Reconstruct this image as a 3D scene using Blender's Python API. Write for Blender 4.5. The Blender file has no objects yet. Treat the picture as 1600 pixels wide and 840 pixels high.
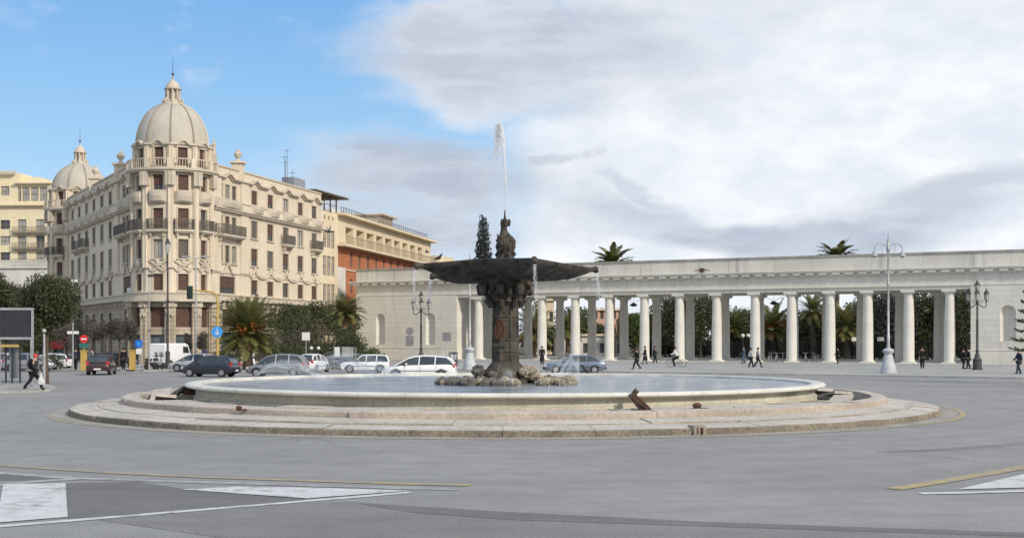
import bpy, math, random
from mathutils import Vector, Matrix
R = math.radians
random.seed(7)
sc = bpy.context.scene
col = sc.collection

# ---------------------------------------------------------------- camera, world, sun, exposure
F_PX, HOR, CAMH = 2110.0, 527.0, 2.68
cd = bpy.data.cameras.new('camera')
cam = bpy.data.objects.new('camera', cd)
col.objects.link(cam)
cam.location = (0, 0, CAMH)
cam.rotation_euler = (R(90), 0, 0)
cd.sensor_width = 36.0
cd.lens = 36.0 * F_PX / 1600.0
cd.shift_y = (HOR - 420.0) / 1600.0
cd.clip_start = 0.5
cd.clip_end = 6000
sc.camera = cam
sc.view_settings.view_transform = 'Standard'
sc.view_settings.look = 'None'
sc.view_settings.gamma = 1
sc.view_settings.exposure = 0.12
sc.cycles.max_bounces = 6
sc.cycles.transparent_max_bounces = 24
sc.cycles.caustics_reflective = False
sc.cycles.caustics_refractive = False

SUN_AZ, SUN_EL, SUN_STR = 138.0, 28.0, 2.9
world = bpy.data.worlds.new('World')
sc.world = world
world.use_nodes = True
WN = world.node_tree
WN.nodes.clear()


class NT:
    """small helper to write node graphs as expressions"""
    def __init__(s, tree):
        s.t = tree

    def n(s, typ, **kw):
        nd = s.t.nodes.new(typ)
        for k, v in kw.items():
            setattr(nd, k, v)
        return nd

    def put(s, sock, v):
        if isinstance(v, bpy.types.NodeSocket):
            s.t.links.new(v, sock)
        else:
            sock.default_value = v

    def m(s, op, a, b=0.0, c=0.0, clamp=False):
        nd = s.n('ShaderNodeMath', operation=op, use_clamp=clamp)
        s.put(nd.inputs[0], a)
        s.put(nd.inputs[1], b)
        if len(nd.inputs) > 2:
            s.put(nd.inputs[2], c)
        return nd.outputs[0]

    def ss(s, v, a, b, lo=0.0, hi=1.0):
        nd = s.n('ShaderNodeMapRange', interpolation_type='SMOOTHSTEP')
        s.put(nd.inputs[0], v)
        for i, q in enumerate((a, b, lo, hi)):
            s.put(nd.inputs[i + 1], q)
        return nd.outputs[0]

    def noise(s, vec, scale, detail=4, rough=0.5, dist=0.0, out=0):
        nd = s.n('ShaderNodeTexNoise')
        if vec is not None:
            s.put(nd.inputs['Vector'], vec)
        nd.inputs['Scale'].default_value = scale
        nd.inputs['Detail'].default_value = detail
        nd.inputs['Roughness'].default_value = rough
        nd.inputs['Distortion'].default_value = dist
        return nd.outputs[out]

    def comb(s, x, y, z):
        nd = s.n('ShaderNodeCombineXYZ')
        for i, q in enumerate((x, y, z)):
            s.put(nd.inputs[i], q)
        return nd.outputs[0]

    def sep(s, v):
        nd = s.n('ShaderNodeSeparateXYZ')
        s.put(nd.inputs[0], v)
        return nd.outputs

    def mix(s, f, a, b, typ='MIX'):
        nd = s.n('ShaderNodeMix', data_type='RGBA', blend_type=typ)
        s.put(nd.inputs[0], f)
        s.put(nd.inputs[6], a if isinstance(a, bpy.types.NodeSocket) else tuple(a) + (1,) * (4 - len(a)))
        s.put(nd.inputs[7], b if isinstance(b, bpy.types.NodeSocket) else tuple(b) + (1,) * (4 - len(b)))
        return nd.outputs[2]

    def map(s, v, scale=(1, 1, 1), loc=(0, 0, 0)):
        nd = s.n('ShaderNodeMapping')
        s.put(nd.inputs[0], v)
        nd.inputs['Location'].default_value = loc
        nd.inputs['Scale'].default_value = scale
        return nd.outputs[0]


def build_world():
    g = NT(WN)
    BG = 0.1
    sky = g.n('ShaderNodeTexSky', sky_type='NISHITA')
    sky.sun_disc = False
    sky.sun_elevation = R(SUN_EL)
    sky.sun_rotation = R(SUN_AZ)
    sky.air_density = 1.0
    sky.dust_density = 0.6
    sky.ozone_density = 1.4
    tc = g.n('ShaderNodeTexCoord')
    d = tc.outputs['Generated']
    x, y, z = g.sep(d)
    az = g.m('ARCTAN2', x, y)
    hyp = g.m('SQRT', g.m('ADD', g.m('MULTIPLY', x, x), g.m('MULTIPLY', y, y)))
    v = g.m('DIVIDE', z, g.m('MAXIMUM', hyp, 0.02))          # tangent of the elevation
    # cloud-layer coordinates : bearing and elevation in milliradians
    U = g.m('MULTIPLY', az, 1000.0)
    V = g.m('MULTIPLY', v, 1000.0)
    base = g.comb(g.m('MULTIPLY', U, 0.006), g.m('MULTIPLY', V, 0.011), 0.0)
    n1 = g.noise(base, 1.0, 8, 0.55)
    n2 = g.noise(g.map(base, (1, 1, 1), (7.3, 2.1, 0)), 1.0, 7, 0.5)
    n3 = g.noise(g.map(base, (2.6, 2.8, 1), (3, 9, 4)), 1.0, 8, 0.58)
    n4 = g.noise(g.map(base, (1.1, 2.6, 1), (13, 5, 8)), 1.6, 9, 0.62)
    Uw = g.m('ADD', U, g.m('MULTIPLY', g.m('SUBTRACT', n1, 0.5), 190.0))
    Vw = g.m('ADD', V, g.m('MULTIPLY', g.m('SUBTRACT', n2, 0.5), 170.0))

    def blob(cx, cy, rx, ry, soft=0.5):
        a = g.m('DIVIDE', g.m('SUBTRACT', Uw, (cx - 800) / 2.11), rx / 2.11)
        b = g.m('DIVIDE', g.m('SUBTRACT', Vw, (527 - cy) / 2.11), ry / 2.11)
        r = g.m('SQRT', g.m('ADD', g.m('MULTIPLY', a, a), g.m('MULTIPLY', b, b)))
        return g.ss(r, 1.0 + soft, 1.0 - soft)

    def mx(*a):
        r = a[0]
        for q in a[1:]:
            r = g.m('MAXIMUM', r, q)
        return r
    # white overcast to the right, blue opening on the left
    right = g.ss(g.m('SUBTRACT', Uw, g.m('MULTIPLY', Vw, 0.18)), -60.0, 25.0)
    topm = blob(760, 90, 215, 105, 0.30)
    low = g.m('MULTIPLY', blob(640, 320, 230, 80, 0.55), g.ss(n4, 0.30, 0.50, 0.55, 1.0))
    wisp = g.m('MULTIPLY', blob(330, 60, 260, 60, 0.9), g.ss(n3, 0.52, 0.75, 0.0, 0.55))
    lowh = g.ss(V, 135.0, 30.0, 0.0, 0.75)
    left_far = g.ss(U, -520.0, -900.0)
    cover = mx(right, topm, low, wisp, lowh, g.m('MULTIPLY', left_far, g.ss(n1, 0.40, 0.55)))
    # thicker, greyer parts
    grey = mx(g.m('MULTIPLY', blob(780, 85, 320, 90, 0.6), 0.85),
              g.m('MULTIPLY', blob(650, 300, 230, 85, 0.5), 0.95),
              g.m('MULTIPLY', blob(1220, 362, 330, 52, 0.5), 0.9),
              g.m('MULTIPLY', blob(1480, 320, 260, 42, 0.6), 0.7),
              g.m('MULTIPLY', blob(880, 266, 42, 22, 0.5), 0.75),
              g.m('MULTIPLY', blob(1120, 20, 420, 60, 0.8), 0.35),
              g.m('MULTIPLY', blob(1000, 305, 70, 18, 0.6), 0.7))
    grey = g.m('MULTIPLY', grey, g.m('MULTIPLY', g.ss(n3, 0.30, 0.60, 0.68, 1.0), g.ss(n4, 0.36, 0.58, 0.68, 1.0)))
    white = g.mix(g.ss(n3, 0.3, 0.7), (0.72, 0.775, 0.86), (0.89, 0.91, 0.94))
    cc = g.mix(grey, white, (0.425, 0.485, 0.59))
    blue_low = g.mix(g.ss(V, 20.0, 300.0), (0.44, 0.70, 0.95), (0.17, 0.43, 0.83))
    skyc = g.mix(1.0, sky.outputs[0], (BG * 0.9,) * 3, 'MULTIPLY')
    bluec = g.mix(0.80, skyc, blue_low)
    c = g.mix(cover, bluec, cc)
    # ground half stays dull
    c = g.mix(g.ss(z, 0.0, -0.05), c, (0.20, 0.20, 0.20))
    c = g.mix(1.0, c, (1 / BG,) * 3, 'MULTIPLY')
    bg = g.n('ShaderNodeBackground')
    bg.inputs['Strength'].default_value = BG
    g.put(bg.inputs[0], c)
    out = g.n('ShaderNodeOutputWorld')
    g.put(out.inputs[0], bg.outputs[0])


build_world()
sl = bpy.data.lights.new('sun', 'SUN')
sun = bpy.data.objects.new('sun', sl)
col.objects.link(sun)
sl.energy = SUN_STR
sl.angle = R(5)
sl.color = (1.0, 0.91, 0.77)
sdir = Vector((math.sin(R(SUN_AZ)) * math.cos(R(SUN_EL)), math.cos(R(SUN_AZ)) * math.cos(R(SUN_EL)), math.sin(R(SUN_EL))))
sun.rotation_euler = (-sdir).to_track_quat('-Z', 'Y').to_euler()
sun.location = (40, -60, 80)


# ---------------------------------------------------------------- helpers
def P(px, D, z=0.0):
    """world point seen at photo column px at depth D"""
    return Vector(((px - 800) / F_PX * D, D, z))


def G(px, py, z=0.0):
    D = F_PX * (CAMH - z) / (py - HOR)
    return P(px, D, z)


def zat(py, D):
    return CAMH + (HOR - py) / F_PX * D


def thing(name, label, cat, loc=(0, 0, 0), rz=0.0, group=None):
    o = bpy.data.objects.new(name, None)
    col.objects.link(o)
    o.location = loc
    o.rotation_euler = (0, 0, rz)
    o['label'] = label
    o['category'] = cat
    if group:
        o['group'] = group
    return o


def tag(o, label=None, cat=None, group=None, kind=None):
    if label: o['label'] = label
    if cat: o['category'] = cat
    if group: o['group'] = group
    if kind: o['kind'] = kind
    return o


def copy_tree(o, parent=None):
    c = o.copy()
    col.objects.link(c)
    c.parent = parent
    for ch in list(o.children):
        copy_tree(ch, c)
    return c


class MB:
    def __init__(s):
        s.v, s.f, s.mi, s.cur = [], [], [], 0

    def face(s, pts):
        b = len(s.v)
        s.v.extend([tuple(p) for p in pts])
        s.f.append(tuple(range(b, b + len(pts))))
        s.mi.append(s.cur)

    def grid(s, rows, closed=False, flip=False):
        b = len(s.v)
        n = len(rows[0])
        for r in rows:
            s.v.extend([tuple(p) for p in r])
        for i in range(len(rows) - 1):
            for j in range(n if closed else n - 1):
                k = (j + 1) % n
                q = (b + i * n + j, b + i * n + k, b + (i + 1) * n + k, b + (i + 1) * n + j)
                s.f.append(q[::-1] if flip else q)
                s.mi.append(s.cur)

    def box(s, c, size, rz=0.0, M=None):
        hx, hy, hz = size[0] / 2, size[1] / 2, size[2] / 2
        cs, sn = math.cos(rz), math.sin(rz)
        b = len(s.v)
        for dz in (-hz, hz):
            for dx, dy in ((-hx, -hy), (hx, -hy), (hx, hy), (-hx, hy)):
                p = Vector((c[0] + dx * cs - dy * sn, c[1] + dx * sn + dy * cs, c[2] + dz))
                if M is not None:
                    p = M @ p
                s.v.append(tuple(p))
        for q in ((3, 2, 1, 0), (4, 5, 6, 7), (0, 1, 5, 4), (1, 2, 6, 5), (2, 3, 7, 6), (3, 0, 4, 7)):
            s.f.append(tuple(b + i for i in q))
            s.mi.append(s.cur)

    def bb(s, x0, x1, y0, y1, z0, z1):
        s.box(((x0 + x1) / 2, (y0 + y1) / 2, (z0 + z1) / 2), (x1 - x0, y1 - y0, z1 - z0))

    def prism(s, poly, z0, z1, cap=True):
        """poly counter-clockwise"""
        n = len(poly)
        b = len(s.v)
        z0s = z0 if isinstance(z0, (list, tuple)) else [z0] * n
        z1s = z1 if isinstance(z1, (list, tuple)) else [z1] * n
        s.v.extend([(p[0], p[1], z) for p, z in zip(poly, z0s)])
        s.v.extend([(p[0], p[1], z) for p, z in zip(poly, z1s)])
        for i in range(n):
            k = (i + 1) % n
            s.f.append((b + i, b + k, b + n + k, b + n + i))
            s.mi.append(s.cur)
        if cap:
            s.f.append(tuple(b + n + i for i in range(n)))
            s.f.append(tuple(b + i for i in reversed(range(n))))
            s.mi += [s.cur, s.cur]

    def lathe(s, prof, c=(0, 0, 0), n=24, a0=0.0, a1=2 * math.pi, fn=None):
        full = abs(a1 - a0 - 2 * math.pi) < 1e-6
        m = n if full else n + 1
        rows = []
        for r, z in prof:
            row = []
            for j in range(m):
                a = a0 + (a1 - a0) * j / n
                rr = r * (fn(a, z) if fn else 1)
                row.append((c[0] + rr * math.cos(a), c[1] + rr * math.sin(a), c[2] + z))
            rows.append(row)
        s.grid(rows, closed=full)

    def tube(s, pts, rad, n=8, cap=True):
        pts = [Vector(p) for p in pts]
        if not isinstance(rad, (list, tuple)):
            rad = [rad] * len(pts)
        rows = []
        up = None
        for i, p in enumerate(pts):
            t = (pts[min(i + 1, len(pts) - 1)] - pts[max(i - 1, 0)])
            if t.length < 1e-9:
                t = Vector((0, 0, 1))
            t.normalize()
            if up is None:
                up = Vector((0, 0, 1)) if abs(t.z) < 0.9 else Vector((1, 0, 0))
            a = t.cross(up)
            if a.length < 1e-4:
                a = t.cross(Vector((0, 1, 0)))
            a.normalize()
            b = a.cross(t).normalized()
            up = b
            rows.append([p + (a * math.cos(w) + b * math.sin(w)) * rad[i] for w in [2 * math.pi * k / n for k in range(n)]])
        s.grid(rows, closed=True, flip=True)
        if cap:
            s.face(list(rows[0]))
            s.face(list(reversed(rows[-1])))

    def ball(s, c, r, n=10, m=6, sc3=(1, 1, 1)):
        rows = []
        for i in range(m + 1):
            ph = -math.pi / 2 + math.pi * i / m
            rows.append([(c[0] + r * sc3[0] * math.cos(ph) * math.cos(2 * math.pi * j / n), c[1] + r * sc3[1] * math.cos(ph) * math.sin(2 * math.pi * j / n), c[2] + r * sc3[2] * math.sin(ph)) for j in range(n)])
        s.grid(rows, closed=True)

    def build(s, name, mats, parent=None, smooth=False, off=None, angle=40):
        me = bpy.data.meshes.new(name)
        v = s.v
        if off is not None:
            v = [(p[0] - off[0], p[1] - off[1], p[2] - off[2]) for p in v]
        me.from_pydata(v, [], s.f)
        if not isinstance(mats, (list, tuple)):
            mats = [mats]
        for m in mats:
            me.materials.append(m)
        if len(mats) > 1:
            me.polygons.foreach_set('material_index', s.mi)
        if smooth:
            me.polygons.foreach_set('use_smooth', [True] * len(s.f))
            try:
                me.set_sharp_from_angle(angle=R(angle))
            except Exception:
                pass
        me.update()
        o = bpy.data.objects.new(name, me)
        col.objects.link(o)
        if parent is not None:
            o.parent = parent
        return o


def weld(o, d=0.0005):
    import bmesh
    bm = bmesh.new()
    bm.from_mesh(o.data)
    bmesh.ops.remove_doubles(bm, verts=bm.verts, dist=d)
    bm.to_mesh(o.data)
    bm.free()
    return o


# ---------------------------------------------------------------- materials
def mat(name, c1, c2=None, scale=1.0, rough=0.8, bump=0.0, bscale=None, spec=0.3, metal=0.0, stretch=(1, 1, 1), fine=0.12, coord='Object', streak=0.0, detail=5, extra=None, coat=0.0):
    m = bpy.data.materials.new(name)
    m.use_nodes = True
    t = m.node_tree
    t.nodes.clear()
    g = NT(t)
    tc = g.n('ShaderNodeTexCoord')
    co = tc.outputs[coord]
    bs = g.n('ShaderNodeBsdfPrincipled')
    out = g.n('ShaderNodeOutputMaterial')
    g.put(out.inputs[0], bs.outputs[0])
    c2 = c2 or tuple(q * 0.75 for q in c1)
    vec = g.map(co, stretch)
    n = g.noise(vec, scale, detail, 0.6)
    c = g.mix(g.ss(n, 0.32, 0.68), c1, c2)
    if fine:
        f = g.noise(co, scale * 17, 3, 0.6)
        c = g.mix(fine, c, g.mix(g.ss(f, 0.3, 0.7), (0, 0, 0), (1, 1, 1)), 'OVERLAY')
    if streak:
        st = g.noise(g.map(co, (1.4, 1.4, 0.12)), 1.3, 6, 0.65)
        c = g.mix(g.m('MULTIPLY', g.ss(st, 0.5, 0.78), streak), c, tuple(q * 0.42 for q in c1))
    if extra:
        c = extra(g, co, c, bs)
    g.put(bs.inputs['Base Color'], c)
    bs.inputs['Roughness'].default_value = rough
    bs.inputs['Specular IOR Level'].default_value = spec
    bs.inputs['Metallic'].default_value = metal
    bs.inputs['Coat Weight'].default_value = coat
    if bump:
        bn = g.n('ShaderNodeBump')
        bn.inputs['Strength'].default_value = 1.0
        bn.inputs['Distance'].default_value = bump
        g.put(bn.inputs['Height'], g.noise(co, bscale or scale * 6, 4, 0.6))
        g.put(bs.inputs['Normal'], bn.outputs[0])
    return m


def brick_extra(w, h, strength, mort=0.025, shade=0.55):
    def ex(g, co, c, bs):
        x, y, z = g.sep(co)
        b = g.n('ShaderNodeTexBrick')
        g.put(b.inputs['Vector'], g.comb(g.m('ADD', x, g.m('MULTIPLY', y, 1.0)), z, 0.0))
        b.inputs['Color1'].default_value = (1, 1, 1, 1)
        b.inputs['Color2'].default_value = (0.90, 0.90, 0.90, 1)
        b.inputs['Mortar'].default_value = (shade,) * 3 + (1,)
        b.inputs['Scale'].default_value = 1.0
        b.inputs['Mortar Size'].default_value = mort
        b.inputs['Mortar Smooth'].default_value = 0.3
        b.inputs['Brick Width'].default_value = w
        b.inputs['Row Height'].default_value = h
        return g.mix(strength, c, b.outputs[0], 'MULTIPLY')
    return ex


M = {}
M['stone'] = mat('pale_limestone', (0.71, 0.685, 0.615), (0.63, 0.605, 0.54), 0.35, 0.85, streak=0.32, fine=0.10)
M['stone_course'] = mat('coursed_limestone', (0.70, 0.675, 0.61), (0.63, 0.605, 0.545), 0.5, 0.85, streak=0.35, extra=brick_extra(9.0, 0.55, 0.6, 0.022, 0.62))
M['stone_attic'] = mat('attic_limestone', (0.69, 0.665, 0.60), (0.59, 0.565, 0.51), 0.3, 0.85, fine=0.05, streak=0.7, extra=brick_extra(5.0, 8.0, 0.8, 0.03, 0.6))
M['column'] = mat('column_stone', (0.70, 0.68, 0.62), (0.61, 0.59, 0.54), 0.6, 0.8, streak=0.35, fine=0.05)
M['plaster'] = mat('hotel_stucco', (0.655, 0.57, 0.45), (0.60, 0.515, 0.40), 0.25, 0.9, streak=0.30, fine=0.08)
M['plaster_grey'] = mat('hotel_trim', (0.56, 0.495, 0.405), (0.47, 0.41, 0.33), 0.8, 0.9, streak=0.4)
M['base_stone'] = mat('rusticated_base', (0.46, 0.39, 0.30), (0.37, 0.31, 0.235), 0.5, 0.9, streak=0.3, extra=brick_extra(1.2, 0.42, 0.85, 0.03, 0.5))
M['dome'] = mat('dome_lead', (0.475, 0.44, 0.375), (0.425, 0.39, 0.33), 0.5, 0.7, fine=0.03, streak=0.35, extra=None)
M['yellow'] = mat('yellow_stucco', (0.73, 0.635, 0.44), (0.68, 0.59, 0.40), 0.2, 0.9, streak=0.2)
M['cream'] = mat('cream_stucco', (0.68, 0.58, 0.42), (0.62, 0.52, 0.37), 0.3, 0.9, streak=0.25)
M['brick'] = mat('terracotta_brick', (0.46, 0.175, 0.085), (0.38, 0.14, 0.07), 0.6, 0.9, streak=0.25, extra=brick_extra(0.5, 0.16, 0.35, 0.02, 0.6))
M['white'] = mat('white_stucco', (0.66, 0.64, 0.60), (0.55, 0.53, 0.49), 0.4, 0.9, streak=0.45)
M['glass'] = mat('window_glass', (0.035, 0.040, 0.045), (0.06, 0.065, 0.07), 0.5, 0.12, spec=0.6, fine=0.0)
M['curtain'] = mat('curtained_glass', (0.40, 0.39, 0.36), (0.25, 0.25, 0.24), 1.5, 0.35, spec=0.5)


def slats(g, co, c, bs):
    z = g.sep(co)[2]
    w = g.m('FRACT', g.m('MULTIPLY', z, 9.0))
    return g.mix(g.m('MULTIPLY', g.m('LESS_THAN', w, 0.3), 0.5), c, (0.012, 0.008, 0.006))


M['shutter'] = mat('brown_shutter', (0.125, 0.068, 0.050), (0.095, 0.052, 0.040), 2.0, 0.7, extra=slats)
M['shutter_grey'] = mat('grey_shutter', (0.16, 0.14, 0.12), (0.11, 0.095, 0.08), 2.0, 0.7, extra=slats)
M['rail'] = mat('weathered_railing', (0.17, 0.15, 0.13), (0.12, 0.105, 0.09), 5.0, 0.6)
M['rib'] = mat('dome_rib', (0.60, 0.54, 0.44), (0.55, 0.49, 0.40), 1.0, 0.7)
M['frame'] = mat('painted_frame', (0.25, 0.21, 0.17), (0.2, 0.17, 0.14), 3.0, 0.6)
M['iron'] = mat('wrought_iron', (0.055, 0.052, 0.050), (0.035, 0.033, 0.032), 5.0, 0.55, spec=0.4)
M['iron_green'] = mat('lamp_iron', (0.060, 0.064, 0.064), (0.035, 0.04, 0.04), 5.0, 0.5, spec=0.4)
M['galv'] = mat('galvanised_steel', (0.42, 0.43, 0.44), (0.33, 0.34, 0.35), 4.0, 0.45, metal=0.4)
M['white_metal'] = mat('white_painted_iron', (0.48, 0.50, 0.52), (0.36, 0.38, 0.40), 4.0, 0.5)
M['lampglass'] = mat('lamp_glass', (0.45, 0.44, 0.40), (0.35, 0.34, 0.31), 6.0, 0.25, spec=0.5)
M['paint_white'] = mat('car_white', (0.78, 0.79, 0.80), (0.74, 0.75, 0.76), 1.0, 0.35, spec=0.5, fine=0.02, coat=0.5)
M['paint_navy'] = mat('car_navy', (0.012, 0.014, 0.030), (0.010, 0.012, 0.026), 1.0, 0.3, spec=0.5, fine=0.02, coat=0.6)
M['paint_black'] = mat('car_dark_maroon', (0.040, 0.016, 0.018), (0.035, 0.014, 0.016), 1.0, 0.3, spec=0.5, fine=0.02, coat=0.6)
M['paint_grey'] = mat('car_grey', (0.24, 0.25, 0.28), (0.21, 0.22, 0.25), 1.0, 0.35, metal=0.3, fine=0.02, coat=0.5)
M['paint_blue'] = mat('car_steel_blue', (0.15, 0.19, 0.26), (0.13, 0.17, 0.235), 1.0, 0.35, metal=0.3, fine=0.02, coat=0.5)
M['paint_silver'] = mat('car_silver', (0.45, 0.46, 0.48), (0.42, 0.43, 0.45), 1.0, 0.35, metal=0.4, fine=0.02, coat=0.5)
M['car_glass'] = mat('car_glass', (0.030, 0.036, 0.040), (0.05, 0.06, 0.065), 1.0, 0.06, spec=0.8, fine=0.0)
M['tyre'] = mat('rubber', (0.020, 0.020, 0.020), (0.03, 0.03, 0.03), 4.0, 0.9)
M['rim'] = mat('alloy', (0.40, 0.40, 0.41), (0.30, 0.30, 0.31), 4.0, 0.4, metal=0.6)
M['plastic'] = mat('dark_plastic', (0.03, 0.03, 0.032), (0.04, 0.04, 0.042), 4.0, 0.6)
M['red_lens'] = mat('red_lens', (0.50, 0.02, 0.03), (0.40, 0.015, 0.02), 4.0, 0.25, spec=0.6)
M['clear_lens'] = mat('clear_lens', (0.65, 0.66, 0.68), (0.55, 0.56, 0.58), 4.0, 0.15, spec=0.6)
M['plate'] = mat('number_plate', (0.70, 0.70, 0.68), (0.65, 0.65, 0.63), 4.0, 0.4)
M['bronze'] = mat('weathered_bronze', (0.085, 0.070, 0.052), (0.022, 0.018, 0.015), 2.6, 0.62, bump=0.05, bscale=9, spec=0.4, fine=0.5, streak=0.3)
M['bronze_stone'] = mat('weathered_pedestal', (0.105, 0.094, 0.076), (0.042, 0.038, 0.031), 1.8, 0.85, bump=0.03, bscale=8, fine=0.6, streak=0.6)
M['rust'] = mat('rusty_iron', (0.125, 0.055, 0.032), (0.05, 0.028, 0.02), 6.0, 0.85, bump=0.01, bscale=20, fine=0.4)
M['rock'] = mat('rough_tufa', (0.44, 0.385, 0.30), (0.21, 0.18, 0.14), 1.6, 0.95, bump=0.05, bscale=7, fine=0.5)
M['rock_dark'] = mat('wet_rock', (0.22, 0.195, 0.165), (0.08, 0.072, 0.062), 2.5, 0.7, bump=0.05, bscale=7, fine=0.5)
M['marble'] = mat('basin_marble', (0.68, 0.66, 0.60), (0.60, 0.58, 0.52), 0.9, 0.6, streak=0.30, fine=0.15)
M['basin_wall'] = mat('mossy_basin_wall', (0.54, 0.505, 0.415), (0.44, 0.41, 0.33), 0.8, 0.8, streak=0.35, fine=0.2)
M['sidewalk'] = mat('paving_slabs', (0.37, 0.36, 0.34), (0.30, 0.292, 0.275), 0.15, 0.9, fine=0.25)
M['kerb'] = mat('kerb_stone', (0.40, 0.39, 0.37), (0.3, 0.29, 0.275), 1.0, 0.9, fine=0.3)


def joints(g, co, c, bs):
    x, y, z = g.sep(co)
    a = g.m('ARCTAN2', y, x)
        # dirt streaks that run along the ring
    r = g.m('SQRT', g.m('ADD', g.m('MULTIPLY', x, x), g.m('MULTIPLY', y, y)))
    n = g.noise(g.comb(g.m('MULTIPLY', a, 1.6), g.m('MULTIPLY', r, 2.2), g.m('MULTIPLY', z, 5.0)), 1.4, 6, 0.65)
    return g.mix(g.m('MULTIPLY', g.ss(n, 0.50, 0.72), 0.45), c, (0.24, 0.21, 0.18))




def rim_joints(g, co, c, bs):
    x, y, z = g.sep(co)
    a = g.m('ARCTAN2', y, x)
    w = g.m('FRACT', g.m('MULTIPLY', a, 7.7))
    c = g.mix(g.m('MULTIPLY', g.m('LESS_THAN', w, 0.010), 0.5), c, (0.18, 0.165, 0.14))
    n = g.noise(g.comb(g.m('MULTIPLY', a, 14.0), g.m('MULTIPLY', z, 1.2), 0.0), 1.0, 5, 0.65)
    return g.mix(g.ss(n, 0.52, 0.75, 0.0, 0.40), c, (0.25, 0.235, 0.18))


M['marble'] = mat('basin_marble', (0.68, 0.66, 0.60), (0.58, 0.56, 0.50), 0.9, 0.6, streak=0.30, fine=0.10, extra=rim_joints)
M['basin_wall'] = mat('mossy_basin_wall', (0.53, 0.50, 0.415), (0.42, 0.395, 0.32), 0.8, 0.8, streak=0.35, fine=0.15, extra=rim_joints)
M['step'] = mat('worn_step_stone', (0.53, 0.48, 0.42), (0.44, 0.40, 0.345), 0.45, 0.85, fine=0.15, bump=0.01, bscale=9, extra=joints)
M['riser'] = mat('shaded_grimy_riser', (0.36, 0.32, 0.265), (0.23, 0.20, 0.165), 0.6, 0.9, fine=0.2, bump=0.01, bscale=9, extra=joints)  # darker copy of the step stone: riser shade and grime put into the colour
M['kerb_face'] = mat('shaded_grimy_kerb', (0.25, 0.215, 0.165), (0.15, 0.13, 0.105), 0.7, 0.95, fine=0.3)  # upright kerb face painted darker for its shade as well as its dirt
M['riser_pink'] = mat('shaded_stained_pink_riser', (0.45, 0.38, 0.32), (0.34, 0.285, 0.24), 0.5, 0.9, fine=0.15, bump=0.01, bscale=9, extra=joints)  # pink step stone darkened for upright faces, shade and stains in one colour
M['step_pink'] = mat('pink_step_stone', (0.53, 0.465, 0.405), (0.45, 0.395, 0.345), 0.5, 0.85, fine=0.15, bump=0.01, bscale=9, extra=joints)
M['channel_shade'] = mat('shaded_channel_floor', (0.085, 0.075, 0.06), (0.045, 0.04, 0.034), 1.4, 0.95, fine=0.3)  # darkness of the open slots put into the floor colour


def asphalt(name, c1, c2, tracks=True):
    def ex(g, co, c, bs):
        x, y, z = g.sep(co)
        xx, yy = g.m('ADD', x, 0.25), g.m('SUBTRACT', y, 52.4)
        r = g.m('SQRT', g.m('ADD', g.m('MULTIPLY', xx, xx), g.m('MULTIPLY', yy, yy)))
        a = g.m('ARCTAN2', yy, xx)
        n = g.noise(g.comb(g.m('MULTIPLY', a, 2.2), g.m('MULTIPLY', r, 0.55), 0.0), 1.5, 7, 0.62)
        c = g.mix(g.ss(n, 0.40, 0.74, 0.0, 0.28), c, tuple(q * 0.60 for q in c1))
        n4 = g.noise(g.comb(g.m('MULTIPLY', a, 3.0), g.m('MULTIPLY', r, 0.9), 3.0), 1.7, 5, 0.6)
        c = g.mix(g.ss(n4, 0.50, 0.74, 0.0, 0.30), c, tuple(min(1, q * 1.35) for q in c1))
        sp = g.noise(co, 28.0, 3, 0.7)
        c = g.mix(0.22, c, g.mix(g.ss(sp, 0.35, 0.65), (0, 0, 0), (1, 1, 1)), 'OVERLAY')
        vo = g.n('ShaderNodeTexVoronoi', feature='DISTANCE_TO_EDGE')
        wv = g.noise(co, 0.8, 4, 0.6, out=1)
        va = g.n('ShaderNodeVectorMath', operation='ADD')
        g.put(va.inputs[0], g.map(co, (0.10, 0.10, 0.10)))
        g.put(va.inputs[1], g.map(wv, (0.22, 0.22, 0.22)))
        g.put(vo.inputs['Vector'], va.outputs[0])
        vo.inputs['Scale'].default_value = 1.0
        gate = g.ss(g.noise(co, 0.11, 2, 0.5), 0.50, 0.60)
        c = g.mix(g.m('MULTIPLY', g.ss(vo.outputs['Distance'], 0.0045, 0.0015), g.m('MULTIPLY', gate, 0.55)), c, (0.06, 0.06, 0.06))
        big = g.noise(g.map(co, (1, 1, 1), (11, 3, 0)), 0.16, 4, 0.55)
        c = g.mix(g.ss(big, 0.44, 0.62, 0.0, 0.25), c, tuple(q * 0.72 for q in c1))
        # oil spots
        o = g.noise(g.map(co, (1, 0.6, 1), (4, 2, 0)), 0.9, 5, 0.75)
        return g.mix(g.ss(o, 0.66, 0.74, 0.0, 0.35), c, (0.07, 0.07, 0.075))
    return mat(name, c1, c2, 0.06, 0.88, fine=0.08, spec=0.25, extra=ex, bump=0.004, bscale=40)


M['asphalt'] = asphalt('worn_asphalt', (0.262, 0.254, 0.246), (0.292, 0.283, 0.272))
M['asphalt_dark'] = asphalt('newer_asphalt', (0.158, 0.150, 0.145), (0.180, 0.171, 0.164))
M['asphalt_mid'] = asphalt('relaid_asphalt', (0.205, 0.196, 0.188), (0.228, 0.218, 0.208))


def worn(name, c, th=0.47):
    def ex(g, co, cc, bs):
        n = g.noise(co, 3.2, 8, 0.75)
        n5 = g.noise(co, 0.6, 3, 0.5)
        v = g.m('ADD', n, g.m('MULTIPLY', g.m('SUBTRACT', n5, 0.5), 0.35))
        return g.mix(g.ss(v, th + 0.05, th - 0.12, 0.0, 0.9), cc, (0.25, 0.243, 0.235))
    return mat(name, c, tuple(q * 0.86 for q in c), 2.0, 0.8, extra=ex)


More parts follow.
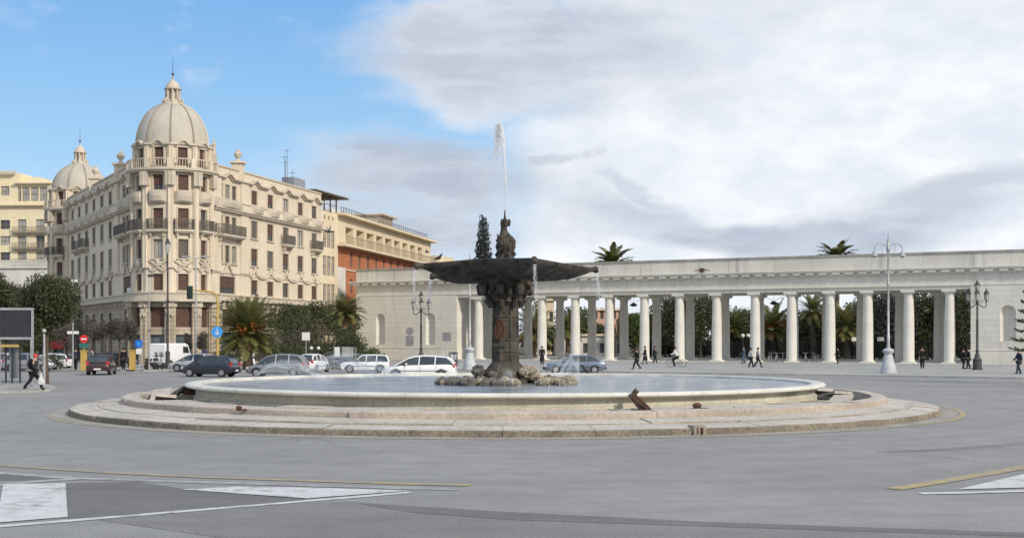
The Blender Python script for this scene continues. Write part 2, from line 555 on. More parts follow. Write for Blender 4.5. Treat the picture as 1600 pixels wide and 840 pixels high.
M['mark_white'] = worn('worn_white_paint', (0.60, 0.60, 0.59), 0.44)
M['mark_white_old'] = worn('scuffed_white_paint', (0.43, 0.43, 0.42), 0.52)
M['mark_yellow'] = worn('worn_yellow_paint', (0.45, 0.35, 0.17), 0.50)
M['mark_yellow_old'] = worn('faded_yellow_paint', (0.42, 0.33, 0.20), 0.52)


def leafmat(name, ca, cb, cc):
    m = bpy.data.materials.new(name)
    m.use_nodes = True
    t = m.node_tree
    t.nodes.clear()
    g = NT(t)
    at = g.n('ShaderNodeAttribute')
    at.attribute_name = 'rnd'
    tc = g.n('ShaderNodeTexCoord')
    n = g.noise(tc.outputs['Object'], 0.9, 3, 0.6)
    c = g.mix(at.outputs['Fac'], ca, cb)
    c = g.mix(g.ss(n, 0.4, 0.7, 0.0, 0.6), c, cc)
    bs = g.n('ShaderNodeBsdfPrincipled')
    g.put(bs.inputs['Base Color'], c)
    bs.inputs['Roughness'].default_value = 0.6
    bs.inputs['Specular IOR Level'].default_value = 0.25
    tr = g.n('ShaderNodeBsdfTranslucent')
    g.put(tr.inputs[0], c)
    mx = g.n('ShaderNodeMixShader')
    mx.inputs[0].default_value = 0.25
    g.put(mx.inputs[1], bs.outputs[0])
    g.put(mx.inputs[2], tr.outputs[0])
    out = g.n('ShaderNodeOutputMaterial')
    g.put(out.inputs[0], mx.outputs[0])
    return m


M['leaf_oak'] = leafmat('evergreen_leaves', (0.050, 0.060, 0.028), (0.13, 0.135, 0.07), (0.075, 0.070, 0.040))
M['leaf_dark'] = leafmat('dark_leaves', (0.038, 0.050, 0.024), (0.105, 0.12, 0.050), (0.055, 0.062, 0.030))
M['leaf_green'] = leafmat('green_leaves', (0.050, 0.075, 0.022), (0.12, 0.15, 0.045), (0.06, 0.08, 0.03))
M['leaf_grey'] = leafmat('grey_leaves', (0.075, 0.070, 0.060), (0.14, 0.125, 0.11), (0.09, 0.07, 0.07))
M['leaf_dry'] = leafmat('dry_twigs', (0.13, 0.10, 0.075), (0.20, 0.16, 0.12), (0.12, 0.09, 0.08))
M['leaf_conifer'] = leafmat('conifer_needles', (0.045, 0.055, 0.055), (0.10, 0.11, 0.11), (0.06, 0.07, 0.07))
M['palm'] = leafmat('palm_leaves', (0.09, 0.105, 0.035), (0.22, 0.22, 0.075), (0.15, 0.14, 0.05))
M['palm_dry'] = leafmat('dry_palm_leaves', (0.20, 0.12, 0.05), (0.30, 0.20, 0.09), (0.18, 0.12, 0.06))
M['palm_fruit'] = mat('date_stalks', (0.50, 0.16, 0.03), (0.35, 0.12, 0.03), 4.0, 0.8)
M['bark'] = mat('bark', (0.13, 0.10, 0.075), (0.07, 0.055, 0.042), 4.0, 0.95, stretch=(1, 1, 0.3), bump=0.02)
M['skin'] = mat('skin', (0.45, 0.27, 0.19), (0.42, 0.25, 0.175), 3.0, 0.6)
M['hair_dark'] = mat('dark_hair', (0.02, 0.015, 0.012), (0.03, 0.022, 0.018), 10, 0.7)
M['hair_white'] = mat('white_hair', (0.62, 0.61, 0.60), (0.55, 0.54, 0.53), 10, 0.7)


def cloth(name, c):
    return mat(name, c, tuple(q * 0.75 for q in c), 6.0, 0.9, fine=0.15)


M['c_black'] = cloth('black_cloth', (0.018, 0.018, 0.020))
M['c_green'] = cloth('dark_green_cloth', (0.022, 0.034, 0.032))
M['c_navy'] = cloth('navy_cloth', (0.03, 0.04, 0.065))
M['c_red'] = cloth('red_cloth', (0.60, 0.055, 0.065))
M['c_white'] = cloth('white_cloth', (0.68, 0.68, 0.67))
M['c_grey'] = cloth('grey_cloth', (0.24, 0.24, 0.25))
M['c_jean'] = cloth('denim', (0.09, 0.12, 0.18))
M['c_lav'] = cloth('lilac_cloth', (0.28, 0.26, 0.36))
M['sign_blue'] = mat('blue_sign', (0.02, 0.16, 0.62), (0.02, 0.14, 0.55), 4, 0.4)
M['sign_azure'] = mat('azure_sign', (0.06, 0.30, 0.72), (0.05, 0.27, 0.66), 4, 0.4)
M['sign_red'] = mat('red_sign', (0.62, 0.035, 0.03), (0.55, 0.03, 0.03), 4, 0.4)
M['sign_teal'] = mat('green_sign', (0.03, 0.16, 0.13), (0.03, 0.13, 0.11), 4, 0.4)
M['sign_white'] = mat('white_sign', (0.70, 0.70, 0.68), (0.64, 0.64, 0.62), 4, 0.5)
M['sign_back'] = mat('sign_back', (0.20, 0.195, 0.20), (0.16, 0.155, 0.16), 4, 0.5)
M['yellow_pole'] = mat('ochre_painted_steel', (0.50, 0.34, 0.10), (0.42, 0.28, 0.08), 4, 0.6)
M['screen'] = mat('dark_led_panel', (0.040, 0.036, 0.042), (0.030, 0.027, 0.032), 3, 0.5)
M['awning_red'] = mat('red_awning', (0.45, 0.045, 0.035), (0.36, 0.035, 0.03), 3, 0.8)
M['awning_blue'] = mat('blue_fascia', (0.03, 0.07, 0.19), (0.025, 0.055, 0.15), 3, 0.6)
M['shop'] = mat('shop_glass', (0.13, 0.16, 0.17), (0.06, 0.07, 0.075), 0.8, 0.2, spec=0.5)
M['green_box'] = mat('signal_green', (0.02, 0.06, 0.035), (0.015, 0.045, 0.03), 3, 0.5)
M['water_fine'] = None


def water_mat():
    m = bpy.data.materials.new('pool_water')
    m.use_nodes = True
    t = m.node_tree
    t.nodes.clear()
    g = NT(t)
    tc = g.n('ShaderNodeTexCoord')
    co = tc.outputs['Object']
    bs = g.n('ShaderNodeBsdfPrincipled')
    n = g.noise(g.map(co, (0.6, 1.6, 1)), 0.9, 7, 0.68)
    g.put(bs.inputs['Base Color'], g.mix(g.ss(n, 0.38, 0.62), (0.13, 0.17, 0.215), (0.34, 0.365, 0.39)))
    bs.inputs['Roughness'].default_value = 0.16
    bs.inputs['IOR'].default_value = 1.33
    bn = g.n('ShaderNodeBump')
    bn.inputs['Strength'].default_value = 1.0
    bn.inputs['Distance'].default_value = 0.06
    h = g.m('ADD', g.noise(g.map(co, (1, 1.0, 1)), 3.4, 4, 0.6), g.m('MULTIPLY', g.noise(co, 9.0, 2, 0.5), 0.35))
    g.put(bn.inputs['Height'], h)
    g.put(bs.inputs['Normal'], bn.outputs[0])
    out = g.n('ShaderNodeOutputMaterial')
    g.put(out.inputs[0], bs.outputs[0])
    return m


def spray_mat(name, alpha, c=(0.93, 0.94, 0.96)):
    m = bpy.data.materials.new(name)
    m.use_nodes = True
    t = m.node_tree
    t.nodes.clear()
    g = NT(t)
    tc = g.n('ShaderNodeTexCoord')
    n = g.noise(g.map(tc.outputs['Object'], (1, 1, 0.6)), 5.0, 4, 0.7)
    tr = g.n('ShaderNodeBsdfTransparent')
    df = g.n('ShaderNodeBsdfDiffuse')
    df.inputs[0].default_value = c + (1,)
    tl = g.n('ShaderNodeBsdfTranslucent')
    tl.inputs[0].default_value = c + (1,)
    a = g.n('ShaderNodeAddShader')
    m1 = g.n('ShaderNodeMixShader')
    m1.inputs[0].default_value = 0.5
    g.put(m1.inputs[1], df.outputs[0])
    g.put(m1.inputs[2], tl.outputs[0])
    m2 = g.n('ShaderNodeMixShader')
    g.put(m2.inputs[0], g.m('MULTIPLY', g.ss(n, 0.3, 0.7, 0.4, 1.0), alpha))
    g.put(m2.inputs[1], tr.outputs[0])
    g.put(m2.inputs[2], m1.outputs[0])
    out = g.n('ShaderNodeOutputMaterial')
    g.put(out.inputs[0], m2.outputs[0])
    return m


M['water'] = water_mat()
M['jet'] = spray_mat('jet_water', 0.8)
M['drop'] = spray_mat('water_drops', 0.10)
M['veil'] = spray_mat('thin_spray', 0.065)
M['mist'] = spray_mat('jet_mist', 0.16)
# ---------------------------------------------------------------- the setting
def sheet(name, poly, z, m, thick=None, kind='structure', label=None):
    b = MB()
    if thick is None:
        b.face([(p[0], p[1], z) for p in poly])
    else:
        b.prism(poly, z - thick, z)
    o = b.build(name, m)
    tag(o, kind=kind, label=label)
    return o


def ccw(poly):
    a = sum(poly[i][0] * poly[(i + 1) % len(poly)][1] - poly[(i + 1) % len(poly)][0] * poly[i][1] for i in range(len(poly)))
    return poly if a > 0 else poly[::-1]


def pxpoly(pts, z=0.0):
    return ccw([tuple(G(x, y, z)[:2]) for x, y in pts])


def pxline(pts, w, z=0.0, sub=8):
    """a strip of real width w along the ground through the points"""
    q = [G(x, y, z) for x, y in pts]
    L, Rr = [], []
    for i, p in enumerate(q):
        t = q[min(i + 1, len(q) - 1)] - q[max(i - 1, 0)]
        n = Vector((-t.y, t.x, 0)).normalized() * (w / 2)
        L.append(p + n)
        Rr.append(p - n)
    return ccw([tuple(p[:2]) for p in L + Rr[::-1]])


def strip(name, pts, w, z, m):
    q = [G(x, y, z) for x, y in pts]
    rows = [[], []]
    for i, p in enumerate(q):
        t = q[min(i + 1, len(q) - 1)] - q[max(i - 1, 0)]
        n = Vector((-t.y, t.x, 0)).normalized() * (w / 2)
        if n.y < 0:
            n = -n
        rows[0].append(p - n)
        rows[1].append(p + n)
    b = MB()
    b.grid(rows, flip=rows[0][-1].x < rows[0][0].x)
    tag(b.build(name, m), kind='structure')


b = MB()
b.face([(-1500, -60, 0), (1500, -60, 0), (1500, 3000, 0), (-1500, 3000, 0)])
tag(b.build('road', M['asphalt']), kind='structure')
sheet('road_patch', pxpoly([(104, 754), (215, 752), (285, 763), (480, 780), (106, 811)]), 0.004, M['asphalt_dark'])
sheet('road_patch', pxpoly([(-40, 741), (40, 740), (120, 745), (60, 749), (-40, 752)]), 0.004, M['asphalt_dark'])
sheet('road_patch', pxpoly([(155, 812), (480, 785), (540, 783), (800, 800), (1100, 815), (1600, 832), (1700, 838), (1700, 900), (900, 900), (360, 842)]), 0.004, M['asphalt_mid'])
sheet('road_patch', pxpoly([(560, 786), (800, 800), (1100, 815), (1600, 832), (1600, 838), (1100, 822), (800, 812), (640, 800)]), 0.008, M['asphalt_dark'])
strip('road_patch', [(1380, 706), (1500, 700), (1620, 690)], .5, .003, M['asphalt_mid'])
for i, (pts, w, m) in enumerate([
    ([(-60, 735), (0, 738), (110, 746), (300, 752), (500, 758), (600, 761), (715, 764)], 0.30, 'mark_white_old'),
    ([(-60, 762), (0, 757), (60, 751), (140, 746)], 0.30, 'mark_white_old'),
    ([(-60, 830), (0, 821), (100, 813), (270, 799), (450, 784), (560, 775), (640, 768)], 0.24, 'mark_white'),
    ([(-60, 722), (0, 726), (100, 733), (200, 739), (330, 745), (480, 750), (600, 754)], 0.26, 'mark_yellow_old'),
    ([(560, 752.5), (640, 755), (735, 757)], 0.30, 'mark_yellow'),
    ([(1397, 763), (1480, 750), (1560, 736), (1660, 718)], 0.34, 'mark_yellow'),
    ([(1437, 770), (1520, 768.5), (1700, 763)], 0.26, 'mark_white'),
    ([(1440, 603), (1600, 602)], 0.5, 'mark_white_old')]):
    strip('road_marking', pts, w, 0.0090 + 0.0006 * i, M[m])
for i, (p, m) in enumerate([
    (pxpoly([(5, 757), (102, 755), (106, 808), (-6, 817)]), 'mark_white'),
    (pxpoly([(283, 765), (370, 760.5), (500, 762.5), (640, 767), (480, 779)]), 'mark_white'),
    (pxpoly([(1495, 765), (1600, 741), (1700, 718), (1700, 759), (1600, 762)]), 'mark_white')]):
    sheet('road_marking', p, 0.0142 + 0.0006 * i, M[m])
# yellow edge line that follows the kerb of the fountain
FC = Vector((-0.25, 52.4, 0))


def arc_strip(r0, r1, a0, a1, n=60):
    o = [(FC.x + r1 * math.cos(a0 + (a1 - a0) * i / n), FC.y + r1 * math.sin(a0 + (a1 - a0) * i / n)) for i in range(n + 1)]
    q = [(FC.x + r0 * math.cos(a0 + (a1 - a0) * i / n), FC.y + r0 * math.sin(a0 + (a1 - a0) * i / n)) for i in range(n + 1)]
    return o, q


for a0, a1, m, zz in ((R(200), R(318), 'mark_yellow_old', 0.008), (R(318), R(368), 'mark_yellow', 0.009)):
    o, q = arc_strip(16.75, 16.95, a0, a1)
    b = MB()
    b.grid([[(x, y, zz) for x, y in q], [(x, y, zz) for x, y in o]], flip=True)
    tag(b.build('road_marking', M[m]), kind='structure')
o, q = arc_strip(16.1, 16.7, 0, 2 * math.pi, 120)
b = MB()
b.grid([[(x, y, 0.005) for x, y in q], [(x, y, 0.005) for x, y in o]], flip=True)
tag(b.build('gutter', mat('dusty_gutter', (0.36, 0.33, 0.28), (0.26, 0.245, 0.22), 0.8, 0.9, fine=0.4)), kind='structure')

# raised pavements, each a slab of paving behind a kerb
def pavement(name, poly, h=0.12):
    poly = ccw(poly)
    b = MB()
    b.cur = 1
    b.prism(poly, 0.0, h - 0.004)
    cx = sum(p[0] for p in poly) / len(poly)
    cy = sum(p[1] for p in poly) / len(poly)
    b.cur = 0
    ins = []
    for p in poly:
        d = Vector((cx - p[0], cy - p[1]))
        l = d.length
        ins.append((p[0] + d.x / l * 0.35, p[1] + d.y / l * 0.35))
    b.face([(p[0], p[1], h) for p in ins])
    tag(b.build(name, [M['sidewalk'], M['kerb']]), kind='structure')


pavement('forecourt', [tuple(P(700, 108)[:2]), tuple(P(950, 102)[:2]), tuple(P(1290, 94)[:2]), tuple(P(1600, 87)[:2]), (62, 84), (110, 84), (110, 140), (40, 172), (-6, 196), (-10, 165)])
pavement('park_ground', [tuple(P(335, 104)[:2]), tuple(P(500, 112)[:2]), tuple(P(640, 117)[:2]), (-13, 150), (-15, 166), (-19, 190), (-17, 250), (-21, 250), (-26, 150)], 0.11)
pavement('hotel_pavement', [tuple(P(-60, 112)[:2]), tuple(P(120, 109)[:2]), tuple(P(225, 107)[:2]), tuple(P(310, 109)[:2]), (-27, 127), (-29, 132), (-33, 150), (-75, 150), (-75, 120)], 0.13)
pavement('traffic_island', [tuple(P(-200, 64)[:2]), tuple(P(30, 65)[:2]), tuple(P(78, 67)[:2]), tuple(P(90, 70)[:2]), tuple(P(70, 76)[:2]), tuple(P(-200, 78)[:2])], 0.12)
sheet('garden_soil', ccw([(-12, 168), (-14, 330), (150, 330), (150, 140), (62, 132), (30, 158), (14, 168)]), 0.02, mat('garden_soil', (0.10, 0.085, 0.06), (0.07, 0.075, 0.04), 0.2, 0.95))

# ---------------------------------------------------------------- the fountain
fo = thing('fountain', 'great round stone fountain with a dark bronze bowl on a tall pedestal', 'fountain', FC)
rng = random.Random(3)


def ring_blocks(r0, r1, z0, z1a, z1b, n, jr=0.03, jz=0.015, gap=0.012, skip=(), sub=3):
    """a ring of separate stone blocks; z1a at the inner edge, z1b at the outer edge"""
    b = MB()
    for i in range(n):
        if i in skip:
            continue
        a0 = 2 * math.pi * i / n + gap / r1
        a1 = 2 * math.pi * (i + 1) / n - gap / r1
        dr = rng.uniform(-jr, jr)
        dz = rng.uniform(-jz, jz)
        tl = rng.uniform(-jz, jz)
        rows = []
        for k in range(sub + 1):
            a = a0 + (a1 - a0) * k / sub
            zz = dz + tl * (k / sub - 0.5)
            c, s = math.cos(a), math.sin(a)
            ro = r1 + dr
            rows.append([(r0 * c, r0 * s, z0), (r0 * c, r0 * s, z1a + zz), ((ro - 0.04) * c, (ro - 0.04) * s, z1b + zz), (ro * c, ro * s, z1b + zz - 0.035), (ro * c, ro * s, z0)])
        for k in range(len(rows) - 1):
            for j in range(4):
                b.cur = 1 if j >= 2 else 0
                b.face([rows[k][j], rows[k][j + 1], rows[k + 1][j + 1], rows[k + 1][j]])
        b.cur = 1
        b.face(rows[0])
        b.face(rows[-1][::-1])
    return b


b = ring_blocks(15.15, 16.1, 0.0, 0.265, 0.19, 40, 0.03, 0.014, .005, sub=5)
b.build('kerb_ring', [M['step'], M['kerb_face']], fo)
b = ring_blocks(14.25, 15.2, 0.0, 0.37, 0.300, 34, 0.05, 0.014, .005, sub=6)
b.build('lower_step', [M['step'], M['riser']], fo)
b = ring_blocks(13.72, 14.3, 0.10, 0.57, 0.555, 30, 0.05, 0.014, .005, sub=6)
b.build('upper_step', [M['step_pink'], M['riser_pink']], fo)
b = MB()
b.lathe([(11.3, 0.20), (13.9, 0.16)], n=96)
b.build('channel_floor', M['channel_shade'], fo)
# cover slabs over the channel; several have gone
N = 58
gone = set()
for i in range(N):
    ad = math.degrees(2 * math.pi * (i + 0.5) / N)
    if -27 < (ad if ad < 180 else ad - 360) < 17 or 322 < ad < 331 or 186 < ad < 204 or 296 < ad < 300:
        gone.add(i)
b = ring_blocks(11.55, 13.70, 0.32, 0.50, 0.515, N, 0.03, 0.022, skip=gone)
b.build('channel_cover', [M['step'], M['riser']], fo)
b = ring_blocks(12.3, 13.2, 0.50, 0.575, 0.565, 50, 0.08, 0.02, skip=set(range(50)) - {33, 34, 35, 40, 41, 42})
b.build('inner_step', [M['step'], M['riser_pink']], fo)
# loose, broken pieces in the open channel
for k, (ad, r, tilt, L_) in enumerate([(2, 13.0, .10, 1.7), (-19, 12.7, -.06, 2.2), (13, 13.1, .12, 1.5), (190, 13.0, .22, 2.0), (197, 12.8, -.18, 1.6), (326, 13.1, .07, 1.5)]):
    bb_ = MB()
    a = R(ad)
    Mx = Matrix.Translation((r * math.cos(a), r * math.sin(a), 0.48)) @ Matrix.Rotation(a + R(90), 4, 'Z') @ Matrix.Rotation(tilt, 4, 'Y') @ Matrix.Rotation(tilt * 0.6, 4, 'X')
    bb_.box((0, 0, 0), (L_, 0.7, 0.11), 0, Mx)
    o = bb_.build('broken_slab', M['step_pink'] if k % 2 else M['step'])
    o.location = FC
    side = ['resting in the open channel at the right of the fountain', 'nearest of the three in the open channel right of the fountain', 'farthest back in the open channel right of the fountain',
            'tilted up beside the left end of the basin', 'sunk in the channel at the left front of the basin', 'lying in the gap at the right front of the basin'][k]
    tag(o, 'broken stone slab ' + side, 'stone slab', 'loose slabs of the fountain channel')

# basin
ripple = lambda a, z: 1 + 0.0006 * math.sin(a * 37)
b = MB()
b.lathe([(11.80, 0.35), (11.80, 0.56), (11.72, 0.60), (11.70, 0.80), (11.82, 0.84), (11.84, 0.86)], n=160, fn=ripple)
b.build('basin_wall', M['basin_wall'], fo, smooth=True, angle=30)
b = MB()
b.lathe([(11.80, 0.845), (12.02, 0.865), (12.10, 0.90), (12.11, 0.955), (12.06, 0.995), (11.98, 1.01), (11.62, 1.01), (11.58, 0.99), (11.55, 0.80)], n=160, fn=ripple)
b.build('basin_rim', M['marble'], fo, smooth=True, angle=50)
b = MB()
rows = [[(r * math.cos(2 * math.pi * j / 120), r * math.sin(2 * math.pi * j / 120), 0.90) for j in range(120)] for r in (11.57, 6, 2, 0.05)]
b.grid(rows, closed=True)
w = b.build('water', M['water'], smooth=True)
w.location = FC
tag(w, kind='structure')

# pedestal
ped = MB()
def octa(r, z, rot=R(22.5), sq=1.0):
    return [(r * math.cos(rot + k * math.pi / 4), r * math.sin(rot + k * math.pi / 4), z) for k in range(8)]
PX_ = 0.06
rows = [octa(r, z) for r, z in ((0.92, .80), (0.90, 1.35), (.78, 1.5), (.70, 1.6), (.56, 1.75), (.54, 2.4), (.52, 3.0), (.50, 3.9), (.55, 3.95), (.60, 4.0), (.57, 4.06), (.55, 4.1))]
ped.grid(rows, closed=True)
for k in range(8):      # raised strips at the corners
    a = R(22.5) + k * math.pi / 4
    ped.tube([(0.54 * math.cos(a), 0.54 * math.sin(a), 1.8), (0.495 * math.cos(a), 0.495 * math.sin(a), 3.92)], 0.045, 6)
rings = [(2.15, .545), (3.5, .51), (2.60, .53)]
for z, r in rings:
    ped.grid([octa(r + .0, z - .05), octa(r + .05, z - .03), octa(r + .05, z + .03), octa(r + .0, z + .05)], closed=True)
ped.build('pedestal', M['bronze_stone'], fo)
# oval medallion on the face turned to the left front
md = MB()
ax = R(-90 - 24)
Mx = Matrix.Translation((0.50 * math.cos(ax), 0.50 * math.sin(ax), 2.97)) @ Matrix.Rotation(ax - R(90), 4, 'Z')
rows = []
for rr, d in ((1.0, 0.0), (1.0, -0.07), (0.86, -0.09), (0.80, -0.05), (0.4, -0.075), (0.02, -0.08)):
    rows.append([Mx @ Vector((rr * 0.22 * math.cos(t), -d, rr * 0.42 * math.sin(t))) for t in [2 * math.pi * k / 24 for k in range(24)]])
md.grid(rows, closed=True)
md.build('medallion', M['rust'], fo, smooth=True)
lt = MB()               # the small panel under it
lt.box((0, 0.05, 0), (0.5, 0.08, 0.14), 0, Matrix.Translation((0.50 * math.cos(ax), 0.50 * math.sin(ax), 2.40)) @ Matrix.Rotation(ax - R(90), 4, 'Z'))
lt.build('inscription_panel', M['bronze_stone'], fo)

# capital: scrolled leaves
cp = MB()
cp.lathe([(0.60, 4.05), (0.63, 4.2), (0.70, 4.45), (0.86, 4.75), (1.05, 4.98), (0.95, 5.1)], n=32, fn=lambda a, z: 1 + 0.06 * math.cos(8 * a))
for k in range(8):
    a = R(10) + k * math.pi / 4
    pts, rad = [], []
    for i in range(14):
        t = i / 13
        if t < 0.55:
            u = t / 0.55
            r, z = 0.62 + 0.30 * u ** 1.8, 4.08 + 0.50 * u
        else:
            u = (t - 0.55) / 0.45
            w_ = -R(90) + u * R(300)
            r, z = 0.92 + 0.0 + 0.13 * math.cos(w_ + R(180)) * (1 - .5 * u) + 0.05, 4.58 + 0.13 * math.sin(-w_) * (1 - .5 * u) - 0.13
        pts.append((r * math.cos(a), r * math.sin(a), z))
        rad.append(0.14 - 0.07 * t)
    cp.tube(pts, rad, 8)
    a2 = a + math.pi / 8
    cp.tube([(0.58 * math.cos(a2), 0.58 * math.sin(a2), 3.85), (0.72 * math.cos(a2), 0.72 * math.sin(a2), 4.15), (0.80 * math.cos(a2), 0.80 * math.sin(a2), 4.10), (0.74 * math.cos(a2), 0.74 * math.sin(a2), 4.0)], [.10, .12, .08, .04], 7)
    # big volutes just below the bowl
    cp.tube([(0.85 * math.cos(a2), 0.85 * math.sin(a2), 4.85), (1.02 * math.cos(a2), 1.02 * math.sin(a2), 4.62), (1.0 * math.cos(a2), 1.0 * math.sin(a2), 4.42), (0.84 * math.cos(a2), 0.84 * math.sin(a2), 4.40)], [.12, .17, .16, .08], 8)
cp.build('capital', M['bronze'], fo, smooth=True)

# the bowl: a shell drawn out into five points, like hung cloth
tips = [  # local x, y, z of the points
    (1.02, -3.9, 5.55), (3.45, 1.1, 5.46), (0.9, 4.0, 5.5), (-2.80, 1.2, 5.20), (-3.28, -0.7, 5.52)]
TA = [math.atan2(t[1], t[0]) for t in tips]
TR = [math.hypot(t[0], t[1]) for t in tips]
TZ = [t[2] for t in tips]
order = sorted(range(5), key=lambda i: TA[i])
TA, TR, TZ = [TA[i] for i in order], [TR[i] for i in order], [TZ[i] for i in order]


def rim(a):
    for i in range(5):
        a0, a1 = TA[i], TA[(i + 1) % 5]
        if a1 <= a0:
            a1 += 2 * math.pi
        for aa in (a, a + 2 * math.pi, a - 2 * math.pi):
            if a0 <= aa <= a1:
                t = (aa - a0) / (a1 - a0)
                p0 = Vector((TR[i] * math.cos(a0), TR[i] * math.sin(a0)))
                j = (i + 1) % 5
                p1 = Vector((TR[j] * math.cos(a1), TR[j] * math.sin(a1)))
                # straight chord, sagging inwards
                d = Vector((math.cos(aa), math.sin(aa)))
                e = p1 - p0
                den = d.x * e.y - d.y * e.x
                rr = (p0.x * e.y - p0.y * e.x) / den
                rr *= 1 - 0.27 * math.sin(math.pi * t) ** 0.9
                z = TZ[i] * (1 - t) + TZ[j] * t + 0.12 * math.sin(math.pi * t)
                tip = min(t, 1 - t)
                return rr, z, tip, (a1 - a0)
    return 2, 5.5, .5, 1


bw = MB()
NA = 200
outer, top = [], []
angs = sorted(set([2 * math.pi * j / NA - math.pi for j in range(NA)] + TA))
prof = [0.0, 0.06, 0.14, 0.25, 0.38, 0.52, 0.66, 0.80, 0.92, 1.0]
for u in prof:
    row = []
    for a in angs:
        rr, z, tip, span = rim(a)
        r0, z0 = 0.80, 4.84
        rad = r0 + (rr - r0) * u
        drape = 0.16 * math.sin(math.pi * u) * math.exp(-tip * 5.0)      # fold under each point hangs lower
        zz = z0 + (z - 0.16 - z0) * (u ** 0.84) - drape - 0.03 * math.sin(math.pi * u) + 0.035 * math.sin(a * 23 + u * 4) * math.sin(math.pi * u)
        row.append((rad * math.cos(a), rad * math.sin(a), zz))
    outer.append(row)
lipo, lipi, inn, inn2 = [], [], [], []
for a in angs:
    rr, z, tip, span = rim(a)
    lipo.append(((rr + .02) * math.cos(a), (rr + .02) * math.sin(a), z - 0.02))
    lipi.append(((rr - .10) * math.cos(a), (rr - .10) * math.sin(a), z))
    inn.append(((rr * .75) * math.cos(a), (rr * .75) * math.sin(a), z - 0.10))
    inn2.append((.05 * math.cos(a), .05 * math.sin(a), 5.62))
bw.grid(outer + [lipo, lipi, inn, inn2], closed=True)
bowl = bw.build('bowl', M['bronze'], fo, smooth=True, angle=60)
for i in range(5):      # small spout head on each point
    s_ = MB()
    d = Vector((math.cos(TA[i]), math.sin(TA[i]), 0))
    p = d * TR[i]
    s_.tube([p - d * .35 + Vector((0, 0, TZ[i] - .10)), p + Vector((0, 0, TZ[i] - .08)), p + d * .14 + Vector((0, 0, TZ[i] - .12)), p + d * .19 + Vector((0, 0, TZ[i] - .2))], [.08, .11, .12, .07], 8)
    s_.ball(p + d * .12 + Vector((0, 0, TZ[i] - .06)), .11, 8, 5)
    s_.build('spout', M['bronze'], fo, smooth=True)

# figure group on top of the bowl
st = MB()
def bump(a, z):
    return 1 + 0.10 * math.sin(3 * a + z * 5) + 0.06 * math.sin(7 * a - z * 9)
st.lathe([(0.50, 5.50), (0.46, 5.66), (0.34, 5.74), (0.29, 5.84), (0.27, 5.98)], n=28, fn=bump)
rows = []
for z, r, ox in ((5.95, .26, .0), (6.05, .27, .0), (6.2, .32, .02), (6.32, .35, .04), (6.44, .345, .04), (6.56, .28, .02), (6.68, .20, -.03), (6.80, .15, -.06), (6.90, .125, -.07), (6.98, .13, -.06), (7.08, .155, -.05), (7.18, .15, -.04), (7.26, .09, -.03), (7.30, .045, -.03), (7.45, .032, -.03), (7.62, .018, -.03)):
    rows.append([(ox + r * math.cos(t) * (1 + .05 * math.sin(4 * t + z * 8)), r * math.sin(t) * (1 + .05 * math.cos(3 * t)), z) for t in [2 * math.pi * k / 28 for k in range(28)]])
st.grid(rows, closed=True)
st.build('finial_body', M['bronze'], fo, smooth=True)
pu = MB()
for a, z0, s_ in ((R(185), 6.0, 1.0), (R(240), 6.15, .9), (R(300), 5.98, 1.0), (R(0), 6.02, .9), (R(90), 6.0, 1.), (R(150), 6.15, .9)):
    c, s = math.cos(a), math.sin(a)
    r_ = .25
    pu.tube([(r_ * c, r_ * s, z0), ((r_ + .06) * c, (r_ + .06) * s, z0 + .2 * s_), ((r_ + .04) * c, (r_ + .04) * s, z0 + .36 * s_)], [.07, .09, .06], 8)
    pu.ball(((r_ + .07) * c, (r_ + .07) * s, z0 + .44 * s_), .065, 9, 6)
    pu.tube([((r_ + .06) * c, (r_ + .06) * s, z0 + .32), ((r_ - .02) * c - .16 * s, (r_ - .02) * s + .16 * c, z0 + .38), ((r_ - .05) * c - .26 * s, (r_ - .05) * s + .26 * c, z0 + .52)], [.05, .04, .03], 6)
    pu.tube([(r_ * c, r_ * s, z0), ((r_ + .10) * c + .1 * s, (r_ + .10) * s - .1 * c, z0 - .12), (r_ * c + .12 * s, r_ * s - .12 * c, z0 - .28)], [.09, .07, .04], 6)
for k in range(3):
    a = R(30 + 120 * k)
    pu.tube([(.14 * math.cos(a), .14 * math.sin(a), 7.0), (.17 * math.cos(a), .17 * math.sin(a), 7.15), (.16 * math.cos(a), .16 * math.sin(a), 7.28)], [.05, .07, .04], 6)
pu.build('figure', M['bronze'], fo, smooth=True)

# rocks heaped round the foot of the pedestal
def rock(c, r, m, seed, flat=0.75):
    q = random.Random(seed)
    b = MB()
    n, k = 9, 6
    off = [(q.uniform(0, 6), q.uniform(0, 6), q.uniform(.08, .2)) for _ in range(4)]
    rows = []
    sx, sy, sz = q.uniform(.8, 1.35), q.uniform(.8, 1.1), q.uniform(.6, .9) * flat / .75
    rot = q.uniform(0, 6)
    for i in range(k + 1):
        ph = -math.pi / 2 + math.pi * i / k
        row = []
        for j in range(n):
            t = 2 * math.pi * j / n + rot
            d = 1 + sum(o[2] * math.sin(t * (2 + w) + o[0]) * math.cos(ph * (2 + w) + o[1]) for w, o in enumerate(off))
            row.append((sx * r * d * math.cos(ph) * math.cos(t), sy * r * d * math.cos(ph) * math.sin(t), sz * r * d * math.sin(ph)))
        rows.append(row)
    b.grid(rows, closed=True)
    o = b.build('rock', m)
    o.location = Vector(c)
    return o


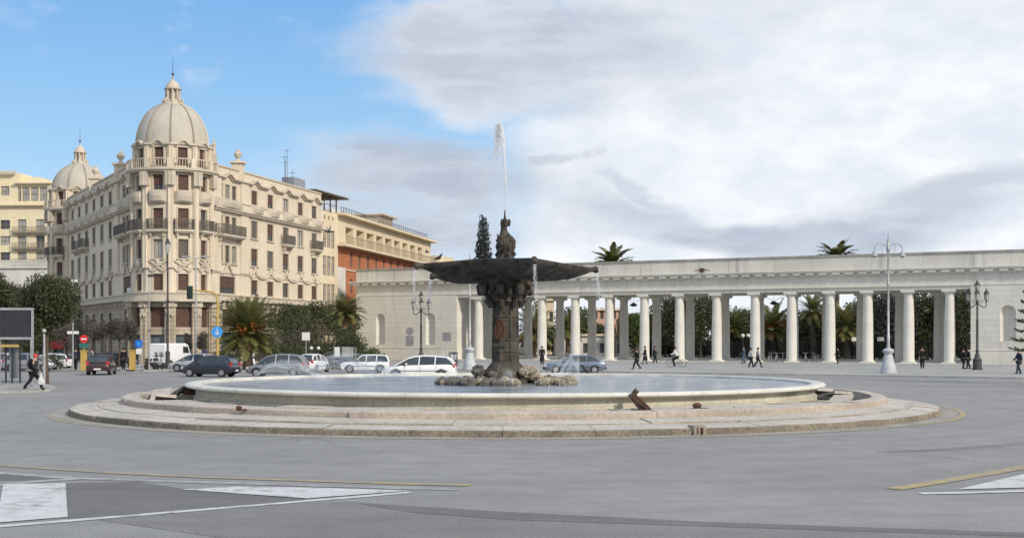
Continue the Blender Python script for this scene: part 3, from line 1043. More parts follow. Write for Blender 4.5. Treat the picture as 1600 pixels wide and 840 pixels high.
q = random.Random(11)
rk = 0
for i in range(86):
    if i < 54:
        a = q.uniform(0, 2 * math.pi)
        rr = 1.25 + 1.35 * q.random() ** 0.8
        x = rr * math.cos(a) * 1.02
        y = rr * math.sin(a) * 1.0
        r = q.uniform(.16, .30)
        z = 0.88 + max(0, (1.9 - rr) * 0.16) + q.uniform(-.02, .03)
        r *= .85
    else:
        x = q.uniform(-2.5, 2.85)
        y = -math.sqrt(max(0.2, 2.9 ** 2 - x * x)) * q.uniform(.55, .95)
        r = q.uniform(.14, .27)
        z = 0.90 + q.uniform(-.02, .05)
    if abs(x - 0.75) < .2 and y < -1.6:
        continue
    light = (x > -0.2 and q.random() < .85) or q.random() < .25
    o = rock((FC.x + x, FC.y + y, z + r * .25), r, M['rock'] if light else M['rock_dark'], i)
    where = 'on the right of the pedestal' if x > .9 else ('on the left of the pedestal' if x < -.9 else 'close by the foot of the pedestal')
    where += ', in front of it' if y < 0 else ', behind it'
    tag(o, ('pale brown rough rock heaped ' if light else 'dark wet rock heaped ') + where, 'rock', 'rocks heaped in the fountain pool')
q = random.Random(5)
for i in range(12):
    a = i / 12 * 2 * math.pi + q.uniform(-.2, .2)
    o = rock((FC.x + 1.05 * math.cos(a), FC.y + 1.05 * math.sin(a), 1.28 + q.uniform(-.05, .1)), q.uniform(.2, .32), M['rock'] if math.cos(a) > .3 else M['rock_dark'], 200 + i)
    tag(o, ('pale' if math.cos(a) > .3 else 'dark') + ' rock of the upper ring hugging the pedestal foot ' + ('at its front' if math.sin(a) < 0 else 'at its back'), 'rock', 'rocks hugging the pedestal foot')

# nozzles on the rim
def nozzle(name, loc, dirv, m, s=1.0, label='', cat='nozzle'):
    t = thing(name, label, cat, loc)
    d = Vector(dirv).normalized()
    b = MB()
    b.tube([Vector((0, 0, -.02)) - d * .05 * s, d * .3 * s + Vector((0, 0, .18 * s)), d * .5 * s + Vector((0, 0, .36 * s))], [.10 * s, .085 * s, .06 * s], 8)
    b.build('barrel', m, t, smooth=True)
    b = MB()
    b.box((0, 0, .03 * s), (.34 * s, .26 * s, .07 * s), .4)
    b.build('base_plate', m, t)
    b = MB()
    b.lathe([(.07 * s, 0), (.10 * s, .02 * s), (.10 * s, .09 * s), (.05 * s, .11 * s), (.01, .11 * s)], tuple(d * .5 * s + Vector((0, 0, .33 * s))), 10)
    b.build('nozzle_head', m, t, smooth=True)
    return t


pr = P(480, 62.6)
for px, ang, m, lab in ((480, None, M['iron'], 'dark bent water nozzle on the far rim at the left'), (922, None, M['iron'], 'small dark water nozzle on the far rim right of the rocks')):
    # point of the rim circle seen at that column, on the far side
    s_ = (px - 800) / F_PX
    A = 1 + s_ * s_
    B = -2 * (s_ * FC.x + FC.y)
    C_ = FC.x ** 2 + FC.y ** 2 - 11.8 ** 2
    D = (-B + math.sqrt(B * B - 4 * A * C_)) / (2 * A)
    loc = P(px, D, 1.01)
    inw = (FC - Vector((loc.x, loc.y, 0))).normalized()
    nozzle('water_nozzle', loc, (-inw.x * .6 - .5, -.2, 0), m, 0.9, lab)
# rusty cast iron spout assembly standing on the steps at the front right
t = thing('cast_iron_spout', 'rusty broken iron spout leaning against the front of the basin', 'spout', (FC.x + 4.02, FC.y - 12.0, 0.52))
b = MB()
b.tube([(-.14, .30, .34), (-.06, .05, .25), (.08, -.30, .12), (.22, -.62, .03)], [.075, .075, .07, .06], 8)
b.build('pipe', M['rust'], t, smooth=True)
for dx in (-.16, .20):
    b = MB()
    b.tube([(-.14 + dx * .5, .34, .40), (.08 + dx * .8, -.36, .12), (.15 + dx * .8, -.60, .04)], [.05, .05, .05], 4)
    b.build('bracket', M['rust'], t)
b = MB()
b.tube([(-.12, .40, .30), (-.08, .42, .46), (-.02, .40, .56), (.03, .36, .50)], [.07, .09, .09, .05], 8)
b.build('spout_head', M['bronze'], t, smooth=True)
t = thing('cast_iron_spout', 'dark iron spout sticking out of the left end of the basin', 'spout', (FC.x - 11.5, FC.y - 2.8, 0.62))
b = MB()
b.tube([(.1, .1, .22), (-.25, -.2, .18), (-.5, -.5, .02), (-.62, -.8, -.1)], [.12, .12, .10, .08], 8)
b.build('pipe', M['iron'], t, smooth=True)
b = MB()
b.box((-.1, -.1, .12), (.4, .35, .3), .5)
b.build('bracket', M['rust'], t)
for lx, ly, s_, lab in ((5.80, -11.9, .75, 'small rusty iron stump on the steps right of the leaning spout'), (-7.9, -12.1, .5, 'small ochre lump of iron on the left front steps')):
    t = thing('iron_stump', lab, 'pipe stump', (FC.x + lx, FC.y + ly, 0.50))
    b = MB()
    b.lathe([(.16 * s_, 0), (.15 * s_, .14 * s_), (.19 * s_, .16 * s_), (.19 * s_, .22 * s_), (.09 * s_, .30 * s_), (.01, .31 * s_)], n=10)
    b.build('stub', M['rust'], t, smooth=True)
    b = MB()
    b.box((.2 * s_, 0, .05 * s_), (.5 * s_, .2 * s_, .1 * s_), .3)
    b.build('flange', M['rust'], t)
t = thing('drain_block', 'small notched stone drain block set into the front kerb', 'drain', (FC.x + 5.35, FC.y - 15.12, 0.0))
b = MB()
b.box((0, 0, .13), (.36, .35, .27), .38)
b.build('block', M['riser'], t)
b = MB()
for dx in (-.07, .07):
    b.box((dx + .06, -.17, .12), (.05, .05, .18), .38)
b.build('grate', M['rust'], t)

# water in the air
def jet_mesh(name, strands, m, label, cat, parent_loc=(0, 0, 0), group=None, n=5):
    b = MB()
    for pts, rad in strands:
        b.tube(pts, rad, n, cap=False)
    o = b.build(name, m, smooth=True)
    o.location = parent_loc
    tag(o, label, cat, group)
    return o


q = random.Random(21)
str_ = []
top = Vector((-.20, 0, 10.95))
b0 = Vector((0.13, 0, 7.55))
for k in range(7):
    pts, rad = [], []
    jx = q.uniform(-.035, .035)
    for i in range(22):
        t = i / 21
        z = 7.58 + (10.9 - 7.58) * (1 - (1 - t) ** 1.9)
        x = 0.0 - .22 * t ** 2.2 + jx * t * 1.4 + .01 * math.sin(i * 2.1 + k)
        pts.append((x, jx * t, z))
        rad.append(.012 + .020 * t + q.uniform(-.003, .004))
    str_.append((pts, rad))
for k in range(9):       # falling back on the windward side
    x0 = q.uniform(-.34, -.18)
    dx = q.uniform(-.02, .16)
    ln = q.uniform(.25, 1.0)
    pts, rad = [], []
    for i in range(8):
        t = i / 7
        pts.append((x0 - dx * math.sqrt(t + .01), q.uniform(-.03, .03), 10.92 - ln * t * t - .05 * t))
        rad.append((.022 + q.uniform(0, .012)) * (1 - .7 * t))
    str_.append((pts, rad))
for k in range(230):
    t = q.random() ** .7
    x = -.24 - .34 * t * q.random() + .12 * q.random()
    z = 10.95 - 1.25 * t + q.uniform(-.1, .05)
    s_ = q.uniform(.008, .024)
    str_.append(([(x, q.uniform(-.2, .2), z + s_ * 2), (x, q.uniform(-.2, .2) * 0 + 0, z - s_)], s_))
jo = jet_mesh('water_jet', [(p, r) for p, r in str_], M['jet'], 'tall thin water jet rising from the top of the fountain', 'water jet', FC)
b = MB()
for k in range(16):
    x0, ln, wd = q.uniform(-.30, -.16), q.uniform(.35, 1.5), q.uniform(.03, .24)
    y0 = q.uniform(-.10, .10)
    b.tube([(x0 - wd * (i / 9) ** .6, y0, 11.0 - .04 * i - ln * (i / 9) ** 1.8) for i in range(10)], [.035 + .05 * math.sin(math.pi * (i + 1) / 11) for i in range(10)], 6, cap=False)
for k in range(5):
    b.tube([(-.22 * t_ ** 2.2 + q.uniform(-.01, .01), q.uniform(-.01, .01), 7.6 + 3.4 * t_) for t_ in [i / 12 for i in range(13)]], [.018 + .045 * i / 12 for i in range(13)], 6, cap=False)
b.build('mist', M['mist'], jo, smooth=True)
for i in range(5):
    if TA[i] > 1.0 and TA[i] < 2.2:
        continue
    str_ = []
    d = Vector((math.cos(TA[i]), math.sin(TA[i]), 0))
    p = d * (TR[i] + .18)
    for k in range(8):
        ln = q.uniform(.8, 1.9)
        z0 = TZ[i] - .25
        pts = [(p.x + q.uniform(-.05, .05) * (1 + t * 1.5) + .10 * d.x * t, p.y + q.uniform(-.05, .05), z0 - ln * t) for t in [w_ / 7 for w_ in range(8)]]
        str_.append((pts, [.030 * (1 - .55 * w_ / 7) for w_ in range(8)]))
    for k in range(90):
        t = q.random()
        c = Vector((p.x + q.uniform(-.12, .12) * (1 + t), p.y + q.uniform(-.1, .1), TZ[i] - .3 - 3.9 * t))
        s_ = q.uniform(.006, .016)
        str_.append(([c, c - Vector((0, 0, s_ * 4))], s_))
    lab = ['water trickling from the left tip of the bronze bowl', 'water trickling from the front tip of the bronze bowl', 'water trickling from the right tip of the bronze bowl', '', 'water trickling from the lower left tip of the bronze bowl'][i]
    jet_mesh('water_trickle', str_, M['drop'], lab, 'water trickle', FC, 'water falling from the bowl tips')['kind'] = 'stuff'
# low fans of spray thrown inwards from the rim
def fan(x0, y0, x1, y1, h, n, spread, lab, mt='veil', rad=.06):
    str_ = []
    for k in range(n):
        ax_, ay = q.uniform(-.3, .3), q.uniform(-.3, .3)
        ex, ey = x1 + q.uniform(-spread, spread), y1 + q.uniform(-spread, spread)
        hh = h * q.uniform(.45, 1.1)
        pts = []
        for i in range(12):
            t = i / 11
            pts.append((x0 + ax_ * .15 + (ex - x0) * t, y0 + ay * .15 + (ey - y0) * t, 1.05 + hh * 4 * t * (1 - t) - .12 * t))
        str_.append((pts, [rad * (.35 + .9 * i / 11) for i in range(12)]))
    for k in range(n * 26):
        t = q.random()
        hh = h * q.uniform(.2, 1.1)
        c = Vector((x0 + (x1 - x0) * t + q.uniform(-spread, spread) * t, y0 + (y1 - y0) * t + q.uniform(-spread, spread) * t, 1.0 + hh * 4 * t * (1 - t)))
        s_ = q.uniform(.006, .018)
        str_.append(([c, c + Vector((s_, 0, -s_ * 2))], s_))
    o = jet_mesh('water_spray', str_, M[mt], lab, 'water spray', FC, 'low spray thrown from the basin rim')
    o['kind'] = 'stuff'


fan(-8.9, 7.8, -5.2, 4.0, 1.05, 34, 1.3, 'broad veil of fine spray over the left back of the pool')
fan(-10.6, 4.6, -7.6, 2.2, .75, 22, .9, 'small veil of fine spray at the left end of the pool')
fan(3.4, 11.2, 2.2, 5.2, 1.0, 20, .9, 'fine spray over the back of the pool right of the pedestal')
fan(0.3, -2.9, -.2, -2.2, .5, 7, .4, 'splashing water in front of the rocks below the pedestal')
# ---------------------------------------------------------------- colonnade
CA = math.atan2(-0.489, 0.872)
CO = Vector((-3.8, 157.4, 0))
cu = Vector((math.cos(CA), math.sin(CA)))
cn = Vector((-math.sin(CA), math.cos(CA)))


def s_at(px, d=0.0):
    r = (px - 800) / F_PX
    ox, oy = CO.x + cn.x * d, CO.y + cn.y * d
    return (oy * r - ox) / (cu.x - cu.y * r)


co_ = thing('colonnade', 'long pale stone colonnade with two end pavilions and a plain attic', 'colonnade', CO, CA)
S0, S1, S2, S3 = s_at(562), s_at(719), s_at(1519), 78.0
DB = 8.5


def colmesh():
    b = MB()
    b.box((0, 0, .14), (1.30, 1.30, .28))
    p1 = b
    sh = MB()
    sh.lathe([(.60, .28), (.60, .36), (.55, .42), (.535, .5), (.53, 2.5), (.505, 4.8), (.455, 6.75), (.455, 6.80), (.49, 6.82), (.49, 6.88), (.455, 6.90)], n=28)
    cpx = MB()
    cpx.lathe([(.455, 6.90), (.50, 6.98), (.60, 7.08), (.62, 7.12)], n=28)
    cpx.box((0, 0, 7.235), (1.32, 1.32, .23))
    return p1, sh, cpx


p1, sh, cpx = colmesh()
c_sh = sh.build('column', M['column'], co_, smooth=True, angle=30)
c_pl = p1.build('plinth', M['stone'], c_sh)
c_cp = cpx.build('capital', M['column'], c_sh, smooth=True, angle=30)
front = [748, 797, 847, 899, 952, 1007, 1062, 1120, 1180, 1237, 1297, 1356, 1420, 1484]
backs = [825, 875, 925, 975, 1026, 1078, 1133, 1187, 1240, 1292, 1346, 1406, 1467]
first = True
for row, d in ((front, 0.0), (backs, DB)):
    for px in row:
        s = s_at(px, d)
        if first:
            c_sh.location = (s, d, 0)
            first = False
            continue
        c = copy_tree(c_sh, co_)
        c.location = (s, d, 0)


def wall_grid(b, f, x0, x1, z0, z1, holes, depth=0.35, reveal=True):
    """vertical wall through f(x, d, z) with rectangular holes; d = outward distance"""
    xs = sorted(set([x0, x1] + [h[0] for h in holes] + [h[1] for h in holes]))
    zs = sorted(set([z0, z1] + [h[2] for h in holes] + [h[3] for h in holes]))
    xs = [x for x in xs if x0 - 1e-6 <= x <= x1 + 1e-6]
    zs = [z for z in zs if z0 - 1e-6 <= z <= z1 + 1e-6]
    for i in range(len(xs) - 1):
        for j in range(len(zs) - 1):
            cx, cz = (xs[i] + xs[i + 1]) / 2, (zs[j] + zs[j + 1]) / 2
            if any(h[0] < cx < h[1] and h[2] < cz < h[3] for h in holes):
                continue
            b.face([f(xs[i], 0, zs[j]), f(xs[i + 1], 0, zs[j]), f(xs[i + 1], 0, zs[j + 1]), f(xs[i], 0, zs[j + 1])])
    if reveal:
        for h in holes:
            a, c, e, g_ = h[:4]
            for p, q_ in (((a, e), (a, g_)), ((a, g_), (c, g_)), ((c, g_), (c, e)), ((c, e), (a, e))):
                b.face([f(p[0], 0, p[1]), f(q_[0], 0, q_[1]), f(q_[0], -depth, q_[1]), f(p[0], -depth, p[1])])


def niche(b, f, cx, w, z0, z1, n=14):
    """round-headed niche: spandrels and half-round back, for a hole cx-w/2..cx+w/2, z0..z1"""
    r = w / 2
    zc = z1 - r
    arc = [(cx - r * math.cos(math.pi * k / n), zc + r * math.sin(math.pi * k / n)) for k in range(n + 1)]
    for k in range(n):
        a, c = arc[k], arc[k + 1]
        b.face([f(a[0], 0, a[1]), f(c[0], 0, c[1]), f(c[0], 0, z1), f(a[0], 0, z1)])
    m = 10
    rows = []
    for zz in (z0, zc):
        rows.append([f(cx - r * math.cos(math.pi * k / m), -r * math.sin(math.pi * k / m) * .8, zz) for k in range(m + 1)])
    for lv in range(1, 6):
        ph = lv / 5 * math.pi / 2
        rr = r * math.cos(ph)
        rows.append([f(cx - rr * math.cos(math.pi * k / m), -rr * math.sin(math.pi * k / m) * .8, zc + r * math.sin(ph)) for k in range(m + 1)])
    b.grid(rows)
    b.face([f(cx - r * math.cos(math.pi * k / m), -r * math.sin(math.pi * k / m) * .8, z0) for k in range(m + 1)])


fF = lambda x, d, z: (x, -0.75 - d, z)
TOPW = 7.75
for nm, a, c, nps in (('left_pavilion', S0, S1, [(600, 1.32), (678, 1.32)]), ('right_pavilion', S2, S3, [(1577, 1.45), (1660, 1.45)])):
    b = MB()
    ns = []
    holes = []
    for px, w in nps:
        s = s_at(px)
        holes.append((s - w / 2, s + w / 2, 1.85 if nm[0] == 'l' else 2.35, 5.55 if nm[0] == 'l' else 5.75))
    wall_grid(b, fF, a, c, 1.5, TOPW, holes, reveal=False)
    for h in holes:
        niche(b, fF, (h[0] + h[1]) / 2, h[1] - h[0], h[2], h[3])
    y1 = DB + 1.0
    b.face([(a, y1, 1.5), (a, -.75, 1.5), (a, -.75, TOPW), (a, y1, TOPW)])
    b.face([(c, -.75, 1.5), (c, y1, 1.5), (c, y1, TOPW), (c, -.75, TOPW)])
    b.face([(c, y1, 1.5), (a, y1, 1.5), (a, y1, TOPW), (c, y1, TOPW)])
    wl = b.build('pavilion_wall', M['stone_course'], co_)
    b = MB()
    b.bb(a - .08, c + .08, -.84, y1 + .08, 0.0, 1.42)
    b.bb(a - .12, c + .12, -.88, y1 + .12, 1.42, 1.5)
    b.build('base_course', M['stone'], wl)
    if nm[0] == 'l':     # dark doorway in the inner jamb
        b = MB()
        b.bb(c + .005, c + .06, 3.4, 5.2, .1, 3.9)
        b.build('doorway', M['plastic'], wl)
# stylobate
b = MB()
b.bb(S1 - .2, S2 + .2, -1.0, DB + 1.0, 0.0, 0.16)
b.build('stylobate', M['stone'], co_)
# architrave beams, frieze
b = MB()
for y0, y1 in ((-.62, .62), (DB - .62, DB + .62)):
    b.bb(S1, S2, y0, y1, 7.35, 7.75)
b.bb(S0, S3, -.62 - .13, DB + 1.0, 7.78, 8.82)
b.bb(S0 - .05, S3, -.80, DB + 1.05, 7.70, 7.78)
b.build('architrave', M['stone'], co_)
b = MB()
b.bb(S1, S2, .66, DB - .66, 7.55, 7.72)
b.build('ceiling', M['stone'], co_)
b = MB()
b.bb(S0 - .12, S3, -.92, DB + 1.15, 8.82, 8.95)
b.bb(S0 - .65, S3, -1.38, DB + 1.6, 9.22, 9.36)
b.bb(S0 - .72, S3, -1.46, DB + 1.7, 9.36, 9.46)
b.bb(S0 - .15, S3, -.95, DB + 1.1, 8.95, 9.22)
b.build('cornice', M['stone'], co_)
b = MB()
x = S0 + .05
PIT = 1.34
while x < S3:
    b.bb(x, x + .80, -1.32, -.95, 9.02, 9.22)
    x += PIT
for yk in range(8):
    y = -1.2 + yk * PIT
    b.bb(S0 - .70, S0 - .15, y + .2, y + 1.0, 9.02, 9.22)
b.build('bracket_row', M['stone'], co_)
b = MB()
b.bb(S0 + .05, S3, -.80, DB + .9, 9.46, 10.82)
b.build('attic', M['stone_attic'], co_)
b = MB()
b.bb(S0 - .05, S3, -.92, DB + 1.0, 10.82, 11.0)
b.build('coping', mat('dirty_coping', (0.38, 0.365, 0.33), (0.27, 0.26, 0.235), .6, .9, streak=.5), co_)
# small wrought ornament on the attic
b = MB()
sx = s_at(1105)
b.ball((sx, -1.55, 9.72), .20, 10, 7, (1, .5, 1))
for k in range(10):
    a = k * math.pi / 5
    L_ = .85 if k % 5 == 0 else .42
    b.tube([(sx, -1.55, 9.72), (sx + L_ * .55 * math.cos(a), -1.57, 9.72 + .5 * L_ * math.sin(a) + .06), (sx + L_ * math.cos(a), -1.55, 9.72 + L_ * .7 * math.sin(a))], [.08, .06, .03], 6)
b.build('ornament', M['rust'], co_, smooth=True)

# park fence behind the colonnade
def fence(s0, s1, d, lab):
    t = thing('iron_fence', lab, 'fence', CO, CA)
    b = MB()
    n = int((s1 - s0) / .16)
    for i in range(n):
        x = s0 + (s1 - s0) * i / n
        b.box((x, d, 1.15), (.035, .035, 2.3))
    for z in (.25, 1.2, 2.1):
        b.bb(s0, s1, d - .025, d + .025, z, z + .05)
    b.build('railing', M['iron'], t)
    k = int((s1 - s0) / 4)
    for i in range(k + 1):
        b = MB()
        x = s0 + (s1 - s0) * i / k
        b.box((x, d, 1.3), (.16, .16, 2.6))
        b.ball((x, d, 2.7), .12, 8, 5)
        b.build('post', M['iron'], t)
    b = MB()
    b.bb(s0, s1, d - .2, d + .2, 0, .30)
    b.build('kerb', M['stone'], t)


fence(s_at(1060, 13), s_at(1225, 13), 13.0, 'black iron railing behind the middle columns')
fence(s_at(1232, 13), s_at(1540, 13), 13.0, 'black iron railing with tall bars behind the right hand columns')

# ---------------------------------------------------------------- the domed corner hotel
HC = Vector((-32.65, 130.0, 0))
ho = thing('corner_palace', 'beige domed corner palace with a round tower and two long wings', 'building', HC)


def mkf(ox, oy, ux, uy, nx, ny):
    return lambda s, d, z: (ox + ux * s + nx * d, oy + uy * s + ny * d, z)


HM = dict(wall=MB(), trim=MB(), base=MB())
K1 = dict(glass='glass', s='shutter', g='shutter_grey', c='curtain')


def window(f, h, parent, kind='glass', name='window', depth=.22, mull=True):
    a, c, e, g_ = h[:4]
    b = MB()
    fw = .06
    def bar(x0, x1, z0, z1, d0=-depth, d1=-depth + .06):
        P8 = [f(x0, d1, z0), f(x1, d1, z0), f(x1, d1, z1), f(x0, d1, z1)]
        b.face(P8)
        b.face([f(x0, d1, z0), f(x0, d1, z1), f(x0, d0, z1), f(x0, d0, z0)])
        b.face([f(x1, d1, z1), f(x1, d1, z0), f(x1, d0, z0), f(x1, d0, z1)])
        b.face([f(x0, d1, z1), f(x1, d1, z1), f(x1, d0, z1), f(x0, d0, z1)])
        b.face([f(x1, d1, z0), f(x0, d1, z0), f(x0, d0, z0), f(x1, d0, z0)])
    bar(a, a + fw, e, g_)
    bar(c - fw, c, e, g_)
    bar(a + fw, c - fw, e, e + fw)
    bar(a + fw, c - fw, g_ - fw, g_)
    if mull:
        bar((a + c) / 2 - .025, (a + c) / 2 + .025, e + fw, g_ - fw)
    o = b.build(name, M['frame'], parent)
    p = MB()
    p.face([f(a, -depth - .01, e), f(c, -depth - .01, e), f(c, -depth - .01, g_), f(a, -depth - .01, g_)])
    gm = 'glass'
    if kind == 'curtain':
        gm = 'curtain'
    p.build('pane', M[gm], o)
    if kind in ('shutter', 'shutter_grey', 'half'):
        p = MB()
        zb = e + .03 if kind != 'half' else e + (g_ - e) * .35
        zz = zb
        p.face([f(a + .02, -depth + .075, zb), f(c - .02, -depth + .075, zb), f(c - .02, -depth + .075, g_ - .02), f(a + .02, -depth + .075, g_ - .02)])
        p.build('shutter', M['shutter' if kind != 'shutter_grey' else 'shutter_grey'], o)
    return o


def fbox(b, f, s0, s1, d0, d1, z0, z1):
    c = [f(s0, d0, z0), f(s1, d0, z0), f(s1, d1, z0), f(s0, d1, z0), f(s0, d0, z1), f(s1, d0, z1), f(s1, d1, z1), f(s0, d1, z1)]
    for q_ in ((0, 1, 2, 3), (7, 6, 5, 4), (4, 5, 1, 0), (5, 6, 2, 1), (6, 7, 3, 2), (7, 4, 0, 3)):
        b.face([c[i] for i in q_])


def surround(b, f, h, w=.12, d=.06, sill=True, hood=False):
    a, c, e, g_ = h[:4]
    fbox(b, f, a - w, a, 0.0, d, e, g_)
    fbox(b, f, c, c + w, 0.0, d, e, g_)
    fbox(b, f, a - w, c + w, 0.0, d + .02, g_, g_ + w)
    if sill:
        fbox(b, f, a - w - .05, c + w + .05, 0.0, d + .12, e - .12, e)
    if hood:
        fbox(b, f, a - w - .1, c + w + .1, 0.0, .25, g_ + w, g_ + w + .10)


def balcony(f, s0, s1, z, parent, solid=False, depth=.75, curved=False):
    b = MB()
    fbox(b, f, s0, s1, 0.0, depth, z - .18, z)
    fbox(b, f, s0 + .1, s1 - .1, 0.0, depth - .15, z - .30, z - .18)
    for s in (s0 + .25, s1 - .40):
        fbox(b, f, s, s + .15, 0.0, depth * .6, z - .62, z - .30)
    o = b.build('balcony', M['plaster_grey'], parent)
    r = MB()
    H = .95
    if solid:
        fbox(r, f, s0 + .04, s1 - .04, depth - .12, depth - .04, z, z + H)
        fbox(r, f, s0 + .04, s0 + .12, 0, depth - .12, z, z + H)
        fbox(r, f, s1 - .12, s1 - .04, 0, depth - .12, z, z + H)
        r.build('parapet', M['plaster'], o)
    else:
        n = max(2, int((s1 - s0) / .13))
        for i in range(n + 1):
            s = s0 + .05 + (s1 - s0 - .1) * i / n
            fbox(r, f, s - .018, s + .018, depth - .07, depth - .035, z, z + H)
        for k in range(6):
            d = depth * k / 6
            for s in (s0 + .05, s1 - .05):
                fbox(r, f, s - .018, s + .018, d, d + .035, z, z + H)
        fbox(r, f, s0 + .02, s1 - .02, depth - .09, depth - .02, z + H, z + H + .05)
        fbox(r, f, s0 + .02, s0 + .08, 0, depth - .09, z + H, z + H + .05)
        fbox(r, f, s1 - .08, s1 - .02, 0, depth - .09, z + H, z + H + .05)
        fbox(r, f, s0 + .02, s1 - .02, depth - .08, depth - .03, z + .08, z + .12)
        r.build('railing', M['rail'], o)
    return o


def wavy_cornice(b, f, s0, s1, z, centres, w=1.0, h=.42, d=.42, t=.20):
    n = int((s1 - s0) / .14)
    pr = []
    for i in range(n + 1):
        s = s0 + (s1 - s0) * i / n
        dz = 0
        for c in centres:
            u = abs(s - c) / w
            if u < 1:
                dz = max(dz, h * (0.5 + 0.5 * math.cos(math.pi * u)) ** .8)
        pr.append((s, z + dz))
    rows = []
    for s, zz in pr:
        rows.append([f(s, 0, zz - .12), f(s, d * .45, zz - .12), f(s, d * .5, zz), f(s, d, zz + .03), f(s, d, zz + t), f(s, 0, zz + t)])
    b.grid(rows)
    b.face(rows[0])
    b.face(rows[-1][::-1])


def garland(b, f, centres, z, s0, s1):
    """hung swags between window heads with a small bust over each window"""
    cs = [s0] + list(centres) + [s1]
    for i in range(len(cs) - 1):
        a, c = cs[i], cs[i + 1]
        if c - a < .6:
            continue
        pts = []
        for k in range(11):
            t = k / 10
            pts.append(f(a + (c - a) * t, .10, z + .55 - .62 * math.sin(math.pi * t) ** .8))
        b.tube(pts, [.05 + .07 * math.sin(math.pi * k / 10) for k in range(11)], 6)
    for c in centres:
        b.ball(f(c, .12, z + .75), .22, 8, 6, (1, 1, 1.3))
        b.tube([f(c - .45, .08, z + .28), f(c - .2, .12, z + .62), f(c, .14, z + .5), f(c + .2, .12, z + .62), f(c + .45, .08, z + .28)], [.08, .12, .13, .12, .08], 6)


def urn(f, s, z, k=1.0):
    c = f(s, -.3, z)
    b = MB()
    b.box((c[0], c[1], z + .9 * k), (1.15 * k, 1.15 * k, 1.8 * k))
    b.box((c[0], c[1], z + 1.9 * k), (1.6 * k, 1.6 * k, .2 * k))
    o = b.build('roof_pier', M['plaster'], ho)
    u = MB()
    u.lathe([(.42 * k, 0), (.25 * k, .15 * k), (.16 * k, .35 * k), (.40 * k, .62 * k), (.44 * k, .85 * k), (.30 * k, 1.05 * k), (.20 * k, 1.15 * k), (.22 * k, 1.25 * k), (.02, 1.42 * k)], (c[0], c[1], z + 2.0 * k), 14)
    u.build('urn', M['plaster_grey'], o, smooth=True)


rk2 = random.Random(9)
LV = dict(F1=(7.1, 8.65), F2=(10.1, 11.9), F3=(13.0, 14.8), F4=(16.5, 17.95))


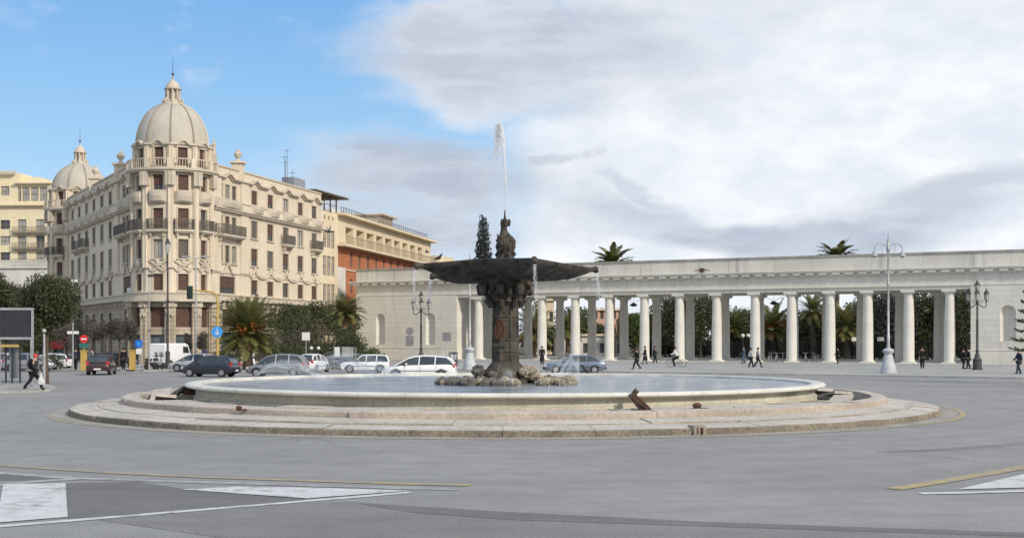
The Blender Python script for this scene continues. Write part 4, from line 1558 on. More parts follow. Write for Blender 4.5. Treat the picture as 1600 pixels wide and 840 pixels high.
def wing(f, L, piers, bays, triples, ends=True, left=False):
    W, T, B = HM['wall'], HM['trim'], HM['base']
    holes = []
    wins = []
    for c in bays:
        for k, (lv, ww) in enumerate((('F1', 1.6), ('F2', 1.6), ('F3', 1.55), ('F4', 1.45))):
            z0, z1 = LV[lv]
            h = (c - ww / 2, c + ww / 2, z0, z1)
            holes.append(h)
            kd = rk2.choice(['shutter_grey', 'glass', 'shutter', 'glass', 'shutter_grey', 'half', 'curtain', 'half'])
            wins.append((h, kd, lv))
        h = (c - .75, c + .75, 3.7, 5.3)
        holes.append(h)
        wins.append((h, 'glass', 'M'))
    for c in triples:
        for lv in ('F2', 'F3', 'F4'):
            z0, z1 = LV[lv]
            for dx in (-1.55, 0, 1.55):
                h = (c + dx - .50, c + dx + .50, z0, z1 - .05)
                holes.append(h)
                wins.append((h, rk2.choice(['glass', 'glass', 'shutter', 'curtain']), lv))
        h = (c - 1.75, c + 1.75, 7.05, 8.75)
        holes.append(h)
        wins.append((h, 'half', 'F1T'))
    wall_grid(W, f, 0, L, 6.9, 18.7, [h for h in holes if h[2] > 6.9], .14)
    # below the ledge : rusticated ground storey with shop openings
    gh = [h for h in holes if h[2] < 6]
    shops = []
    for c in bays:
        shops.append((c - .9, c + .9, .2, 3.0))
    for c in triples:
        shops.append((c - 1.4, c + 1.4, .2, 3.2))
        h = (c - 1.2, c + 1.2, 3.75, 5.5)
        gh.append(h)
        wins.append((h, 'shutter', 'M'))
    wall_grid(B, f, 0, L, 0.0, 6.3, gh + shops, .30)
    for h in shops:
        b = MB()
        b.face([f(h[0], -.30, h[2]), f(h[1], -.30, h[2]), f(h[1], -.30, h[3]), f(h[0], -.30, h[3])])
        b.build('shop_front', M['shop'], ho)
    # ledge
    fbox(T, f, -.2, L + .2, 0.0, .70, 6.3, 6.5)
    fbox(T, f, -.1, L + .1, 0.0, .55, 6.5, 6.82)
    fbox(T, f, -.15, L + .15, 0.0, .64, 6.82, 6.92)
    n = int(L / 1.2)
    for i in range(n):
        s = (i + .5) * L / n
        fbox(T, f, s - .12, s + .12, 0.0, .45, 5.85, 6.3)
    # string courses
    fbox(T, f, 0, L, 0.0, .10, 9.05, 9.2)
    fbox(T, f, 0, L, 0.0, .55, 15.38, 15.55)
    fbox(T, f, 0, L, 0.0, .40, 15.2, 15.38)
    fbox(W, f, 0, L, 0.0, .34, 15.55, 16.22)
    fbox(T, f, 0, L, 0.0, .42, 16.22, 16.32)
    n = int(L / 1.0)
    for c in list(bays) + list(triples):     # bowed balconettes in the ledge
        w_ = 1.5 if c in bays else 2.9
        rows = []
        for z, e in ((15.42, .5), (15.6, .72), (16.0, .86), (16.32, .88), (16.36, .70)):
            rows.append([f(c - w_ + 2 * w_ * k / 8, .34 + (e - .34) * math.sin(math.pi * k / 8) ** .5, z) for k in range(9)])
        T.grid(rows)
    wavy_cornice(T, f, 0, L, 18.45, bays + triples, 1.15, .42)
    fbox(W, f, 0, L, -.30, -.02, 18.7, 19.55)
    fbox(T, f, 0, L, -.36, .10, 19.55, 19.72)
    for s in piers:                 # giant pilasters
        fbox(W, f, s - .9, s + .9, 0.0, .18, 9.2, 15.2)
        fbox(W, f, s - .9, s + .9, 0.0, .22, 16.32, 18.4)
    garland(T, f, bays, 8.95, bays[0] - 1.5, bays[-1] + 1.5)
    for h, kd, lv in wins:
        window(f, h, ho, kd, mull=(h[1] - h[0] < 2.5), depth=.12)
        surround(T, f, h, .10 if h[1] - h[0] < .7 else .13, .05, sill=True, hood=(lv in ('F2',) and h[1] - h[0] > .7 and False))
    for c in triples:
        balcony(f, c - 2.7, c + 2.7, 12.85, ho, depth=.9)
        T.tube([f(c - 1.6, .1, 9.0), f(c - .9, .12, 9.1), f(c - .4, .14, 9.7), f(c, .16, 10.0), f(c + .4, .14, 9.7), f(c + .9, .12, 9.1), f(c + 1.6, .1, 9.0)], .10, 6)


# right wing
ur = Vector((math.sin(R(13.3)), math.cos(R(13.3))))
nr = Vector((ur.y, -ur.x))
ro = HC + Vector((nr.x, nr.y, 0)) * 3.0
fR = mkf(ro.x, ro.y, ur.x, ur.y, nr.x, nr.y)


def s_on(o, u, px):
    r = (px - 800) / F_PX
    return (o.y * r - o.x) / (u.x - u.y * r)


LR = s_on(ro, ur, 502)
bR = [s_on(ro, ur, px) for px in (397, 422, 446, 469, 490.5)]
tR = [s_on(ro, ur, 355)]
pierR = [s_on(ro, ur, 380.5)]
HM = dict(wall=MB(), trim=MB(), base=MB())
wing(fR, LR, pierR + [s_on(ro, ur, 337)], bR, tR)
for k_, v_ in HM.items():
    v_.build({'wall': 'wall', 'trim': 'moulding', 'base': 'ground_storey'}[k_], M[{'wall': 'plaster', 'trim': 'plaster_grey', 'base': 'base_stone'}[k_]], ho, off=HC)
HM = dict(wall=MB(), trim=MB(), base=MB())
# left wing
ul = Vector((-math.sin(R(27.5)), math.cos(R(27.5))))
nl = Vector((-ul.y, ul.x))
lo = HC + Vector((nl.x, nl.y, 0)) * 3.0
LL = 50.0
fL0 = mkf(lo.x, lo.y, ul.x, ul.y, nl.x, nl.y)
bL = [s_on(lo, ul, px) for px in (172.5, 159.5, 147, 135.5, 124, 113.7, 102.5)]
tL = [s_on(lo, ul, 199)]
# run the left wing with s measured backwards so that faces look outwards
fL = lambda s, d, z: fL0(LL - s, d, z)
wing(fL, LL, [LL - s_on(lo, ul, 184), LL - s_on(lo, ul, 97)], sorted([LL - x for x in bL]), [LL - x for x in tL] + [LL - s_on(lo, ul, 89)], left=True)
for px in (376,):
    urn(fR, s_on(ro, ur, px), 18.7, .95)
for px in (184, 145):
    urn(fL0, s_on(lo, ul, px), 18.6, .95)
for c in (LL - bL[3], LL - bL[4]):
    balcony(fL, c - 1.3, c + 1.3, 12.9, ho, depth=.75)
balcony(fR, bR[2] - 1.25, bR[2] + 1.25, 12.9, ho)
balcony(fR, bR[4] - 1.25, bR[4] + 1.25, 12.9, ho)
# roof and hidden back walls
b = MB()
e1 = fR(LR, 0, 0)
e2 = fL0(LL, 0, 0)
fr0 = fR(0, 0, 0)
fl0 = fL0(0, 0, 0)
back1 = (e1[0] - nr.x * 9, e1[1] - nr.y * 9)
back2 = (e2[0] - nl.x * 9, e2[1] - nl.y * 9)
mid_ = (HC.x - 1.2, HC.y + 22)
poly = ccw([(fr0[0], fr0[1]), (e1[0], e1[1]), back1, mid_, back2, (e2[0], e2[1]), (fl0[0], fl0[1])])
b.face([(p[0], p[1], 18.72) for p in poly])
pts_b = [(e1[0], e1[1]), back1, mid_, back2, (e2[0], e2[1])]
for i in range(len(pts_b) - 1):
    p, q_ = pts_b[i], pts_b[i + 1]
    b.face([(p[0], p[1], 0), (q_[0], q_[1], 0), (q_[0], q_[1], 19.6), (p[0], p[1], 19.6)])
b.build('roof', M['plaster_grey'], ho, off=HC)


# towers
def tower(C, sc_, a_list, seg, dh=4.05, dz=0.0):
    """faceted round tower; a_list = facet bearings (degrees, 0 = towards the camera, + to the right)"""
    W, T, B = MB(), MB(), MB()
    RR = 3.55 * sc_
    hw = RR * math.tan(R(seg / 2))
    for a in a_list:
        n = Vector((math.sin(R(a)), -math.cos(R(a))))
        u = Vector((-n.y, n.x))
        f = mkf(C.x + n.x * RR - u.x * hw, C.y + n.y * RR - u.y * hw, u.x, u.y, n.x, n.y)
        L = 2 * hw
        c = L / 2
        hs = []
        kds = [('F1', .98, 'shutter'), ('F2', .95, 'curtain' if abs(a + 8) < 3 else rk2.choice(['shutter_grey', 'glass', 'half'])), ('F3', 1.0, 'shutter' if abs(a) < 40 else 'glass'), ('F4', .98, 'half' if abs(a + 8) < 3 else 'shutter')]
        for lv, ww, kd in kds:
            z0, z1 = LV[lv]
            if lv == 'F3':
                z0 -= .15
            hs.append(((c - ww / 2, c + ww / 2, z0, z1), kd))
        wall_grid(W, f, 0, L, 6.9, 18.35, [h for h, _ in hs], .26)
        for h, kd in hs:
            window(f, h, ho, kd)
            surround(T, f, h, .12, .06)
        g1 = (c - .80, c + .80, 3.65, 5.55)
        g2 = (c - .85, c + .85, .15, 2.95)
        wall_grid(B, f, 0, L, 0.0, 6.05, [g1, g2], .35)
        window(f, g1, ho, 'shutter', depth=.3)
        b = MB()
        b.face([f(g2[0], -.33, g2[2]), f(g2[1], -.33, g2[2]), f(g2[1], -.33, g2[3]), f(g2[0], -.33, g2[3])])
        o = b.build('shop_front', M['shop'], ho)
        b = MB()
        fbox(b, f, g2[0], g2[1], -.30, -.12, .95, 1.45)
        b.build('fascia', M['awning_blue'], o)
        # pilasters at the facet edges
        for e in (0.0, L):
            fbox(W, f, e - .26, e + .26, -.1, .16, 9.2, 18.2)
            fbox(B, f, e - .42, e + .42, -.2, .35, 0.0, 5.6)
            fbox(T, f, e - .50, e + .50, -.2, .48, 5.55, 6.0)
            fbox(T, f, e - .34, e + .34, 0.0, .55, 16.9, 18.2)
            T.tube([f(e - .3, .36, 5.3), f(e, .50, 4.7), f(e + .3, .36, 5.3)], [.10, .16, .10], 6)
        # solid bowed balconette under the top windows, iron balcony one floor lower
        rows = []
        for z, e in ((15.25, .25), (15.45, .60), (15.9, .74), (16.32, .76), (16.34, .6), (16.34, 0.0)):
            rows.append([f(c - .95 + 1.9 * k / 8, e * math.sin(math.pi * k / 8) ** .45 if 0 < k < 8 else 0, z) for k in range(9)])
        T.grid(rows)
        balcony(f, c - .95, c + .95, 12.78, ho, depth=.62)
        garland(T, f, [c], 9.0, .2, L - .2)
        T.tube([f(.3, .1, 9.9), f(c, .16, 9.35), f(L - .3, .1, 9.9)], [.07, .12, .07], 6)
        # drum windows
        h = (c - .46, c + .46, 18.85, 20.55)
        RD = 3.35 * sc_
        hd = RD * math.tan(R(seg / 2))
        fd = mkf(C.x + n.x * RD - u.x * hd, C.y + n.y * RD - u.y * hd, u.x, u.y, n.x, n.y)
        Ld = 2 * hd
        hh = (Ld / 2 - .46, Ld / 2 + .46, 18.85, 20.55)
        wall_grid(W, fd, 0, Ld, 18.3, 21.0, [hh], .3)
        window(fd, hh, ho, 'shutter', depth=.25)
        surround(T, fd, hh, .14, .08, sill=False)
        for e in (0.0, Ld):
            fbox(W, fd, e - .22, e + .22, -.1, .20, 18.4, 20.75)
        wavy_cornice(T, fd, -.12, Ld + .12, 20.72, [Ld / 2], .62, .38, .40, .20)
    # ring ledges
    def ring(b, r0, r1, z0, z1, n=48):
        b.lathe([(r0, z0), (r1, z0), (r1, z1), (r0, z1)], (C.x, C.y, 0), n)
    ring(T, RR - .2, RR * 1.02 + .95, 6.05, 6.25)
    ring(T, RR - .2, RR * 1.02 + .78, 6.25, 6.80)
    ring(T, RR - .2, RR * 1.02 + .88, 6.80, 6.92)
    ring(T, RR - .2, RR * 1.03 + .55, 18.2, 18.35)
    ring(T, RR - .2, RR * 1.03 + .72, 18.35, 18.55)
    ring(T, RR - .2, RR * 1.02 + .12, 16.36, 16.48)
    ring(T, RR - .2, RR * 1.02 + .10, 9.1, 9.22)
    W.build('tower_wall', M['plaster'], ho, off=HC)
    T.build('tower_trim', M['plaster_grey'], ho, off=HC)
    B.build('tower_base', M['base_stone'], ho, off=HC)
    # balustrade of the drum
    r = MB()
    rb = RR * 1.03 + .55
    for k in range(96):
        a = 2 * math.pi * k / 96
        r.box((C.x + rb * math.cos(a), C.y + rb * math.sin(a), 18.95), (.05, .05, .8), a)
    r.lathe([(rb - .06, 19.35), (rb + .06, 19.35), (rb + .06, 19.45), (rb - .06, 19.45)], (C.x, C.y, 0), 48)
    r.build('drum_railing', M['plaster_grey'], ho, off=HC)
    r = MB()
    for k in range(12):
        a = 2 * math.pi * (k + .35) / 12
        r.box((C.x + rb * math.cos(a), C.y + rb * math.sin(a), 18.98), (.22, .5, .95), a)
    r.build('drum_post', M['plaster'], ho, off=HC)
    # dome
    D_ = MB()
    RO = 3.42 * sc_
    prof = []
    for k in range(17):
        t = k / 16
        a = t * R(76)
        prof.append((RO * math.cos(a) ** .92, 21.0 - dz + dh * math.sin(a) / math.sin(R(76))))
    D_.lathe([(RO + .12, 20.8), (RO + .12, 21.0)] + prof, (C.x, C.y, 0), 48)
    dm = D_.build('dome', M['dome'], ho, smooth=True, off=HC)
    rb_ = MB()
    for a in a_list:
        for e in (-.5, .5):
            aa = R(a + e * seg) - R(90)
            rb_.tube([(C.x + (r_ + .05) * math.cos(aa), C.y + (r_ + .05) * math.sin(aa), z) for r_, z in prof], [.09 - .03 * k / 16 for k in range(17)], 6)
    rb_.build('dome_rib', M['rib'], dm, smooth=True, off=HC)
    # lantern
    zt = 0.0
    zT = 21.0 - dz + dh
    k = sc_
    def LZ(b_):
        b_.v = [(p[0], p[1], zT + p[2] * .76) for p in b_.v]
        return b_
    ln = MB()
    ln.lathe([(1.15 * k, zt - .35), (1.10 * k, zt + .05), (.85 * k, zt + .15), (.78 * k, zt + .55), (.55 * k, zt + .6), (.40 * k, zt + .62), (.36 * k, zt + 1.9)], (C.x, C.y, 0), 20)
    ln.lathe([(.50 * k, zt + 1.85), (.82 * k, zt + 1.9), (.85 * k, zt + 2.05), (.66 * k, zt + 2.15), (.60 * k, zt + 2.5), (.42 * k, zt + 2.85), (.15 * k, zt + 3.05), (.08 * k, zt + 3.3), (.14 * k, zt + 3.4), (.02, zt + 3.55)], (C.x, C.y, 0), 20)
    lo_ = LZ(ln).build('lantern', M['plaster_grey'], ho, smooth=True, angle=35, off=HC)
    cl = MB()
    for i in range(8):
        a = math.pi / 4 * i + .2
        cl.tube([(C.x + .62 * k * math.cos(a), C.y + .62 * k * math.sin(a), zt + .5), (C.x + .62 * k * math.cos(a), C.y + .62 * k * math.sin(a), zt + 1.9)], .11 * k, 7)
        cl.tube([(C.x + .85 * k * math.cos(a), C.y + .85 * k * math.sin(a), zt + .1), (C.x + .95 * k * math.cos(a), C.y + .95 * k * math.sin(a), zt + .45), (C.x + .72 * k * math.cos(a), C.y + .72 * k * math.sin(a), zt + .8)], [.14, .13, .08], 6)
    LZ(cl).build('lantern_column', M['plaster_grey'], lo_, off=HC)
    sp = MB()
    sp.tube([(C.x, C.y, zt + 3.4), (C.x, C.y, zt + 4.0), (C.x, C.y, zt + 6.0)], [.06, .03, .018], 6)
    sp.ball((C.x, C.y, zt + 3.85), .13, 8, 6)
    for a in range(4):
        sp.tube([(C.x, C.y, zt + 4.05), (C.x + .22 * math.cos(a * 1.57), C.y + .22 * math.sin(a * 1.57), zt + 3.95)], .02, 5)
    LZ(sp).build('spire', M['iron'], lo_, off=HC)


tower(HC, 1.0, [-83, -45.5, -8, 29.5, 67, 104, 141, 178], 37.5, 4.05)
HC2 = Vector((-53.9, 168.5, 0))
tower(HC2, .98, [-100, -62.5, -25, 12.5, 50, 180], 37.5, 3.35, .15)
for k_, v_ in HM.items():
    v_.build({'wall': 'wall', 'trim': 'moulding', 'base': 'ground_storey'}[k_], M[{'wall': 'plaster', 'trim': 'plaster_grey', 'base': 'base_stone'}[k_]], ho, off=HC)
for o in ho.children_recursive:      # windows, balconies and shop fronts were laid out in world space
    if o.type == 'MESH' and o.name.split('.')[0] in ('window', 'pane', 'shutter', 'balcony', 'railing', 'parapet', 'shop_front', 'fascia', 'roof_pier', 'urn'):
        o.data.transform(Matrix.Translation(-HC))
# figures and a small pier beside the drum
b = MB()
b.box((HC.x + 3.95, HC.y, 19.3), (.5, .5, 1.9))
b.lathe([(.24, 0), (.22, .3), (.14, .75), (.24, 1.05), (.08, 1.25), (.11, 1.4), (.02, 1.6)], (HC.x + 3.95, HC.y, 20.2), 10)
c = fR(2.6, -.3, 0)
b.box((c[0], c[1], 19.9), (.6, .6, .6))
b.lathe([(.16, 0), (.10, .3), (.16, .5), (.02, .8)], (c[0], c[1], 20.2), 10)
b.build('roof_finial', M['plaster_grey'], ho, smooth=True, off=HC)


# ---------------------------------------------------------------- the other buildings
def simple_window(f, h, parent, kind='glass', depth=.15):
    a, c, e, g_ = h
    b = MB()
    b.face([f(a, -depth, e), f(c, -depth, e), f(c, -depth, g_), f(a, -depth, g_)])
    o = b.build('window', M[kind], parent)
    b = MB()
    for s in (a, (a + c) / 2 - .03, c - .06):
        fbox(b, f, s, s + .06, -depth + .005, -depth + .05, e, g_)
    fbox(b, f, a, c, -depth + .05, -depth + .07, (e + g_) / 2 - .03, (e + g_) / 2 + .03)
    b.build('frame', M['frame'], o)
    return o


# narrow yellow house next to the right wing
r2 = Vector(fR(LR, -1.0, 0))
y_ = thing('narrow_house', 'narrow pale yellow house with three window columns and a dark roof pergola', 'building', r2)
u2 = ur
f2 = mkf(0, 0, u2.x, u2.y, nr.x, nr.y)
S_E = s_on(r2, u2, 528)
W = MB()
T = MB()
hs = []
for px in (507.5, 514, 520.5):
    s = s_on(r2, u2, px)
    for z0, z1 in ((3.5, 5.5), (6.9, 9.2), (10.2, 12.6), (13.6, 15.8)):
        hs.append((s - .6, s + .6, z0, z1))
    hs.append((s - .28, s + .28, 17.0, 17.5))
wall_grid(W, f2, 0, S_E, 0, 18.0, hs, .2)
W.face([f2(0, 0, 18.0), f2(S_E, 0, 18.0), f2(S_E, -9, 18.0), f2(0, -9, 18.0)])
W.face([f2(S_E, 0, 0), f2(S_E, -9, 0), f2(S_E, -9, 18.0), f2(S_E, 0, 18.0)])
W.face([f2(S_E, -9, 0), f2(0, -9, 0), f2(0, -9, 18.0), f2(S_E, -9, 18.0)])
W.build('wall', M['cream'], y_)
for h in hs:
    simple_window(f2, h, y_, 'glass' if h[3] - h[2] < 1 else 'curtain', .18)
for i in range(5):
    fbox(T, f2, S_E * i / 4 - .06, S_E * i / 4 + .06, -.3, -.15, 18, 20.0)
    fbox(T, f2, S_E * i / 4 - .06, S_E * i / 4 + .06, -3.3, -3.15, 18, 20.0)
fbox(T, f2, -.5, S_E + 2.5, -3.6, .5, 20.0, 20.2)
fbox(T, f2, 0, S_E, -.12, -.07, 18.9, 18.98)
fbox(T, f2, 0.2, S_E - .2, -3.3, -3.2, 18, 20.0)
T.build('pergola', M['bark'], y_)

# long terracotta building with a loggia
X0 = P(527.5, 168)
ub = Vector((math.sin(R(9.8)), math.cos(R(9.8))))
nb = Vector((ub.y, -ub.x))
bb2 = thing('terracotta_building', 'long terracotta brick building with a cream loggia storey and roof terrace', 'building', X0)
f3 = mkf(0, 0, ub.x, ub.y, nb.x, nb.y)
sB = lambda px: s_on(X0, ub, px)
LB = sB(673)
W, T, BR, RL = MB(), MB(), MB(), MB()
lg = []
for px0, px1 in ((540, 552), (557, 569), (573, 584), (588, 598), (602, 612), (616, 625), (629, 637), (641, 649), (653, 660)):
    lg.append((sB(px0), sB(px1), 14.6, 16.7))
wall_grid(W, f3, 0, LB, 14.3, 17.9, lg, 1.2)
for h in lg:
    b = MB()
    b.face([f3(h[0], -1.2, h[2]), f3(h[1], -1.2, h[2]), f3(h[1], -1.2, h[3]), f3(h[0], -1.2, h[3])])
    o = b.build('loggia_window', M['cream'], bb2)
    simple_window(f3, (h[0] + .5, h[1] - .4, h[2], h[3] - .5), bb2, 'glass', 1.19)
bw_ = []
for px in (549, 562, 575, 588, 600, 611, 622, 632, 642, 651):
    s = sB(px)
    bw_.append((s - .55, s + .55, 11.7, 13.6))
    bw_.append((s - .55, s + .55, 8.3, 10.2))
wall_grid(BR, f3, sB(540), LB, 0, 14.1, bw_, .2)
for h in bw_:
    simple_window(f3, h, bb2, 'shutter_grey' if h[2] > 11 else 'glass', .18)
BR.build('brick_wall', M['brick'], bb2)
g2_ = MB()
wall_grid(g2_, f3, 0, sB(540), 0, 11.5, [], .2)
g2_.build('side_wall', M['white'], bb2)
g3_ = MB()
wall_grid(g3_, f3, 0, sB(540), 11.5, 14.1, [], .2)
g3_.face([f3(0, -8, 0), f3(0, 0, 0), f3(0, 0, 14.1), f3(0, -8, 14.1)])
g3_.build('side_brick', M['brick'], bb2)
fbox(T, f3, -.5, LB + .5, -.1, 1.25, 14.05, 14.3)
fbox(T, f3, -.3, LB + .8, -8, 1.0, 17.9, 18.2)
fbox(T, f3, sB(540), sB(600), 0.0, .12, 11.2, 11.35)
T.build('cornice', M['cream'], bb2)
W.face([f3(0, -8, 14.3), f3(0, 0, 14.3), f3(0, 0, 17.9), f3(0, -8, 17.9)])
W.face([f3(LB, 0, 0), f3(LB, -10, 0), f3(LB, -10, 17.9), f3(LB, 0, 17.9)])
W.build('loggia_wall', M['cream'], bb2)
n = int(LB / .6)
for i in range(n):
    s = LB * i / n
    fbox(RL, f3, s, s + .05, 1.12, 1.17, 14.3, 15.3)
fbox(RL, f3, -.4, LB + .4, 1.10, 1.19, 15.3, 15.36)
RL.build('railing', M['frame'], bb2)
b = MB()
n = int(LB / 1.2)
for i in range(n):
    s = 3 + (LB - 3) * i / n
    fbox(b, f3, s, s + .06, -.5, -.44, 18.2, 19.2)
fbox(b, f3, 3, LB, -.5, -.44, 19.15, 19.22)
fbox(b, f3, 3, LB, -.5, -.44, 18.65, 18.7)
b.build('roof_railing', M['iron'], bb2)
b = MB()
fbox(b, f3, 4, sB(645), -7, -2.0, 18.2, 19.1)
b.build('penthouse', M['white'], bb2)
s = sB(601)
b = MB()
fbox(b, f3, s, s + 7, -5, -.7, 18.2, 19.9)
b.build('roof_kiosk', M['plaster_grey'], bb2)
b = MB()
fbox(b, f3, s - .5, s + 7.5, -5.8, .0, 19.9, 20.1)
b.build('kiosk_roof', M['plaster_grey'], bb2)
# pale block behind the far end
eb = thing('pale_block', 'small pale block behind the far end of the terracotta building', 'building', P(672, 226))
f4 = mkf(0, 0, .95, -.31, -.31, -.95)
W = MB()
hs = [(.6 + i * 1.0, 1.1 + i * 1.0, 14.6, 15.4) for i in range(2)]
wall_grid(W, f4, -6, 1.3, 0, 16.4, [], .2)
W.face([f4(1.3, 0, 0), f4(1.3, -8, 0), f4(1.3, -8, 16.4), f4(1.3, 0, 16.4)])
W.face([f4(-6, 0, 16.4), f4(1.3, 0, 16.4), f4(1.3, -8, 16.4), f4(-6, -8, 16.4)])
W.build('wall', M['cream'], eb)
b = MB()
for i in range(4):
    fbox(b, f4, -4.6 + i * 1.5, -4.0 + i * 1.5, .01, .05, 14.4, 15.2)
b.build('window', M['glass'], eb)
# glazed box and aerials on the wing roof
gx = thing('roof_water_tanks', 'grey slatted box with thin aerials on the roof of the right wing', 'roof plant', fR(s_on(ro, ur, 484), -2.0, 18.72))
b = MB()
b.box((0, 0, 1.4), (1.5, 3.4, 1.9), -R(13.3))
for i in range(4):
    b.box((0, -1.2 + i * .8, .22), (.1, .1, .45))
b.build('tank', M['paint_grey'], gx)
b = MB()
for i, (dx, dy, h) in enumerate(((-.6, -2.0, 4.2), (0, -4.5, 5.2), (-.2, -4.9, 4.4), (-.5, 2.2, 3.5))):
    b.tube([(dx, dy, 0), (dx, dy, h)], .025, 5)
    b.tube([(dx - .4, dy, h - .2), (dx + .4, dy, h - .2)], .02, 5)
b.build('aerial', M['iron'], gx)

# tall yellow flats at the far left
YL = thing('yellow_flats', 'tall yellow block of flats with rows of small balconies', 'building', P(-60, 232))
uy = Vector((math.cos(R(-3)), math.sin(R(-3))))
ny_ = Vector((uy.y, -uy.x))
f5 = mkf(0, 0, uy.x, uy.y, ny_.x, ny_.y)
sY = lambda px: s_on(Vector(YL.location), uy, px)
W, T = MB(), MB()
hs = []
kk = []
for i in range(7):
    zt = 22.6 - i * 2.75
    for px in (8, -18, -40):
        s = sY(px)
        kk.append(((s - .85, s + .85, zt - 1.35, zt + .2), 'curtain' if i % 2 else 'glass'))
    for px in (34.5, 63):
        s = sY(px)
        kk.append(((s - .75, s + .75, zt - 1.9, zt + .3), 'curtain' if (i + px) % 2 else 'glass'))
top = [((sY(1.5), sY(14.5), 27.0, 28.6), 'curtain')] + [((sY(a), sY(c), 26.0, 28.4), 'curtain') for a, c in ((28, 33), (34.5, 46), (48, 60), (62, 74))]
kk2 = [k for k in kk] + top
wall_grid(W, f5, 0, sY(79), 0, 29.0, [k[0] for k in kk2], .3)
for h, kd in kk2:
    simple_window(f5, h, YL, kd, .28)
W.face([f5(sY(79), 0, 0), f5(sY(79), -12, 0), f5(sY(79), -12, 29), f5(sY(79), 0, 29)])
W.face([f5(0, 0, 29), f5(sY(79), 0, 29), f5(sY(79), -12, 29), f5(0, -12, 29)])
fbox(W, f5, 0, sY(30), -9, -.5, 29, 30.9)
fbox(W, f5, sY(30), sY(56), -9, -1.5, 29, 30.3)
W.build('wall', M['yellow'], YL)
fbox(T, f5, -.5, sY(80), 0, .8, 25.2, 25.45)
fbox(T, f5, -.5, sY(26), 0, .7, 30.9, 31.15)
fbox(T, f5, sY(24), sY(81), -1, .8, 28.95, 29.2)
T.build('cornice', M['cream'], YL)
for i in range(7):
    zt = 22.6 - i * 2.75
    for px in (34.5, 63):
        s = sY(px)
        b = MB()
        fbox(b, f5, s - 1.5, s + 1.5, 0, .9, zt - 2.1, zt - 1.95)
        o = b.build('balcony', M['frame'], YL)
        b = MB()
        for k in range(14):
            fbox(b, f5, s - 1.45 + k * .22, s - 1.38 + k * .22, .80, .85, zt - 1.95, zt - 1.1)
        fbox(b, f5, s - 1.5, s + 1.5, .78, .87, zt - 1.1, zt - 1.03)
        b.build('railing', M['frame'], o)
# lower white house in front of it, with a parapet
wt = thing('white_terrace_house', 'low white house with a roof terrace parapet behind the trees', 'building', P(20, 190))
f6 = mkf(0, 0, .99, -.1, -.1, -.99)
sW = lambda px: s_on(Vector(wt.location), Vector((.99, -.1)), px)
b = MB()
wall_grid(b, f6, -4, sW(84), 0, 12.6, [], .2)
b.face([f6(-4, 0, 12.6), f6(sW(84), 0, 12.6), f6(sW(84), -10, 12.6), f6(-4, -10, 12.6)])
b.build('wall', M['white'], wt)
b = MB()
fbox(b, f6, -4, sW(84), 0, .3, 12.4, 12.6)
for i in range(40):
    s = -4 + (sW(84) + 4) * i / 40
    fbox(b, f6, s, s + .12, .05, .2, 12.6, 13.4)
fbox(b, f6, -4, sW(84), 0, .25, 13.4, 13.55)
b.build('parapet', M['white'], wt)
# row of shops beyond the left crossing
shp = thing('shop_row', 'low stone shop row with a red awning beyond the crossing', 'building', P(-40, 158))
f7 = mkf(0, 0, .98, -.2, -.2, -.98)
sS = lambda px: s_on(Vector(shp.location), Vector((.98, -.2)), px)
b = MB()
hs = [(sS(a), sS(c), .2, 2.6) for a, c in ((-20, 0), (6, 28), (34, 54), (60, 78), (84, 106))]
wall_grid(b, f7, 0, sS(112), 0, 7.5, hs, .4)
b.face([f7(0, 0, 7.5), f7(sS(112), 0, 7.5), f7(sS(112), -8, 7.5), f7(0, -8, 7.5)])
b.build('wall', M['base_stone'], shp)
for h in hs:
    b = MB()
    b.face([f7(h[0], -.35, h[2]), f7(h[1], -.35, h[2]), f7(h[1], -.35, h[3]), f7(h[0], -.35, h[3])])
    b.build('shop_front', M['shop'], shp)
b = MB()
c = [f7(sS(79), 0, 2.35), f7(sS(108), 0, 2.35), f7(sS(108), 1.2, 1.75), f7(sS(79), 1.2, 1.75)]
b.face(c)
b.face([c[3], c[2], tuple(Vector(c[2]) - Vector((0, 0, .35))), tuple(Vector(c[3]) - Vector((0, 0, .35)))])
b.build('awning', M['awning_red'], shp)

# buildings seen through the colonnade
def distant(name, lab, px0, px1, D, h, m, rows_, wn, dk='glass'):
    t = thing(name, lab, 'building', P(px0, D))
    L = (px1 - px0) / F_PX * D
    f = mkf(0, 0, 1, 0, 0, -1)
    b = MB()
    hs = []
    for z0, z1 in rows_:
        for i in range(wn):
            c = L * (i + .5) / wn
            hs.append((c - L / wn * .28, c + L / wn * .28, z0, z1))
    wall_grid(b, f, 0, L, 0, h, hs, .2)
    b.face([f(0, -10, 0), f(0, 0, 0), f(0, 0, h), f(0, -10, h)])
    b.face([f(L, 0, 0), f(L, -10, 0), f(L, -10, h), f(L, 0, h)])
    b.face([f(0, 0, h), f(L, 0, h), f(L, -10, h), f(0, -10, h)])
    b.build('wall', m, t)
    for hh in hs:
        b = MB()
        b.face([f(hh[0], -.2, hh[2]), f(hh[1], -.2, hh[2]), f(hh[1], -.2, hh[3]), f(hh[0], -.2, hh[3])])
        b.build('window', M[dk], t)
    b = MB()
    fbox(b, f, -.3, L + .3, -.2, .4, h, h + .3)
    b.build('cornice', M['cream'], t)


distant('terracotta_villa', 'salmon villa half hidden by trees behind the left columns', 926, 974, 225, 7.2, mat('salmon_stucco', (.52, .33, .25), (.46, .29, .22), .3, .9, streak=.3), [(5.8, 7.6)], 5, 'shutter_grey')
distant('park_kiosk', 'low pale kiosk with dark windows behind the left columns', 868, 975, 190, 2.9, M['white'], [(.5, 1.9)], 8)
distant('garden_house', 'cream garden house glimpsed behind the columns beside the pedestal', 838, 866, 215, 8.5, M['cream'], [(2.5, 4.0), (5.2, 6.8)], 3)
